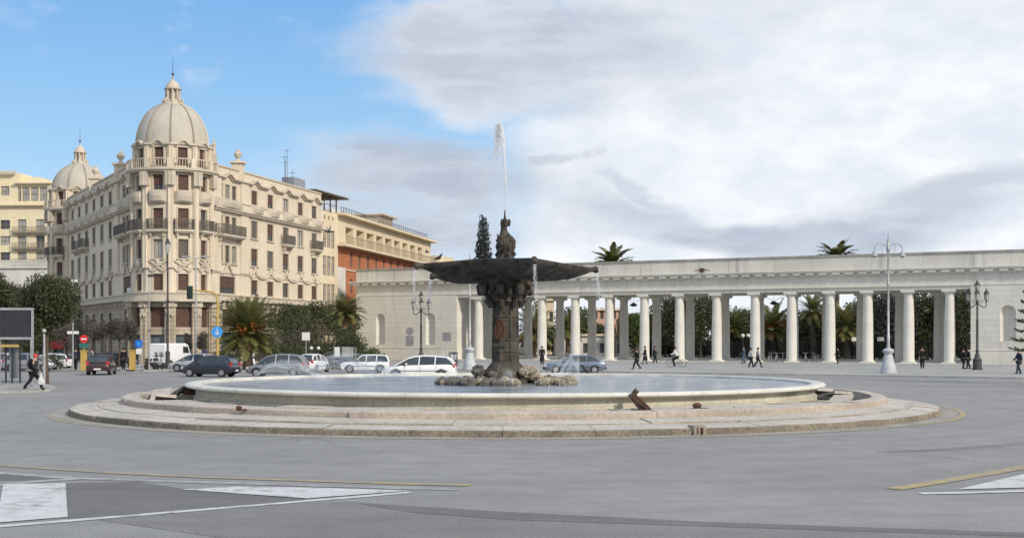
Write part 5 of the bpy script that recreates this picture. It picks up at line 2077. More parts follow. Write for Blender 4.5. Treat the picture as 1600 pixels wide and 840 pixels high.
# ---------------------------------------------------------------- vegetation
def leaf_obj(name, quads, m, parent, rnd):
    me = bpy.data.meshes.new(name)
    vs, fs = [], []
    for qd in quads:
        b_ = len(vs)
        vs.extend(qd)
        fs.append(tuple(range(b_, b_ + len(qd))))
    me.from_pydata([tuple(v) for v in vs], [], fs)
    at = me.attributes.new('rnd', 'FLOAT', 'FACE')
    at.data.foreach_set('value', rnd)
    me.materials.append(m)
    o = bpy.data.objects.new(name, me)
    col.objects.link(o)
    o.parent = parent
    return o


def clump_leaves(clumps, n, size, q, hollow=.45, zf=1.0):
    """leaf-sized faces spread through ellipsoid clumps (centre, radius xyz)"""
    tot = sum(c[1][0] * c[1][1] * c[1][2] for c in clumps) or 1
    quads, rnd = [], []
    for c, r in clumps:
        k = int(n * (r[0] * r[1] * r[2]) / tot) + 4
        tone = q.random()
        for _ in range(k):
            while True:
                d = Vector((q.uniform(-1, 1), q.uniform(-1, 1), q.uniform(-1, 1)))
                if 0.02 < d.length < 1:
                    break
            l = d.length
            d = d / l * (hollow + (1 - hollow) * l ** .6) * (1 + .22 * q.random() ** 3 * 2)
            p = Vector((c[0] + d.x * r[0], c[1] + d.y * r[1], c[2] + d.z * r[2]))
            nn = Vector((q.gauss(0, 1), q.gauss(0, 1), q.gauss(.4, 1))).normalized()
            a = nn.orthogonal().normalized()
            a = (Matrix.Rotation(q.uniform(0, 6.28), 3, nn) @ a)
            b_ = nn.cross(a)
            s = size * q.uniform(.6, 1.3)
            quads.append([p - a * s - b_ * s * .15, p - b_ * s * .5, p + a * s, p + b_ * s * .5])
            rnd.append(min(1, max(0, .65 * tone + .35 * q.random())))
    return quads, rnd


def broad_tree(name, label, cat, loc, h, rx, rz, m, n, size, seed, trunk_r=.16, group=None, trunk_h=None, nclump=26, bare=.0, ry=None):
    q = random.Random(seed)
    t = thing(name, label, cat, loc, 0, group)
    ry = ry or rx
    cz = h - rz
    th = trunk_h if trunk_h is not None else cz - rz * .5
    b = MB()
    b.tube([(0, 0, 0), (q.uniform(-.1, .1), q.uniform(-.1, .1), th * .5), (q.uniform(-.15, .15), 0, th), (q.uniform(-.2, .2), 0, cz)], [trunk_r * 1.3, trunk_r, trunk_r * .85, trunk_r * .5], 8)
    cl = []
    for i in range(nclump):
        a = q.uniform(0, 6.28)
        u = q.random() ** .5
        ph = math.asin(q.uniform(-.85, 1))
        d = Vector((math.cos(a) * math.cos(ph) * rx * .68 * u, math.sin(a) * math.cos(ph) * ry * .68 * u, math.sin(ph) * rz * .68 * (.4 + .6 * u)))
        k = q.uniform(.26, .44)
        c = Vector((0, 0, cz)) + d
        cl.append((c, (rx * k, ry * k, rz * k * .85)))
        if i % 2 == 0:
            b.tube([(0, 0, th * .9), (c.x * .4, c.y * .4, (th + c.z) / 2 + .1), tuple(c)], [trunk_r * .5, trunk_r * .3, trunk_r * .1], 6, cap=False)
            for w in range(2 if not bare else 6):
                e = c + Vector((q.uniform(-1, 1) * rx * .4, q.uniform(-1, 1) * ry * .4, q.uniform(-.2, 1) * rz * .4))
                b.tube([tuple(c * .75 + Vector((0, 0, th)) * .25), tuple(e)], [trunk_r * .2, trunk_r * .06], 5, cap=False)
    b.build('trunk', M['bark'], t, smooth=True)
    qd, rn = clump_leaves(cl, n, size, q)
    leaf_obj('crown', qd, m, t, rn)
    return t


def bush(name, label, cat, loc, rx, ry, h, m, n, size, seed, group=None, nclump=14):
    q = random.Random(seed)
    t = thing(name, label, cat, loc, 0, group)
    cl = []
    for i in range(nclump):
        x = q.uniform(-1, 1) * rx * .75
        y = q.uniform(-1, 1) * ry * .6
        zt = h * (1 - .45 * (x / rx) ** 2) * q.uniform(.6, 1.0)
        r = q.uniform(.22, .36)
        cl.append((Vector((x, y, zt * .62)), (rx * r, ry * r + .2, zt * .42)))
    b = MB()
    for c, r in cl[:8]:
        b.tube([(c.x * .5, c.y * .5, 0), tuple(c)], [.06, .02], 5, cap=False)
    b.build('stems', M['bark'], t)
    qd, rn = clump_leaves(cl, n, size, q, .3)
    leaf_obj('foliage', qd, m, t, rn)
    return t


def palm(name, label, loc, th, R_, nfr, seed, fruit=False, dry=12, tr=.22, droop=1.0, group=None, m='palm', zsq=1.0, up=1.0, pairs=20, lw=.022, full=False):
    q = random.Random(seed)
    t = thing(name, label, 'palm tree', loc, 0, group)
    b = MB()
    zz, rr = [], []
    k = max(4, int(th / .3))
    for i in range(k + 1):
        zz.append((.10 * math.sin(i * .3), 0, th * i / k))
        rr.append(tr * (1.25 - .35 * i / k + (.10 if i % 2 else 0)) * (1.35 if i > k - 3 else 1))
    b.tube(zz, rr, 10)
    b.build('trunk', M['bark'], t)

    def frond(a, el, L, sag):
        """rachis starting at angle el from the vertical"""
        pts = []
        p = Vector((0, 0, th))
        ang = el
        seg = 12
        d0 = Vector((math.cos(a), math.sin(a), 0))
        for i in range(seg + 1):
            pts.append(p.copy())
            ang += sag * (1.0 / seg) * (1 + i / seg)
            p = p + (d0 * math.sin(ang) + Vector((0, 0, math.cos(ang)))) * (L / seg)
        return pts, d0
    green, gr_r, dryq, dr_r = [], [], [], []
    for i in range(nfr + dry):
        isdry = i >= nfr
        a = i * 2.39996 + q.uniform(-.2, .2)
        u = (i + .5) / nfr
        if isdry:
            el, L, sag = q.uniform(1.7, 2.2), R_ * q.uniform(.55, .8), q.uniform(.3, .7)
        else:
            el = .10 + (2.0 if full else 1.45) * u ** .9 / up
            L = R_ * q.uniform(.92, 1.1) * (1.08 - .1 * u)
            sag = (.55 + .5 * q.random()) * droop
        pts, d0 = frond(a, el, L, sag)
        side = Vector((-d0.y, d0.x, 0))
        qs, rs = (dryq, dr_r) if isdry else (green, gr_r)
        tone = q.random()
        for j in range(len(pts) - 1):
            p0, p1 = pts[j], pts[j + 1]
            w = .035 * (1 - j / 12) + .008
            qs.append([p0 - side * w, p0 + side * w, p1 + side * w * .8, p1 - side * w * .8])
            rs.append(tone * .5)
        for j in range(pairs):
            v = .14 + .86 * j / pairs
            x = v * (len(pts) - 1)
            j0 = min(int(x), len(pts) - 2)
            p = pts[j0].lerp(pts[j0 + 1], x - j0)
            tg = (pts[j0 + 1] - pts[j0]).normalized()
            ll = R_ * .21 * math.sin(math.pi * (.12 + .84 * v)) ** .7
            for sd in (-1, 1):
                dd = (side * sd * .72 + tg * .62 + Vector((0, 0, .10 - .38 * q.random()))).normalized()
                e = p + dd * ll * q.uniform(.85, 1.1)
                wd = tg.cross(dd).cross(dd).normalized() * lw * R_ / 2.6
                qs.append([p - wd * .5, p + wd * .5, p.lerp(e, .5) + wd, e, p.lerp(e, .5) - wd])
                rs.append(min(1, tone * .6 + .4 * q.random()))
    leaf_obj('crown', green, M[m], t, gr_r)
    if dry:
        leaf_obj('dry_fronds', dryq, M['palm_dry'], t, dr_r)
    if fruit:
        b = MB()
        for i in range(46):
            a = q.uniform(0, 6.28)
            L = R_ * q.uniform(.30, .55)
            el = q.uniform(.9, 1.5)
            e = Vector((math.cos(a) * L * math.sin(el), math.sin(a) * L * math.sin(el), th + L * math.cos(el)))
            b.tube([(0, 0, th), tuple(e), tuple(e + Vector((math.cos(a) * .1, math.sin(a) * .1, -.22)))], [.03, .03, .02], 5)
            for k in range(4):
                b.ball(e + Vector((q.uniform(-.1, .1), q.uniform(-.1, .1), q.uniform(-.28, 0))), .055, 6, 4)
        b.build('date_stalks', M['palm_fruit'], t)
    return t


# left of the square
broad_tree('evergreen_tree', 'big dense evergreen tree with a round dark crown behind the walking pedestrian', 'tree', P(72, 76), 6.5, 2.0, 2.05, M['leaf_oak'], 22000, .085, 1, .15, nclump=38)
broad_tree('evergreen_tree', 'dark evergreen tree cut off by the left edge above the dark screen', 'tree', P(-8, 78), 6.7, 1.8, 1.75, M['leaf_oak'], 14000, .085, 2, .14, nclump=30)
broad_tree('evergreen_tree', 'evergreen tree outside the left edge behind the screen', 'tree', P(-75, 80), 6.0, 2.1, 1.8, M['leaf_oak'], 6000, .10, 22, .14)
for i, (px, D, h, rx) in enumerate(((128, 112, 4.3, 1.0), (146, 116, 4.4, 1.1), (166, 115, 4.6, 1.2), (186, 117, 4.5, 1.2), (203, 113, 4.3, 1.1), (100, 118, 4.0, 1.3), (318, 119, 3.3, .8), (292, 121, 3.0, .55))):
    lab = ['behind the no entry sign', 'second from the left before the left wing', 'in the middle of the row before the left wing', 'in front of the left wing near the blue sign', 'nearest the round tower on its left', 'by the red awning', 'just left of the date palm', 'below the right part of the tower'][i]
    broad_tree('street_tree', 'small thin grey street tree ' + lab, 'tree', P(px, D, .13), h, rx, h * .30, M['leaf_grey'], 1500, .085, 30 + i, .07, 'thin street trees before the palace', nclump=12, bare=1)
for i, (px, D, h, rx) in enumerate(((75, 135, 5.4, 2.0), (30, 140, 5.0, 2.4), (-10, 138, 5.2, 2.4), (55, 128, 3.4, 1.6))):
    broad_tree('street_tree', ['dark street tree before the shop row beside the red awning', 'dark street tree before the middle of the shop row', 'dark street tree at the left end of the shop row', 'low dark street tree between the screen post and the red awning'][i], 'tree', P(px, D), h, rx, h * .36, M['leaf_dark'], 3500, .12, 50 + i, .10, 'dark street trees before the shops')
bush('shrub', 'round green shrub in a planter left of the no entry sign', 'shrub', P(88, 108, .13), .75, .6, 1.4, M['leaf_dark'], 900, .07, 60)
# park on the left of the colonnade
palm('date_palm', 'large date palm with orange fruit stalks in front of the palace', P(386, 108, .11), 2.9, 2.95, 130, 70, fruit=True, dry=10, tr=.30, pairs=44, lw=.024, up=1.0, full=True, droop=.42)
palm('fan_palm', 'dark green palm standing beside the left pavilion', P(540, 128, .11), 4.7, 2.3, 56, 71, dry=6, tr=.15, m='palm', pairs=24, lw=.045)
bush_specs = [
    (430, 124, 3.0, 2.2, 3.3, 'leaf_grey', 2600, 'greyish bush between the date palm and the dark trees'),
    (468, 128, 3.0, 2.5, 5.0, 'leaf_dark', 5200, 'tall dark bush right of the date palm'),
    (500, 126, 2.6, 2.2, 4.2, 'leaf_dry', 2600, 'reddish twiggy bush in the middle of the planting'),
    (520, 124, 3.0, 2.2, 3.2, 'leaf_dark', 4200, 'dark bush behind the notice board'),
    (545, 121, 2.2, 1.8, 3.6, 'leaf_dark', 3600, 'dark bush under the palm by the pavilion'),
    (582, 118, 1.35, 1.2, 1.6, 'leaf_green', 2200, 'low green bush against the corner of the pavilion'),
    (450, 116, 2.4, 1.6, 2.2, 'leaf_dark', 3000, 'low dark bush behind the grey car'),
    (496, 115, 2.2, 1.2, 1.7, 'leaf_dark', 2600, 'low dark hedge bush under the white sign'),
    (520, 113, 2.4, .9, 1.15, 'leaf_grey', 2200, 'clipped grey hedge left of the white estate car'),
    (350, 119, 1.8, 1.2, 1.5, 'leaf_dark', 1600, 'low dark bush behind the foot of the date palm'),
]
for i, (px, D, rx, ry, h, mm, n, lab) in enumerate(bush_specs):
    bush('bush', lab, 'bush', P(px, D, .11), rx, ry, h, M[mm], n, .10, 80 + i, None, 18)
for i, (px, D, h, rx) in enumerate(((455, 140, 6.6, 3.0), (492, 146, 7.0, 3.2), (528, 150, 6.6, 2.8))):
    broad_tree('park_tree', ['evergreen park tree right behind the date palm', 'evergreen park tree below the narrow yellow house', 'evergreen park tree beside the left pavilion'][i], 'tree', P(px, D, .11), h, rx, h * .36, M['leaf_dark'], 6500, .12, 100 + i, .15)
# tall conifer behind the bowl and palms over the roof
q = random.Random(120)
cyp = thing('tall_conifer', 'tall narrow grey green conifer rising behind the fountain bowl', 'tree', P(755, 196))
b = MB()
b.tube([(0, 0, 0), (0, 0, 10), (0, 0, 20.0)], [.3, .2, .04], 7)
b.build('trunk', M['bark'], cyp, smooth=True)
cl = []
for i in range(60):
    z = 3 + 17.2 * i / 60
    r = 1.5 * (1 - ((z - 3) / 19.5) ** 2.2) + .15
    a = i * 2.4
    cl.append((Vector((math.cos(a) * r * .55, math.sin(a) * r * .55, z)), (r * .55, r * .55, .62)))
qd, rn = clump_leaves(cl, 15000, .19, q, .15)
leaf_obj('crown', qd, M['leaf_conifer'], cyp, rn)
palm('roof_high_palm', 'tall palm whose head shows above the attic right of the bowl', P(957, 178), 12.0, 3.4, 40, 130, dry=6, tr=.25, pairs=30, up=1.0, lw=.075)
palm('roof_high_palm', 'tall palm whose head shows above the attic left of the white lamp', P(1307, 166), 12.1, 3.1, 42, 131, dry=8, tr=.25, pairs=30, up=1.0, lw=.075)
pk = [
    (833, 176, 3.6, 3.8, 'green palm with an orange tinge right behind the pedestal', True),
    (886, 182, 4.0, 2.8, 'small palm seen between the second pair of columns', False),
    (1146, 172, 4.2, 2.6, 'dark palm seen left of the column by the two lamps globes', False),
    (1207, 168, 3.9, 3.6, 'broad bright palm in the park seen in the middle of the right columns', True),
    (1270, 163, 5.9, 2.6, 'tall dark palm against the sky between two right hand columns', False),
    (1322, 158, 4.0, 3.0, 'yellow green palm behind the railing at the right', False),
]
for i, (px, D, th, R_, lab, fr) in enumerate(pk):
    palm('park_palm', lab, P(px, D), th, R_, 46, 140 + i, fruit=fr, dry=12, tr=.28, pairs=32, lw=.036, full=True, droop=.6)
pt = [
    (845, 205, 5.2, 2.8, 'leaf_green', 'pale tree'), (865, 200, 4.6, 3.0, 'leaf_dark', 'dark tree'), (912, 204, 6.0, 2.3, 'leaf_green', 'green tree'), (938, 202, 5.0, 2.3, 'leaf_dark', 'dark low tree'),
    (992, 188, 7.2, 2.5, 'leaf_green', 'bushy green tree'), (1040, 176, 9.4, 3.6, 'leaf_oak', 'big dark tree'), (1068, 170, 9.6, 3.4, 'leaf_oak', 'big dense tree'), (1095, 172, 9.3, 3.6, 'leaf_oak', 'broad dark tree'),
    (1152, 182, 6.4, 2.8, 'leaf_dark', 'dark tree'), (1178, 184, 7.0, 2.8, 'leaf_green', 'green tree'), (1222, 178, 6.2, 3.2, 'leaf_dark', 'dark tree'), (1262, 172, 6.4, 3.2, 'leaf_dark', 'dense tree'),
    (1296, 170, 7.2, 3.2, 'leaf_green', 'green tree'), (1340, 166, 8.0, 3.6, 'leaf_dark', 'tall dark tree'), (1375, 160, 9.2, 3.6, 'leaf_oak', 'tall dense tree'), (1412, 156, 9.2, 3.6, 'leaf_grey', 'brownish tree'),
    (1448, 154, 9.4, 3.4, 'leaf_dark', 'tall dark tree'), (1482, 154, 9.4, 3.2, 'leaf_dark', 'tall dark tree'), (1510, 152, 9.2, 3.0, 'leaf_oak', 'dark tree'),
]
for i, (px, D, h, rx, mm, ad) in enumerate(pt):
    broad_tree('park_tree', ad + ' in the park seen behind the colonnade ' + ('at the pedestal' if px < 870 else 'beside the salmon villa' if px < 950 else 'left of the middle columns' if px < 1050 else 'behind the middle columns' if px < 1110 else 'behind the palms' if px < 1240 else 'left of the white lamp post' if px < 1380 else 'right of the white lamp post'), 'tree', P(px, D), h, rx * 1.1, h * .50, M[mm], 7500, .17, 160 + i, .16, 'park trees behind the colonnade', nclump=30, trunk_h=2.2)
for i in range(9):
    px = 1035 + i * 58
    dd = 178 - i * 3.0
    bush('bush', 'low dark bush behind the railing, number ' + ['one', 'two', 'three', 'four', 'five', 'six', 'seven', 'eight', 'nine'][i] + ' from the left' , 'bush', P(px, dd), 3.1, 1.5, 3.0, M['leaf_dark'], 4200, .16, 200 + i, 'bushes behind the park railing', 12)
for i, (px, D, h, rx) in enumerate(((900, 262, 9.5, 6), (960, 262, 8, 6), (1010, 250, 8, 5), (1150, 235, 8, 6), (1230, 232, 7.5, 6), (1290, 230, 8, 6))):
    broad_tree('far_tree', 'far tree closing the view through the colonnade', 'tree', P(px, D), h, rx, h * .42, M['leaf_dark'], 2600, .26, 230 + i, .2, 'far trees through the colonnade')
# araucaria branches at the right edge
q = random.Random(250)
ar = thing('araucaria', 'dark conifer with drooping tiers of branches cut by the right edge', 'tree', P(1620, 78))
b = MB()
b.tube([(0, 0, 0), (0, 0, 4), (0, 0, 7.2)], [.18, .13, .03], 8)
b.build('trunk', M['bark'], ar, smooth=True)
qd, rn = [], []
for k in range(9):
    z = 2.4 + k * .52
    rr = 1.45 * (1 - (z - 2.4) / 5.6) + .15
    for w in range(9):
        a = w * 2 * math.pi / 9 + k * .5
        d = Vector((math.cos(a), math.sin(a), 0))
        sd = Vector((-d.y, d.x, 0))
        for j in range(34):
            t = j / 34
            p = d * rr * t + Vector((0, 0, z - .25 * math.sin(t * 2.6) * rr))
            for s_ in (-1, 1):
                e = p + (sd * s_ * .6 + d * .4) * .26 * (1.1 - t) + Vector((0, 0, q.uniform(-.16, .02)))
                qd.append([p - d * .03, p + d * .03, e + Vector((0, 0, .02)), e - Vector((0, 0, .05))])
                rn.append(q.random())
leaf_obj('crown', qd, M['leaf_dark'], ar, rn)

# ---------------------------------------------------------------- street lamps, signs
def candelabra(loc, H, label, arms=3, rot=0.0, k=1.0, lantern_s=1.0):
    t = thing('candelabra_lamp', label, 'street lamp', loc, rot)
    b = MB()
    b.lathe([(.36 * k, 0), (.36 * k, .12), (.30 * k, .16), (.30 * k, .75), (.34 * k, .80), (.20 * k, .95), (.16 * k, 1.2), (.12 * k, 1.25), (.10 * k, 1.5), (.13 * k, 1.55), (.09 * k, 1.65), (.075 * k, H * .55), (.11 * k, H * .56), (.07 * k, H * .57), (.06 * k, H * .74), (.10 * k, H * .75), (.12 * k, H * .77), (.06 * k, H * .79), (.05 * k, H * .88)], n=12)
    p_ = b.build('post', M['iron_green'], t, smooth=True, angle=40)
    pos = [(0, 0, H * .88)]
    ar = MB()
    for i in range(arms):
        a = 2 * math.pi * i / arms
        pts = []
        for j in range(13):
            u = j / 12
            r = .55 * k * 1.25 * math.sin(u * math.pi * .5) ** .8 * (1 if u < .999 else 1)
            z = H * .755 - .34 * math.sin(u * math.pi * .9) + .28 * u ** 3
            pts.append((r * math.cos(a), r * math.sin(a), z))
        ar.tube(pts, [.045 - .015 * j / 12 for j in range(13)], 6)
        r0 = .30 * k
        ar.tube([(r0 * math.cos(a) + .13 * math.cos(w) * math.cos(a), r0 * math.sin(a) + .13 * math.cos(w) * math.sin(a), H * .78 + .12 * math.sin(w)) for w in [x_ * .6 for x_ in range(10)]], .022, 5)
        pos.append((pts[-1][0], pts[-1][1], pts[-1][2]))
    ar.build('arm', M['iron_green'], t, smooth=True)
    for p in pos:
        s = lantern_s
        g_ = MB()
        g_.lathe([(.09 * s, .05), (.12 * s, .08), (.19 * s, .52 * s), (.19 * s, .54 * s)], p, 6)
        lo2 = g_.build('lantern', M['lampglass'], t)
        f_ = MB()
        f_.lathe([(.05 * s, -.04), (.11 * s, .03), (.10 * s, .08)], p, 6)
        f_.lathe([(.23 * s, .52 * s), (.23 * s, .56 * s), (.12 * s, .70 * s), (.09 * s, .74 * s), (.07 * s, .80 * s), (.015, .93 * s)], p, 6)
        for kx in range(6):
            a = 2 * math.pi * kx / 6
            f_.tube([(p[0] + .125 * s * math.cos(a), p[1] + .125 * s * math.sin(a), p[2] + .08), (p[0] + .195 * s * math.cos(a), p[1] + .195 * s * math.sin(a), p[2] + .53 * s)], .015, 4)
        f_.build('lantern_frame', M['iron_green'], lo2)
    return t


candelabra(P(658, 118, .12), 6.45, 'dark three armed lantern lamp before the left pavilion', 3, R(35), 1.15, 1.05)
candelabra(P(1527, 107, .12), 6.95, 'dark three armed lantern lamp before the right pavilion', 3, R(10), 1.15, 1.15)


def crook_lamp(loc, H, label, k=1.0):
    t = thing('crook_lamp', label, 'street lamp', loc, R(8))
    b = MB()
    b.lathe([(.62 * k, 0), (.62 * k, .12), (.55 * k, .16), (.50 * k, .55), (.44 * k, .62), (.30 * k, 1.3), (.26 * k, 1.36), (.36 * k, 1.44), (.42 * k, 1.60), (.34 * k, 1.72), (.16 * k, 1.80)], n=16)
    b.build('base', M['white_metal'], t, smooth=True, angle=40)
    b = MB()
    b.lathe([(.14 * k, 1.75), (.10 * k, 2.2), (.12 * k, 2.7), (.09 * k, 2.75), (.075 * k, H * .62), (.11 * k, H * .63), (.11 * k, H * .64), (.07 * k, H * .65), (.055 * k, H * .86), (.14 * k, H * .87), (.16 * k, H * .89), (.07 * k, H * .91), (.10 * k, H * .94), (.03 * k, H * .97), (.05 * k, H * .98), (.01, H)], n=12)
    b.build('pole', M['galv'], t, smooth=True, angle=40)
    for s in (-1, 1):
        b = MB()
        pts = [(s * .05, 0, H * .80)]
        for j in range(15):
            w = math.pi * j / 14
            pts.append((s * (.56 - .50 * math.cos(w)), 0, H * .885 + .42 * math.sin(w)))
        pts.append((s * 1.06, 0, H * .86))
        b.tube(pts, .035, 6)
        b.tube([(s * .1, 0, H * .83), (s * .4, 0, H * .85), (s * .55, 0, H * .90), (s * .45, 0, H * .93), (s * .32, 0, H * .905)], .022, 5)
        ao = b.build('arm', M['galv'], t, smooth=True)
        b = MB()
        b.lathe([(.03, .10), (.10, .06), (.17, -.05), (.22, -.22), (.26, -.26)], (s * 1.06, 0, H * .86), 12)
        hd = b.build('lamp_hood', M['galv'], ao, smooth=True)
        b = MB()
        b.ball((s * 1.06, 0, H * .86 - .28), .15, 10, 6, (1, 1, .8))
        b.build('bulb', M['lampglass'], hd, smooth=True)
    return t


crook_lamp(P(1388, 97.5, .12), 10.1, 'tall white and grey lamp post with two crook arms before the colonnade', 1.0)
crook_lamp(P(734, 108.5, .12), 9.3, 'tall pale lamp post with two crook arms just left of the fountain pedestal', .95)

# dark tall lamp in front of the round tower
t = thing('slender_lamp', 'tall dark slender lamp post in front of the palace tower', 'street lamp', P(262, 111, .13))
b = MB()
b.lathe([(.30, 0), (.30, .3), (.20, .35), (.18, 1.2), (.24, 1.25), (.10, 1.5), (.085, 5.5), (.13, 5.6), (.08, 5.7), (.07, 9.6)], n=12)
b.build('post', M['iron'], t, smooth=True)
for z in (9.5,):
    b = MB()
    b.lathe([(.07, z - .1), (.16, z + .1), (.24, z + .75)], n=8)
    l_ = b.build('lantern', M['lampglass'], t)
    b = MB()
    b.lathe([(.27, z + .74), (.16, z + .95), (.03, z + 1.25)], n=8)
    b.build('lantern_cap', M['iron'], l_)
t = thing('double_arm_light', 'modern street light with two short arms before the palace tower', 'street lamp', P(306, 109, .13))
b = MB()
b.tube([(0, 0, 0), (0, 0, 9.0)], [.10, .055], 8)
b.build('pole', M['galv'], t, smooth=True)
for s in (-1, 1):
    b = MB()
    b.tube([(0, 0, 8.9), (s * .5, 0, 9.05)], .03, 6)
    a_ = b.build('arm', M['galv'], t)
    b = MB()
    b.box((s * .8, 0, 9.08), (.62, .26, .13))
    b.build('lamp_head', M['galv'], a_)
for px, D, h, lab, mm in ((233, 106, 7.4, 'thin pale pole with a small camera head left of the tall dark lamp', 'galv'), (114, 106, 7.0, 'thin grey pole left of the no entry sign', 'galv')):
    t = thing('thin_pole', lab, 'pole', P(px, D, .13))
    b = MB()
    b.tube([(0, 0, 0), (0, 0, h)], [.07, .04], 7)
    b.build('pole', M[mm], t)
    b = MB()
    b.box((.12, 0, h), (.42, .22, .2))
    b.box((0, 0, h * .42), (.9 if px < 200 else .2, .05, .22))
    b.build('bracket', M['iron'] if px > 200 else M['sign_white'], t)
t = thing('globe_lamp', 'white slim post with a small round lamp beside the pedestrian', 'street lamp', P(69, 69, .12))
b = MB()
b.tube([(0, 0, 0), (0, 0, 2.75)], [.075, .055], 10)
b.build('post', M['galv'], t, smooth=True)
b = MB()
b.ball((0, 0, 2.90), .11, 12, 8)
b.build('globe', M['lampglass'], t, smooth=True)

# traffic signal on its long ochre arm
t = thing('traffic_signal', 'green backed traffic light hanging from an ochre mast arm', 'traffic light', P(340, 103, .11))
b = MB()
b.tube([(0, 0, 0), (0, 0, 5.4), (-.12, 0, 5.85), (-.5, 0, 6.05), (-1.9, 0, 6.2)], [.11, .09, .08, .07, .05], 8)
b.build('mast', M['yellow_pole'], t, smooth=True)
b = MB()
b.box((0, 0, .5), (.55, .4, .9))
b.build('cabinet', M['yellow_pole'], t)
b = MB()
b.box((-2.12, 0, 6.0), (.42, .25, 1.0))
for i in range(3):
    b.lathe([(.12, 0), (.14, .02)], (-2.12, -.13, 5.7 + i * .3), 10)
s_ = b.build('signal_head', M['green_box'], t)
b = MB()
for i in range(3):
    b.tube([(-2.12, -.12, 5.7 + i * .3), (-2.12, -.30, 5.68 + i * .3)], .12, 10)
b.build('visor', M['plastic'], s_)
b = MB()
b.tube([(0, -.13, 3.0), (0, -.16, 3.0)], .42, 24)
d_ = b.build('round_sign', M['sign_azure'], t)
b = MB()
b.box((0, -.175, 3.0), (.07, .02, .44))
b.box((-.08, -.175, 2.88), (.07, .02, .2), 0, Matrix.Translation((-.08, -.175, 2.88)) @ Matrix.Rotation(R(-40), 4, 'Y') @ Matrix.Translation((.08, .175, -2.88)))
b.box((.08, -.175, 2.88), (.07, .02, .2), 0, Matrix.Translation((.08, -.175, 2.88)) @ Matrix.Rotation(R(40), 4, 'Y') @ Matrix.Translation((-.08, .175, -2.88)))
b.build('arrow', M['sign_white'], d_)


def sign_post(name, label, loc, h, kind, m1, m2, extra_=None, pole='galv', rad=.32):
    t = thing(name, label, 'sign', loc)
    b = MB()
    b.tube([(0, .04, 0), (0, .04, h)], .035, 6)
    b.build('post', M[pole], t)
    b = MB()
    if kind == 'round':
        b.tube([(0, -.01, h - rad), (0, .02, h - rad)], rad, 24)
    elif kind == 'square':
        b.box((0, 0, h - rad), (rad * 2, .03, rad * 2))
    else:
        b.box((0, 0, h - rad), (rad * 1.5, .03, rad * 2.2))
    p = b.build('plate', M[m1], t)
    if m2:
        b = MB()
        if kind == 'round':
            b.box((0, -.02, h - rad), (rad * 1.25, .015, rad * .38))
        else:
            b.box((0, -.025, h - rad), (rad * .9, .015, rad * .9))
        b.build('symbol', M[m2], p)
    if extra_:
        b = MB()
        for (w, hh, z) in extra_[1]:
            b.box((0, -.005, z), (w, .03, hh))
        b.build('sub_plate', M[extra_[0]], t)
    return t


sign_post('no_entry_sign', 'red round no entry sign with a white bar by the small trees', P(131, 103, .13), 2.75, 'round', 'sign_red', 'sign_white', ('sign_teal', [(.7, .34, 1.95)]), 'yellow_pole', .31)
sign_post('blue_sign', 'square blue sign with a pale plate beneath, left of the tower', P(217, 103, .13), 2.35, 'square', 'sign_blue', 'sign_azure', ('sign_white', [(.42, .42, 1.5)]), 'galv', .27)
sign_post('white_sign', 'small white square sign above the hedge right of the grey car', P(478, 112, .11), 3.0, 'square', 'sign_white', None, None, 'galv', .33)
sign_post('sign_group', 'grey backs of a round sign and a plate on one post before the left pavilion', P(640, 104, .12), 3.35, 'round', 'sign_back', None, ('sign_back', [(.62, .80, 2.30)]), 'galv', .30)
sign_post('square_back_sign', 'brown backed square sign on a post beside the pavilion corner', P(698, 106, .12), 2.95, 'square', 'sign_back', None, None, 'galv', .33)
t = thing('information_panel', 'small white information panel on grey legs near the pavilion corner', 'sign', P(708, 110, .12))
b = MB()
b.box((0, 0, .85), (.75, .06, 1.1))
b.build('board', M['sign_back'], t)
b = MB()
b.box((.05, -.04, .95), (.45, .02, .45))
b.build('sheet', M['sign_white'], t)
t = thing('notice_board', 'wide framed notice board with two pale posters by the hedge', 'notice board', P(540, 112.5, .11), 0)
b = MB()
for x in (-.95, .85):
    b.box((x, 0, .9), (.09, .09, 1.8))
b.build('leg', M['frame'], t)
b = MB()
b.box((0, 0, 1.35), (1.95, .07, .95))
b.build('frame', M['iron_green'], t)
for x, w, mm in ((-.70, .42, 'sign_white'), (.18, .95, 'curtain')):
    b = MB()
    b.box((x, -.045, 1.37), (w, .02, .82))
    b.build('poster', M[mm], t)
for i, px in enumerate((486.5, 497.5)):
    t = thing('garden_globe', 'white round garden lamp on a short post above the hedge, ' + ('the left one of two' if i == 0 else 'the right one of two'), 'lamp', P(px, 113, .11))
    b = MB()
    b.tube([(0, 0, 0), (0, 0, 1.55)], .035, 6)
    b.build('post', M['iron'], t)
    b = MB()
    b.ball((0, 0, 1.68), .15, 10, 7)
    b.build('globe', M['sign_white'], t, smooth=True)
for i, (px, z) in enumerate(((1160.5, 2.9), (1169, 2.9))):
    t = thing('park_globe', 'white globe lamp in the park, ' + ('left one of the pair seen between the columns' if i == 0 else 'right one of the pair seen between the columns'), 'lamp', P(px, 160))
    b = MB()
    b.tube([(0, 0, 0), (0, 0, z - .15)], .05, 6)
    b.build('post', M['iron'], t)
    b = MB()
    b.ball((0, 0, z), .24, 10, 7)
    b.build('globe', M['sign_white'], t, smooth=True)
for i, (px, D) in enumerate(((1336, 152), (1376, 149))):
    t = thing('park_notice', 'small white notice fixed before the park railing, ' + ('left of the white lamp pole' if i == 0 else 'just behind the white lamp pole'), 'notice', P(px, D))
    b = MB()
    b.box((0, 0, 2.5), (.75, .05, .42))
    b.build('board', M['sign_white'], t)
    b = MB()
    b.tube([(0, .05, 0), (0, .05, 2.6)], .04, 6)
    b.build('post', M['iron'], t)
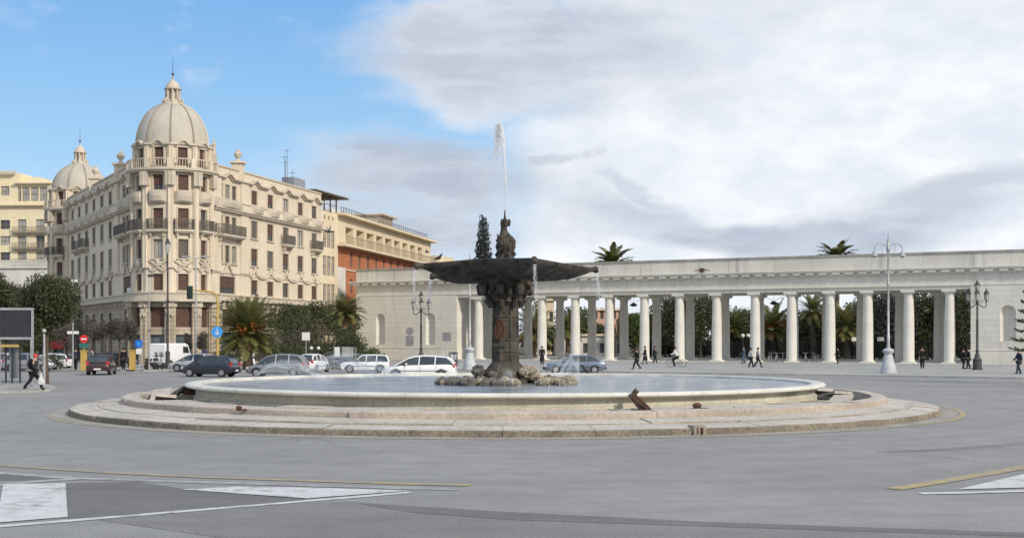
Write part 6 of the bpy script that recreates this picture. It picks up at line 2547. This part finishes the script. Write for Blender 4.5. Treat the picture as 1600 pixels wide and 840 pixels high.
# round hanging lamps on wires under the far side of the colonnade
for i, px in enumerate((990, 1209)):
    s = s_at(px, DB / 2)
    w_ = Vector((CO.x + cu.x * s + cn.x * DB / 2, CO.y + cu.y * s + cn.y * DB / 2, 0))
    t = thing('hanging_lamp', 'dark bowl lamp hanging on wires under the colonnade ceiling ' + ('near the pedestal side' if i == 0 else 'in the right half'), 'hanging lamp', (w_.x, w_.y, 6.35), CA)
    b = MB()
    b.lathe([(.02, .25), (.16, .2), (.42, .02), (.42, -.06), (.2, -.16), (.01, -.2)], n=14)
    b.build('shade', M['iron'], t, smooth=True)
    b = MB()
    for sx_ in (-1, 1):
        b.tube([(0, 0, .2), (sx_ * 1.85, 0, 1.2)], .02, 5)
    b.tube([(0, 0, .2), (0, 0, 1.2)], .015, 5)
    b.build('wire', M['iron'], t)

# dark screen and bus shelter at the left edge
t = thing('display_screen', 'large dark screen in a grey frame on two posts at the left edge', 'screen', P(25, 70.5, .12))
wS = 50 / F_PX * 70.5
for x, n_ in ((-wS / 2 - .05, 'l'), (wS / 2, 'r')):
    b = MB()
    b.box((x, 0, 2.0), (.13, .16, 4.0))
    b.build('post', M['galv'], t)
b = MB()
b.box((0, 0, 4.05), (wS + .15, .2, .12))
b.box((0, 0, 2.52), (wS + .15, .2, .12))
b.box((-wS * .5 + .0, .03, 3.3), (.10, .16, 1.5))
b.box((wS * .5 - .05, .03, 3.3), (.10, .16, 1.5))
b.build('frame', M['galv'], t)
b = MB()
b.box((0, -.03, 3.28), (wS - .04, .1, 1.40))
b.build('screen', M['screen'], t)
t = thing('bus_shelter', 'dark posted bus shelter with a yellow band under the big screen', 'bus shelter', P(12, 76, .12))
for x in (-1.5, -.1, .25, .7):
    b = MB()
    b.box((x, 0, 1.1), (.08, .08, 2.2))
    b.build('post', M['plastic'], t)
b = MB()
b.box((-.4, .3, 2.25), (2.4, 1.2, .08))
b.build('roof', M['plastic'], t)
b = MB()
b.box((-.35, -.32, 2.10), (2.2, .04, .14))
b.build('band', M['yellow_pole'], t)
b = MB()
b.box((.1, .7, 1.1), (.5, .08, 1.7))
b.build('timetable', M['paint_grey'], t)
for px, D, lab in ((130, 104.5, 'ochre service cabinet beside the no entry sign'), (206, 106, 'ochre post box left of the blue sign'),):
    t = thing('service_cabinet', lab, 'cabinet', P(px + 1, D + 1.2, .13))
    b = MB()
    b.box((0, 0, .75), (.42, .35, 1.5))
    b.build('body', M['yellow_pole'], t)
    b = MB()
    b.box((0, 0, 1.53), (.5, .42, .07))
    b.build('lid', M['yellow_pole'], t)

# ---------------------------------------------------------------- vehicles
def car(name, label, loc, rz, m, kind='hatch', L=4.0, W_=1.68, H=1.46, group=None, rear_lights=True):
    t = thing(name, label, 'car', loc, rz, group)
    hw = W_ / 2
    # body stations: x, bottom z, belt z, half-width   (front is +x)
    if kind == 'hatch':
        st = [(-.500, .42, .60, .80), (-.492, .30, .78, .92), (-.465, .24, .90, .97), (-.40, .20, .945, 1.0), (-.2, .19, .93, 1.0), (0, .19, .91, 1.0), (.16, .19, .89, 1.0), (.25, .19, .87, .99), (.36, .20, .79, .97), (.44, .22, .71, .92), (.482, .28, .63, .84), (.50, .38, .52, .72)]
        gh = [(-.487, .92), (-.435, 1.22), (-.37, H - .09), (-.2, H - .015), (-.06, H), (.05, H - .05), (.14, H - .15), (.335, .83)]
        dw = [(-.44, -.24), (-.22, -.02), (0.0, .19)]
    elif kind == 'estate':
        st = [(-.500, .40, .70, .88), (-.49, .28, .82, .94), (-.47, .22, .86, .97), (-.3, .20, .87, 1.0), (0, .20, .86, 1.0), (.18, .20, .85, 1.0), (.24, .20, .83, .99), (.40, .21, .80, .97), (.47, .24, .76, .94), (.495, .30, .68, .90), (.50, .40, .6, .86)]
        gh = [(-.485, .86), (-.45, 1.22), (-.40, H - .03), (-.2, H), (.02, H - .01), (.08, H - .06), (.21, .84)]
        dw = [(-.45, -.25), (-.23, -.04), (-.02, .14)]
    else:
        st = [(-.500, .42, .66, .80), (-.49, .30, .84, .92), (-.46, .24, .92, .96), (-.36, .20, .93, 1.0), (-.2, .19, .91, 1.0), (0, .19, .89, 1.0), (.16, .19, .87, 1.0), (.25, .19, .85, .99), (.36, .20, .79, .97), (.44, .22, .71, .92), (.482, .28, .62, .84), (.50, .38, .52, .72)]
        gh = [(-.40, .92), (-.30, H - .12), (-.22, H - .02), (-.08, H), (.03, H - .03), (.10, H - .14), (.25, .86)]
        dw = [(-.34, -.2), (-.18, -.01), (0.01, .17)]
    b = MB()
    rows = []
    for x, zb, zt, w in st:
        y = hw * w
        zm = (zb + zt) / 2
        rows.append([(x * L, -y * .80, zb), (x * L, -y * .97, zb + .06), (x * L, -y, zm), (x * L, -y * .985, zt - .10), (x * L, -y * .93, zt - .02), (x * L, -y * .80, zt + .015), (x * L, 0, zt + .035),
                     (x * L, y * .80, zt + .015), (x * L, y * .93, zt - .02), (x * L, y * .985, zt - .10), (x * L, y, zm), (x * L, y * .97, zb + .06), (x * L, y * .80, zb)])
    b.grid(rows)
    b.face(rows[0])
    b.face(rows[-1][::-1])
    body = b.build('body', m, t, smooth=True, angle=35)
    # cabin: dark glass lofted, painted roof and pillars over it
    n = len(gh)
    g_ = MB()
    wz = lambda z: hw * (.93 - .20 * max(0, (z - .88)) / (H - .88))
    xs = [g[0] * L for g in gh]
    zs = [g[1] for g in gh]
    rows = []
    for x, z in zip(xs, zs):
        y = wz(z)
        rows.append([(x, -wz(.86) * .985, .84), (x, -y, z - .02), (x, -y * .86, z), (x, y * .86, z), (x, y, z - .02), (x, wz(.86) * .985, .84)])
    g_.grid(rows)
    g_.build('glazing', M['car_glass'], t, smooth=True, angle=25)
    rf = MB()
    rows = []
    for x, z in list(zip(xs, zs))[1:-1]:
        y = wz(z)
        rows.append([(x, -y - .012, z - .07), (x, -y - .008, z), (x, -y * .86, z + .018), (x, 0, z + .03), (x, y * .86, z + .018), (x, y + .008, z), (x, y + .012, z - .07)])
    rf.grid(rows[1:] if kind != 'x' else rows)
    for sd in (-1, 1):
        # pillars
        for (i0, i1) in ((n - 2, n - 1), (1, 0), (2, 1)):
            a_ = Vector((xs[i0], sd * (wz(zs[i0]) + .006), zs[i0] - .02))
            c_ = Vector((xs[i1], sd * (wz(zs[i1]) + .008), zs[i1] - .02))
            rf.tube([a_, c_], .038 if i0 == n - 2 else .055, 6)
        for x0, x1 in dw[:-1]:
            xx = x1 * L + .02 * L
            rf.tube([(xx, sd * (wz(.9) + .0), .88), (xx - .05, sd * (wz(H - .05) + .006), H - .05)], .04, 6)
    rf.build('roof', m, t, smooth=True, angle=40)
    # wheels
    wr = .30
    for x in (-.31 * L, .315 * L):
        for sd in (-1, 1):
            wb = MB()
            wb.tube([(x, sd * (hw - .20), wr), (x, sd * (hw + .005), wr)], wr, 18)
            wo = wb.build('wheel', M['tyre'], t)
            rb_ = MB()
            rb_.tube([(x, sd * (hw - .02), wr), (x, sd * (hw + .014), wr)], wr * .62, 14)
            rb_.build('rim', M['rim'], wo)
            ab = MB()
            rows = []
            for k in range(13):
                a = math.pi * k / 12
                rows.append([(x + (wr + .015) * math.cos(a), sd * (hw + .003), wr + (wr + .015) * math.sin(a)), (x + (wr + .07) * math.cos(a), sd * (hw + .006), wr + (wr + .07) * math.sin(a) * .96)])
            ab.grid(rows)
            ab.build('wheel_arch', M['plastic'], t)
    for sd in (-1, 1):
        hb = MB()
        hb.box((.468 * L, sd * hw * .68, .60), (.16, hw * .34, .14), sd * -.35)
        hb.build('headlight', M['clear_lens'], t)
        tb = MB()
        if kind == 'hatch':
            tb.box((-.478 * L, sd * hw * .84, .86), (.12, hw * .24, .26), sd * .25)
        else:
            tb.box((-.492 * L, sd * hw * .76, .68), (.06, hw * .30, .18), sd * .15)
        tb.build('tail_light', M['red_lens'], t)
        mb = MB()
        mb.box((.165 * L, sd * (hw + .06), .96), (.12, .16, .11))
        mb.build('mirror', m if kind != 'estate' else M['plastic'], t)
        db = MB()
        for x0, x1 in dw:
            db.box((x1 * L + .01, sd * (hw + .002), .60), (.012, .004, .55))
        db.bb(-.40 * L, .36 * L, sd * (hw + .004) - .004, sd * (hw + .004) + .004, .50, .54)
        db.build('door_gap', M['plastic'], t)
    for x, nm in ((-.502, 'rear_bumper'), (.500, 'front_bumper')):
        bb_ = MB()
        bb_.box((x * L, 0, .40), (.10, W_ * .84, .17))
        bo = bb_.build(nm, m if kind == 'hatch' else M['plastic'], t)
        pb = MB()
        pb.box((x * L + (.053 if x > 0 else -.053), 0, .44), (.01, .50, .11))
        pb.build('number_plate', M['plate'], bo)
    return t


# dark hatch seen from behind-left, driving right
H_ = math.pi
car('hatchback_car', 'dark navy hatchback seen from the side behind the left end of the pool', P(329, 92.5), R(180 - 12), M['paint_navy'], 'hatch', 3.75, 1.66, 1.45)
car('hatchback_car', 'grey hatchback behind the veil of spray', P(434, 93), R(180 - 4), M['paint_grey'], 'hatch', 4.1, 1.7, 1.56)
car('estate_car', 'small white car seen from behind just right of the grey hatchback', P(489, 104), R(75), M['paint_white'], 'hatch', 3.5, 1.55, 1.42)
car('estate_car', 'boxy white older estate car beside the pavilion corner', P(571, 103), R(180 + 3), M['paint_white'], 'estate', 3.7, 1.58, 1.38)
car('hatchback_car', 'sleek white hatchback right behind the basin, left of the pedestal', P(656, 88.5), R(180 - 2), M['paint_white'], 'hatch', 4.75, 1.7, 1.52)
car('saloon_car', 'steel blue saloon behind the basin right of the pedestal', P(897, 101), R(180 + 3), M['paint_blue'], 'sedan', 4.6, 1.7, 1.36)
car('hatchback_car', 'dark maroon hatchback driving away towards the small trees at the left', P(159, 98), R(98), M['paint_black'], 'hatch', 3.9, 1.66, 1.42)
car('parked_car', 'parked silver car half hidden behind the navy hatchback', P(307, 106), R(170), M['paint_silver'], 'hatch', 4.0, 1.66, 1.42)
car('parked_car', 'dark green car between the screen post and the pedestrian', P(46, 107), R(10), M['paint_grey'], 'hatch', 3.9, 1.66, 1.42)
car('parked_car', 'silver car behind the bus shelter at the left edge', P(16, 111), R(5), M['paint_silver'], 'hatch', 4.0, 1.66, 1.42)
car('parked_car', 'white car beyond the round shrub near the red awning', P(78, 113), R(175), M['paint_white'], 'hatch', 3.7, 1.66, 1.36)
car('parked_car', 'dark car at the far crossing behind the maroon hatchback', P(178, 118), R(5), M['paint_navy'], 'hatch', 3.7, 1.66, 1.40)
# white delivery van by the tower
t = thing('delivery_van', 'white delivery van parked before the palace tower', 'van', P(268, 118, .13), R(72))
b = MB()
rows = []
for x, zb, zt, w in ((-2.3, .4, 1.95, .95), (-2.2, .3, 2.05, 1), (1.0, .3, 2.05, 1), (1.35, .3, 1.95, 1), (1.75, .3, 1.25, .98), (2.3, .35, 1.02, .92), (2.42, .45, .8, .85)):
    y = .88 * w
    rows.append([(x, -y, zb), (x, -y, (zb + zt) / 2), (x, -y * .96, zt - .1), (x, -y * .85, zt), (x, y * .85, zt), (x, y * .96, zt - .1), (x, y, (zb + zt) / 2), (x, y, zb)])
b.grid(rows)
b.face(rows[0])
b.face(rows[-1][::-1])
b.build('body', M['paint_white'], t, smooth=True, angle=35)
b = MB()
b.face([(.45, -.885, 1.2), (1.45, -.885, 1.2), (1.22, -.87, 1.75), (.45, -.87, 1.75)])
b.face([(1.40, -.72, 1.9), (1.78, -.78, 1.28), (1.78, .78, 1.28), (1.40, .72, 1.9)])
b.build('glazing', M['car_glass'], t)
for x in (-1.5, 1.55):
    for sd in (-1, 1):
        b = MB()
        b.tube([(x, sd * .70, .31), (x, sd * .89, .31)], .31, 16)
        w_ = b.build('wheel', M['tyre'], t)
        b = MB()
        b.tube([(x, sd * .87, .31), (x, sd * .90, .31)], .18, 12)
        b.build('rim', M['rim'], w_)


def scooter(label, loc, rz, m):
    t = thing('scooter', label, 'scooter', loc, rz)
    b = MB()
    b.tube([(-.65, 0, .55), (-.35, 0, .62), (-.1, 0, .45), (.25, 0, .35), (.45, 0, .55), (.52, 0, .95)], [.12, .17, .13, .10, .12, .07], 10)
    b.build('body', m, t, smooth=True)
    b = MB()
    b.tube([(-.7, 0, .80), (-.35, 0, .82), (-.02, 0, .76)], [.08, .13, .09], 8)
    b.build('seat', M['plastic'], t, smooth=True)
    for x in (-.55, .62):
        b = MB()
        b.tube([(x, -.05, .24), (x, .05, .24)], .24, 14)
        b.build('wheel', M['tyre'], t)
    b = MB()
    b.tube([(.62, 0, .24), (.52, 0, 1.0), (.45, 0, 1.08)], .035, 6)
    b.tube([(.45, -.3, 1.08), (.45, .3, 1.08)], .025, 6)
    b.build('handlebar', M['iron'], t)
    b = MB()
    b.face([(.55, -.2, 1.0), (.55, .2, 1.0), (.45, .17, 1.4), (.45, -.17, 1.4)])
    b.build('windscreen', M['lampglass'], t)
    return t


scooter('dark scooter parked at the foot of the tower, left of the van', P(237, 108, .13), R(60), M['paint_black'])
scooter('grey scooter parked beside the dark one before the tower', P(247, 108.5, .13), R(75), M['paint_grey'])
scooter('silver scooter under the right side of the date palm', P(405, 104, .11), R(160), M['paint_silver'])

# ---------------------------------------------------------------- people
def skin_obj(name, verts, edges, radii, m, parent, root=0, sub=1):
    me = bpy.data.meshes.new(name)
    me.from_pydata(verts, edges, [])
    me.materials.append(m)
    o = bpy.data.objects.new(name, me)
    col.objects.link(o)
    o.parent = parent
    md_ = o.modifiers.new('skin', 'SKIN')
    md_.use_smooth_shade = True
    if not me.skin_vertices:
        me.attributes  # layer is created with the modifier
    for i, sv in enumerate(me.skin_vertices[0].data):
        r = radii[i]
        sv.radius = (r, r) if not isinstance(r, tuple) else r
        sv.use_root = (i == root)
    s2 = o.modifiers.new('sub', 'SUBSURF')
    s2.levels = sub
    s2.render_levels = sub
    return o


def person(label, loc, rz, h=1.70, top='c_black', legs='c_black', hair='hair_dark', stride=.25, arm=.2, bag=None, seated=False, cap=None, lean=0.0, long_coat=False, carry=None, name='person', group=None):
    """figure facing +x; stride in metres between feet, arms swing the other way"""
    t = thing(name, label, 'person', loc, rz, group)
    k = h / 1.72
    S = lambda x, y, z: (x * k, y * k, z * k)
    if not seated:
        hipz, st2 = .90 - stride * .12, stride
        fl, fr = (st2, .09, .05), (-st2, -.09, .05)
        kl = (st2 * .62 + .03, .09, .48)
        kr = (-st2 * .30 + .03, -.09, .47)
        if stride > .25:
            fr = (-st2 * 1.1, -.09, .10)
    else:
        hipz = .95
        fl, fr = (.18, .12, .25), (.10, -.12, .12)
        kl, kr = (.40, .11, .72), (.38, -.11, .55)
    shz = hipz + .52
    lx = lean * .5
    V = [(0, 0, hipz), (lx * .45, 0, hipz + .22), (lx * .9, 0, hipz + .42), (lx, 0, shz + .06), (lx + .015, 0, shz + .13), (lx + .03, 0, shz + .22), (lx + .035, 0, shz + .29),   # 0-6 pelvis..head top
         (0, .09, hipz - .06), kl, fl, (fl[0] + .15, fl[1], fl[2] - .02),
         (0, -.09, hipz - .06), kr, fr, (fr[0] + .14, fr[1], fr[2] - .03),
         (lx, .17, shz), (lx - arm * .35, .23, shz - .28), (lx - arm + .12, .22, shz - .50), (lx - arm + .19, .21, shz - .60),
         (lx, -.17, shz), (lx + arm * .2, -.23, shz - .28), (lx + arm + .12, -.22, shz - .47), (lx + arm + .20, -.21, shz - .55),
         (lx + .125, 0, shz + .205)]
    if seated:
        for base, sd in ((15, 1), (19, -1)):
            V[base + 1] = (lx + .15, sd * .22, shz - .25)
            V[base + 2] = (lx + .38, sd * .20, shz - .32)
            V[base + 3] = (lx + .46, sd * .19, shz - .33)
    E = [(0, 1), (1, 2), (2, 3), (3, 4), (4, 5), (5, 6), (0, 7), (7, 8), (8, 9), (9, 10), (0, 11), (11, 12), (12, 13), (13, 14), (3, 15), (15, 16), (16, 17), (17, 18), (3, 19), (19, 20), (20, 21), (21, 22), (5, 23)]
    Rd = [.10, .085, .09, .07, .052, .095, .07, .09, .058, .038, .03, .09, .058, .038, .03, .062, .042, .03, .036, .062, .042, .03, .036, .018]
    V = [S(*v) for v in V]
    Rd = [r * k for r in Rd]
    skin_obj('body', V, E, Rd, M['skin'], t)

    def sub(idx, radii, m, nm):
        mp = {v: i for i, v in enumerate(idx)}
        e = [(mp[a], mp[b_]) for a, b_ in E if a in mp and b_ in mp]
        return skin_obj(nm, [V[i] for i in idx], e, [r * k for r in radii], m, t)
    sub([0, 1, 2, 3, 15, 16, 17, 19, 20, 21], [.175, .15, .165, .13, .098, .075, .055, .098, .075, .055], M[top], 'jacket')
    sub([0, 7, 8, 9, 11, 12, 13], [.165, .125, .088, .066, .125, .088, .066], M[legs], 'trousers')
    if long_coat:
        b = MB()
        b.lathe([(.16 * k, hipz * k + .1), (.20 * k, hipz * k - .15), (.26 * k, hipz * k - .5), (.24 * k, hipz * k - .52)], n=14)
        b.build('skirt', M[top], t, smooth=True)
    for i in (9, 13):
        b = MB()
        p = V[i]
        b.ball((p[0] + .06 * k, p[1], p[2] - .005), .085 * k, 8, 5, (1.5, .62, .55))
        b.build('shoe', M['c_black'], t, smooth=True)
    hp = Vector(V[5])
    b = MB()
    hm = M[hair] if not cap else M[cap]
    rows = []
    for i in range(7):
        ph = (-.25 if cap or hair == 'hair_white' else -.75) + (math.pi / 2 + (.25 if cap or hair == 'hair_white' else .75)) * i / 6
        rows.append([(hp.x - .012 * k + .118 * k * math.cos(ph) * math.cos(a) * (.86 if math.cos(a) > .2 and ph < .5 else 1.0), hp.y + .108 * k * math.cos(ph) * math.sin(a), hp.z + .03 * k + .118 * k * math.sin(ph)) for a in [2 * math.pi * j / 14 for j in range(14)]])
    b.grid(rows, closed=True)
    if cap:
        b.box((hp.x + .15 * k, hp.y, hp.z + .035 * k), (.12 * k, .14 * k, .02 * k))
    b.build('cap' if cap else 'hair', hm, t, smooth=True)
    b = MB()
    for sd in (-1, 1):
        b.ball((hp.x + .098 * k, hp.y + sd * .035 * k, hp.z + .01 * k), .012 * k, 6, 4)
    b.build('eyes', M['c_black'], t)
    if bag == 'backpack':
        b = MB()
        b.ball((V[2][0] - .22 * k, 0, V[2][2] - .02), .20 * k, 10, 7, (.75, .9, 1.35))
        o = b.build('backpack', M['c_black'], None, smooth=True)
        o.location = Vector(loc)
        o.rotation_euler = (0, 0, rz)
        tag(o, 'dark backpack on the back of the pedestrian in the pink cap', 'backpack')
    if carry:
        b = MB()
        p = V[22]
        b.lathe([(.02, 0), (.05, -.12), (.13, -.28), (.15, -.48), (.10, -.56), (.01, -.57)], (p[0], p[1], p[2] - .02), 10, fn=lambda a, z: 1 + .12 * math.sin(3 * a + z * 9))
        o = b.build('carrier_bag', M[carry], None, smooth=True)
        o.location = Vector(loc)
        o.rotation_euler = (0, 0, rz)
        tag(o, 'white carrier bag in the hand of the pedestrian in the pink cap', 'bag')
    return t


person('pedestrian in a pink red cap and dark clothes striding right at the left edge', P(52, 66.5, .12), R(-8), 1.74, 'c_green', 'c_black', cap='c_red', stride=.40, arm=.22, bag='backpack', carry='c_white', lean=.18)
person('dark clad person standing by the small trees left of the tower', P(193, 107, .13), R(100), 1.72, 'c_black', 'c_black', stride=.1)
person('dark person standing under the no entry sign trees at the left', P(118, 109, .13), R(80), 1.70, 'c_navy', 'c_black', stride=.08)
person('person in black and white waiting beside the ochre cabinet', P(144, 108, .13), R(200), 1.70, 'c_grey', 'c_black', stride=.15)
person('dark figure at the colonnade just right of the pedestal', P(847, 128, .12), R(90), 1.72, 'c_black', 'c_black', stride=.06, long_coat=True)
person('person in dark clothes walking left on the forecourt behind the blue saloon', P(995, 109, .12), R(190), 1.70, 'c_black', 'c_black', stride=.33)
person('woman in a long dark coat and pale skirt before the fifth column', P(1008, 131, .12), R(170), 1.72, 'c_black', 'c_grey', stride=.2, long_coat=True)
person('dark person walking near the column right of the woman in the long coat', P(1023, 136, .12), R(20), 1.66, 'c_navy', 'c_black', stride=.25)
person('pale jacketed person walking in a pair before the columns', P(1173, 117, .12), R(10), 1.66, 'c_white', 'c_black', stride=.24)
person('person in a lilac top and black trousers walking with the pale jacketed one', P(1184, 117, .12), R(-10), 1.70, 'c_lav', 'c_black', stride=.30)
person('person in blue jeans clothes at the columns left of the walking pair', P(1162, 134, .12), R(180), 1.70, 'c_jean', 'c_jean', stride=.14)
person('person in black standing on the forecourt right of the white lamp post', P(1441, 112, .12), R(250), 1.76, 'c_black', 'c_black', stride=.10)
person('left one of two people in black beside the right lantern lamp', P(1505, 110, .12), R(20), 1.66, 'c_black', 'c_black', stride=.12, arm=.1)
person('right one of two people in black beside the right lantern lamp', P(1513.5, 110.5, .12), R(170), 1.72, 'c_black', 'c_black', stride=.14, arm=.1)
person('white haired man in a dark jacket walking at the right edge', P(1592, 95.5, .12), R(190), 1.76, 'c_navy', 'c_navy', hair='hair_white', stride=.20)
person('person in dark clothes sitting low by the columns near the railing', P(1309, 133, .12), R(200), 1.55, 'c_black', 'c_black', stride=.1)


def bicycle(label, loc, rz, m='iron'):
    t = thing('bicycle', label, 'bicycle', loc, rz)
    for x in (-.52, .52):
        b = MB()
        b.tube([(x + .33 * math.cos(a), 0, .34 + .33 * math.sin(a)) for a in [2 * math.pi * i / 20 for i in range(21)]], .018, 5, cap=False)
        w_ = b.build('wheel', M['tyre'], t)
        b = MB()
        for i in range(8):
            a = math.pi * i / 8
            b.tube([(x - .32 * math.cos(a), 0, .34 - .32 * math.sin(a)), (x + .32 * math.cos(a), 0, .34 + .32 * math.sin(a))], .004, 4)
        b.build('spokes', M['galv'], w_)
    b = MB()
    for p in ([(-.52, 0, .34), (-.05, 0, .30), (.38, 0, .72), (-.15, 0, .78), (-.05, 0, .30)], [(-.52, 0, .34), (-.15, 0, .78), (-.18, 0, .90)], [(.52, 0, .34), (.38, 0, .72), (.34, 0, .98)]):
        b.tube(p, .02, 6)
    b.build('frame', M[m], t)
    b = MB()
    b.tube([(.28, -.26, 1.0), (.36, -.1, .99), (.36, .1, .99), (.28, .26, 1.0)], .015, 6)
    b.build('handlebar', M['galv'], t)
    b = MB()
    b.ball((-.19, 0, .93), .12, 8, 5, (1.1, .7, .35))
    b.build('saddle', M['c_black'], t, smooth=True)
    return t


bicycle('bicycle ridden past the columns by the person in the white top', P(1057, 117, .12), R(175))
person('cyclist in a white top riding left past the columns', P(1057.5, 117, .12), R(175), 1.66, 'c_white', 'c_black', seated=True, lean=.3)
for i, px in enumerate((1203, 1213, 1223, 1259, 1272)):
    bicycle('parked bicycle in the rank before the park railing, ' + ['leftmost', 'second from the left', 'third from the left', 'second from the right', 'rightmost'][i], P(px, 138, .12), R(60 + i * 9), 'galv')

# birds
def bird(label, loc, rz, span=1.2, m='c_grey', tilt=.6):
    t = thing('bird', label, 'bird', loc, rz)
    b = MB()
    k = span
    b.tube([(-.28 * k, 0, .02), (-.18 * k, 0, 0), (0, 0, 0), (.14 * k, 0, .02), (.22 * k, 0, .05), (.30 * k, 0, .04)], [.05 * k, .05 * k, .085 * k, .06 * k, .05 * k, .008 * k], 9)
    bo = b.build('body', M['c_black'], t, smooth=True)
    for sd in (-1, 1):
        w_ = MB()
        z = math.sin(tilt) * sd if False else tilt
        rows = []
        for i in range(7):
            u = i / 6
            ch = .20 * k * (1 - u * .75)
            y = sd * (.04 + .5 * u * math.cos(z * .8)) * k
            zz = .02 + .5 * u * math.sin(z) * k
            rows.append([(.08 * k - u * .12 * k, y, zz), (.08 * k - u * .12 * k - ch * .5, y, zz + .012), (.08 * k - u * .12 * k - ch, y, zz)])
        w_.grid(rows)
        w_.build('wing', M[m], bo)
    return t


bird('dark pigeon with raised pale wings flying before the narrow yellow house', P(513, 84, zat(362, 84)), R(205), .85, 'c_grey', .9)
bird('dark gull with spread wings flying near the left tip of the bowl', P(667, 90, zat(394, 90)), R(160), .6, 'c_grey', .7)


def perched(label, loc, rz):
    t = thing('perched_bird', label, 'bird', loc, rz)
    b = MB()
    b.tube([(-.20, 0, .07), (-.08, 0, .11), (.03, 0, .15), (.08, 0, .24), (.11, 0, .27), (.16, 0, .265)], [.012, .05, .062, .035, .034, .005], 8)
    b.tube([(0, .02, .11), (0, .02, 0)], .008, 4)
    b.tube([(0, -.02, .11), (0, -.02, 0)], .008, 4)
    b.build('body', M['c_black'], t, smooth=True)


perched('small dark bird perched near the left tip of the bronze bowl', (FC.x - 2.55, FC.y - .62, 5.60), R(20))
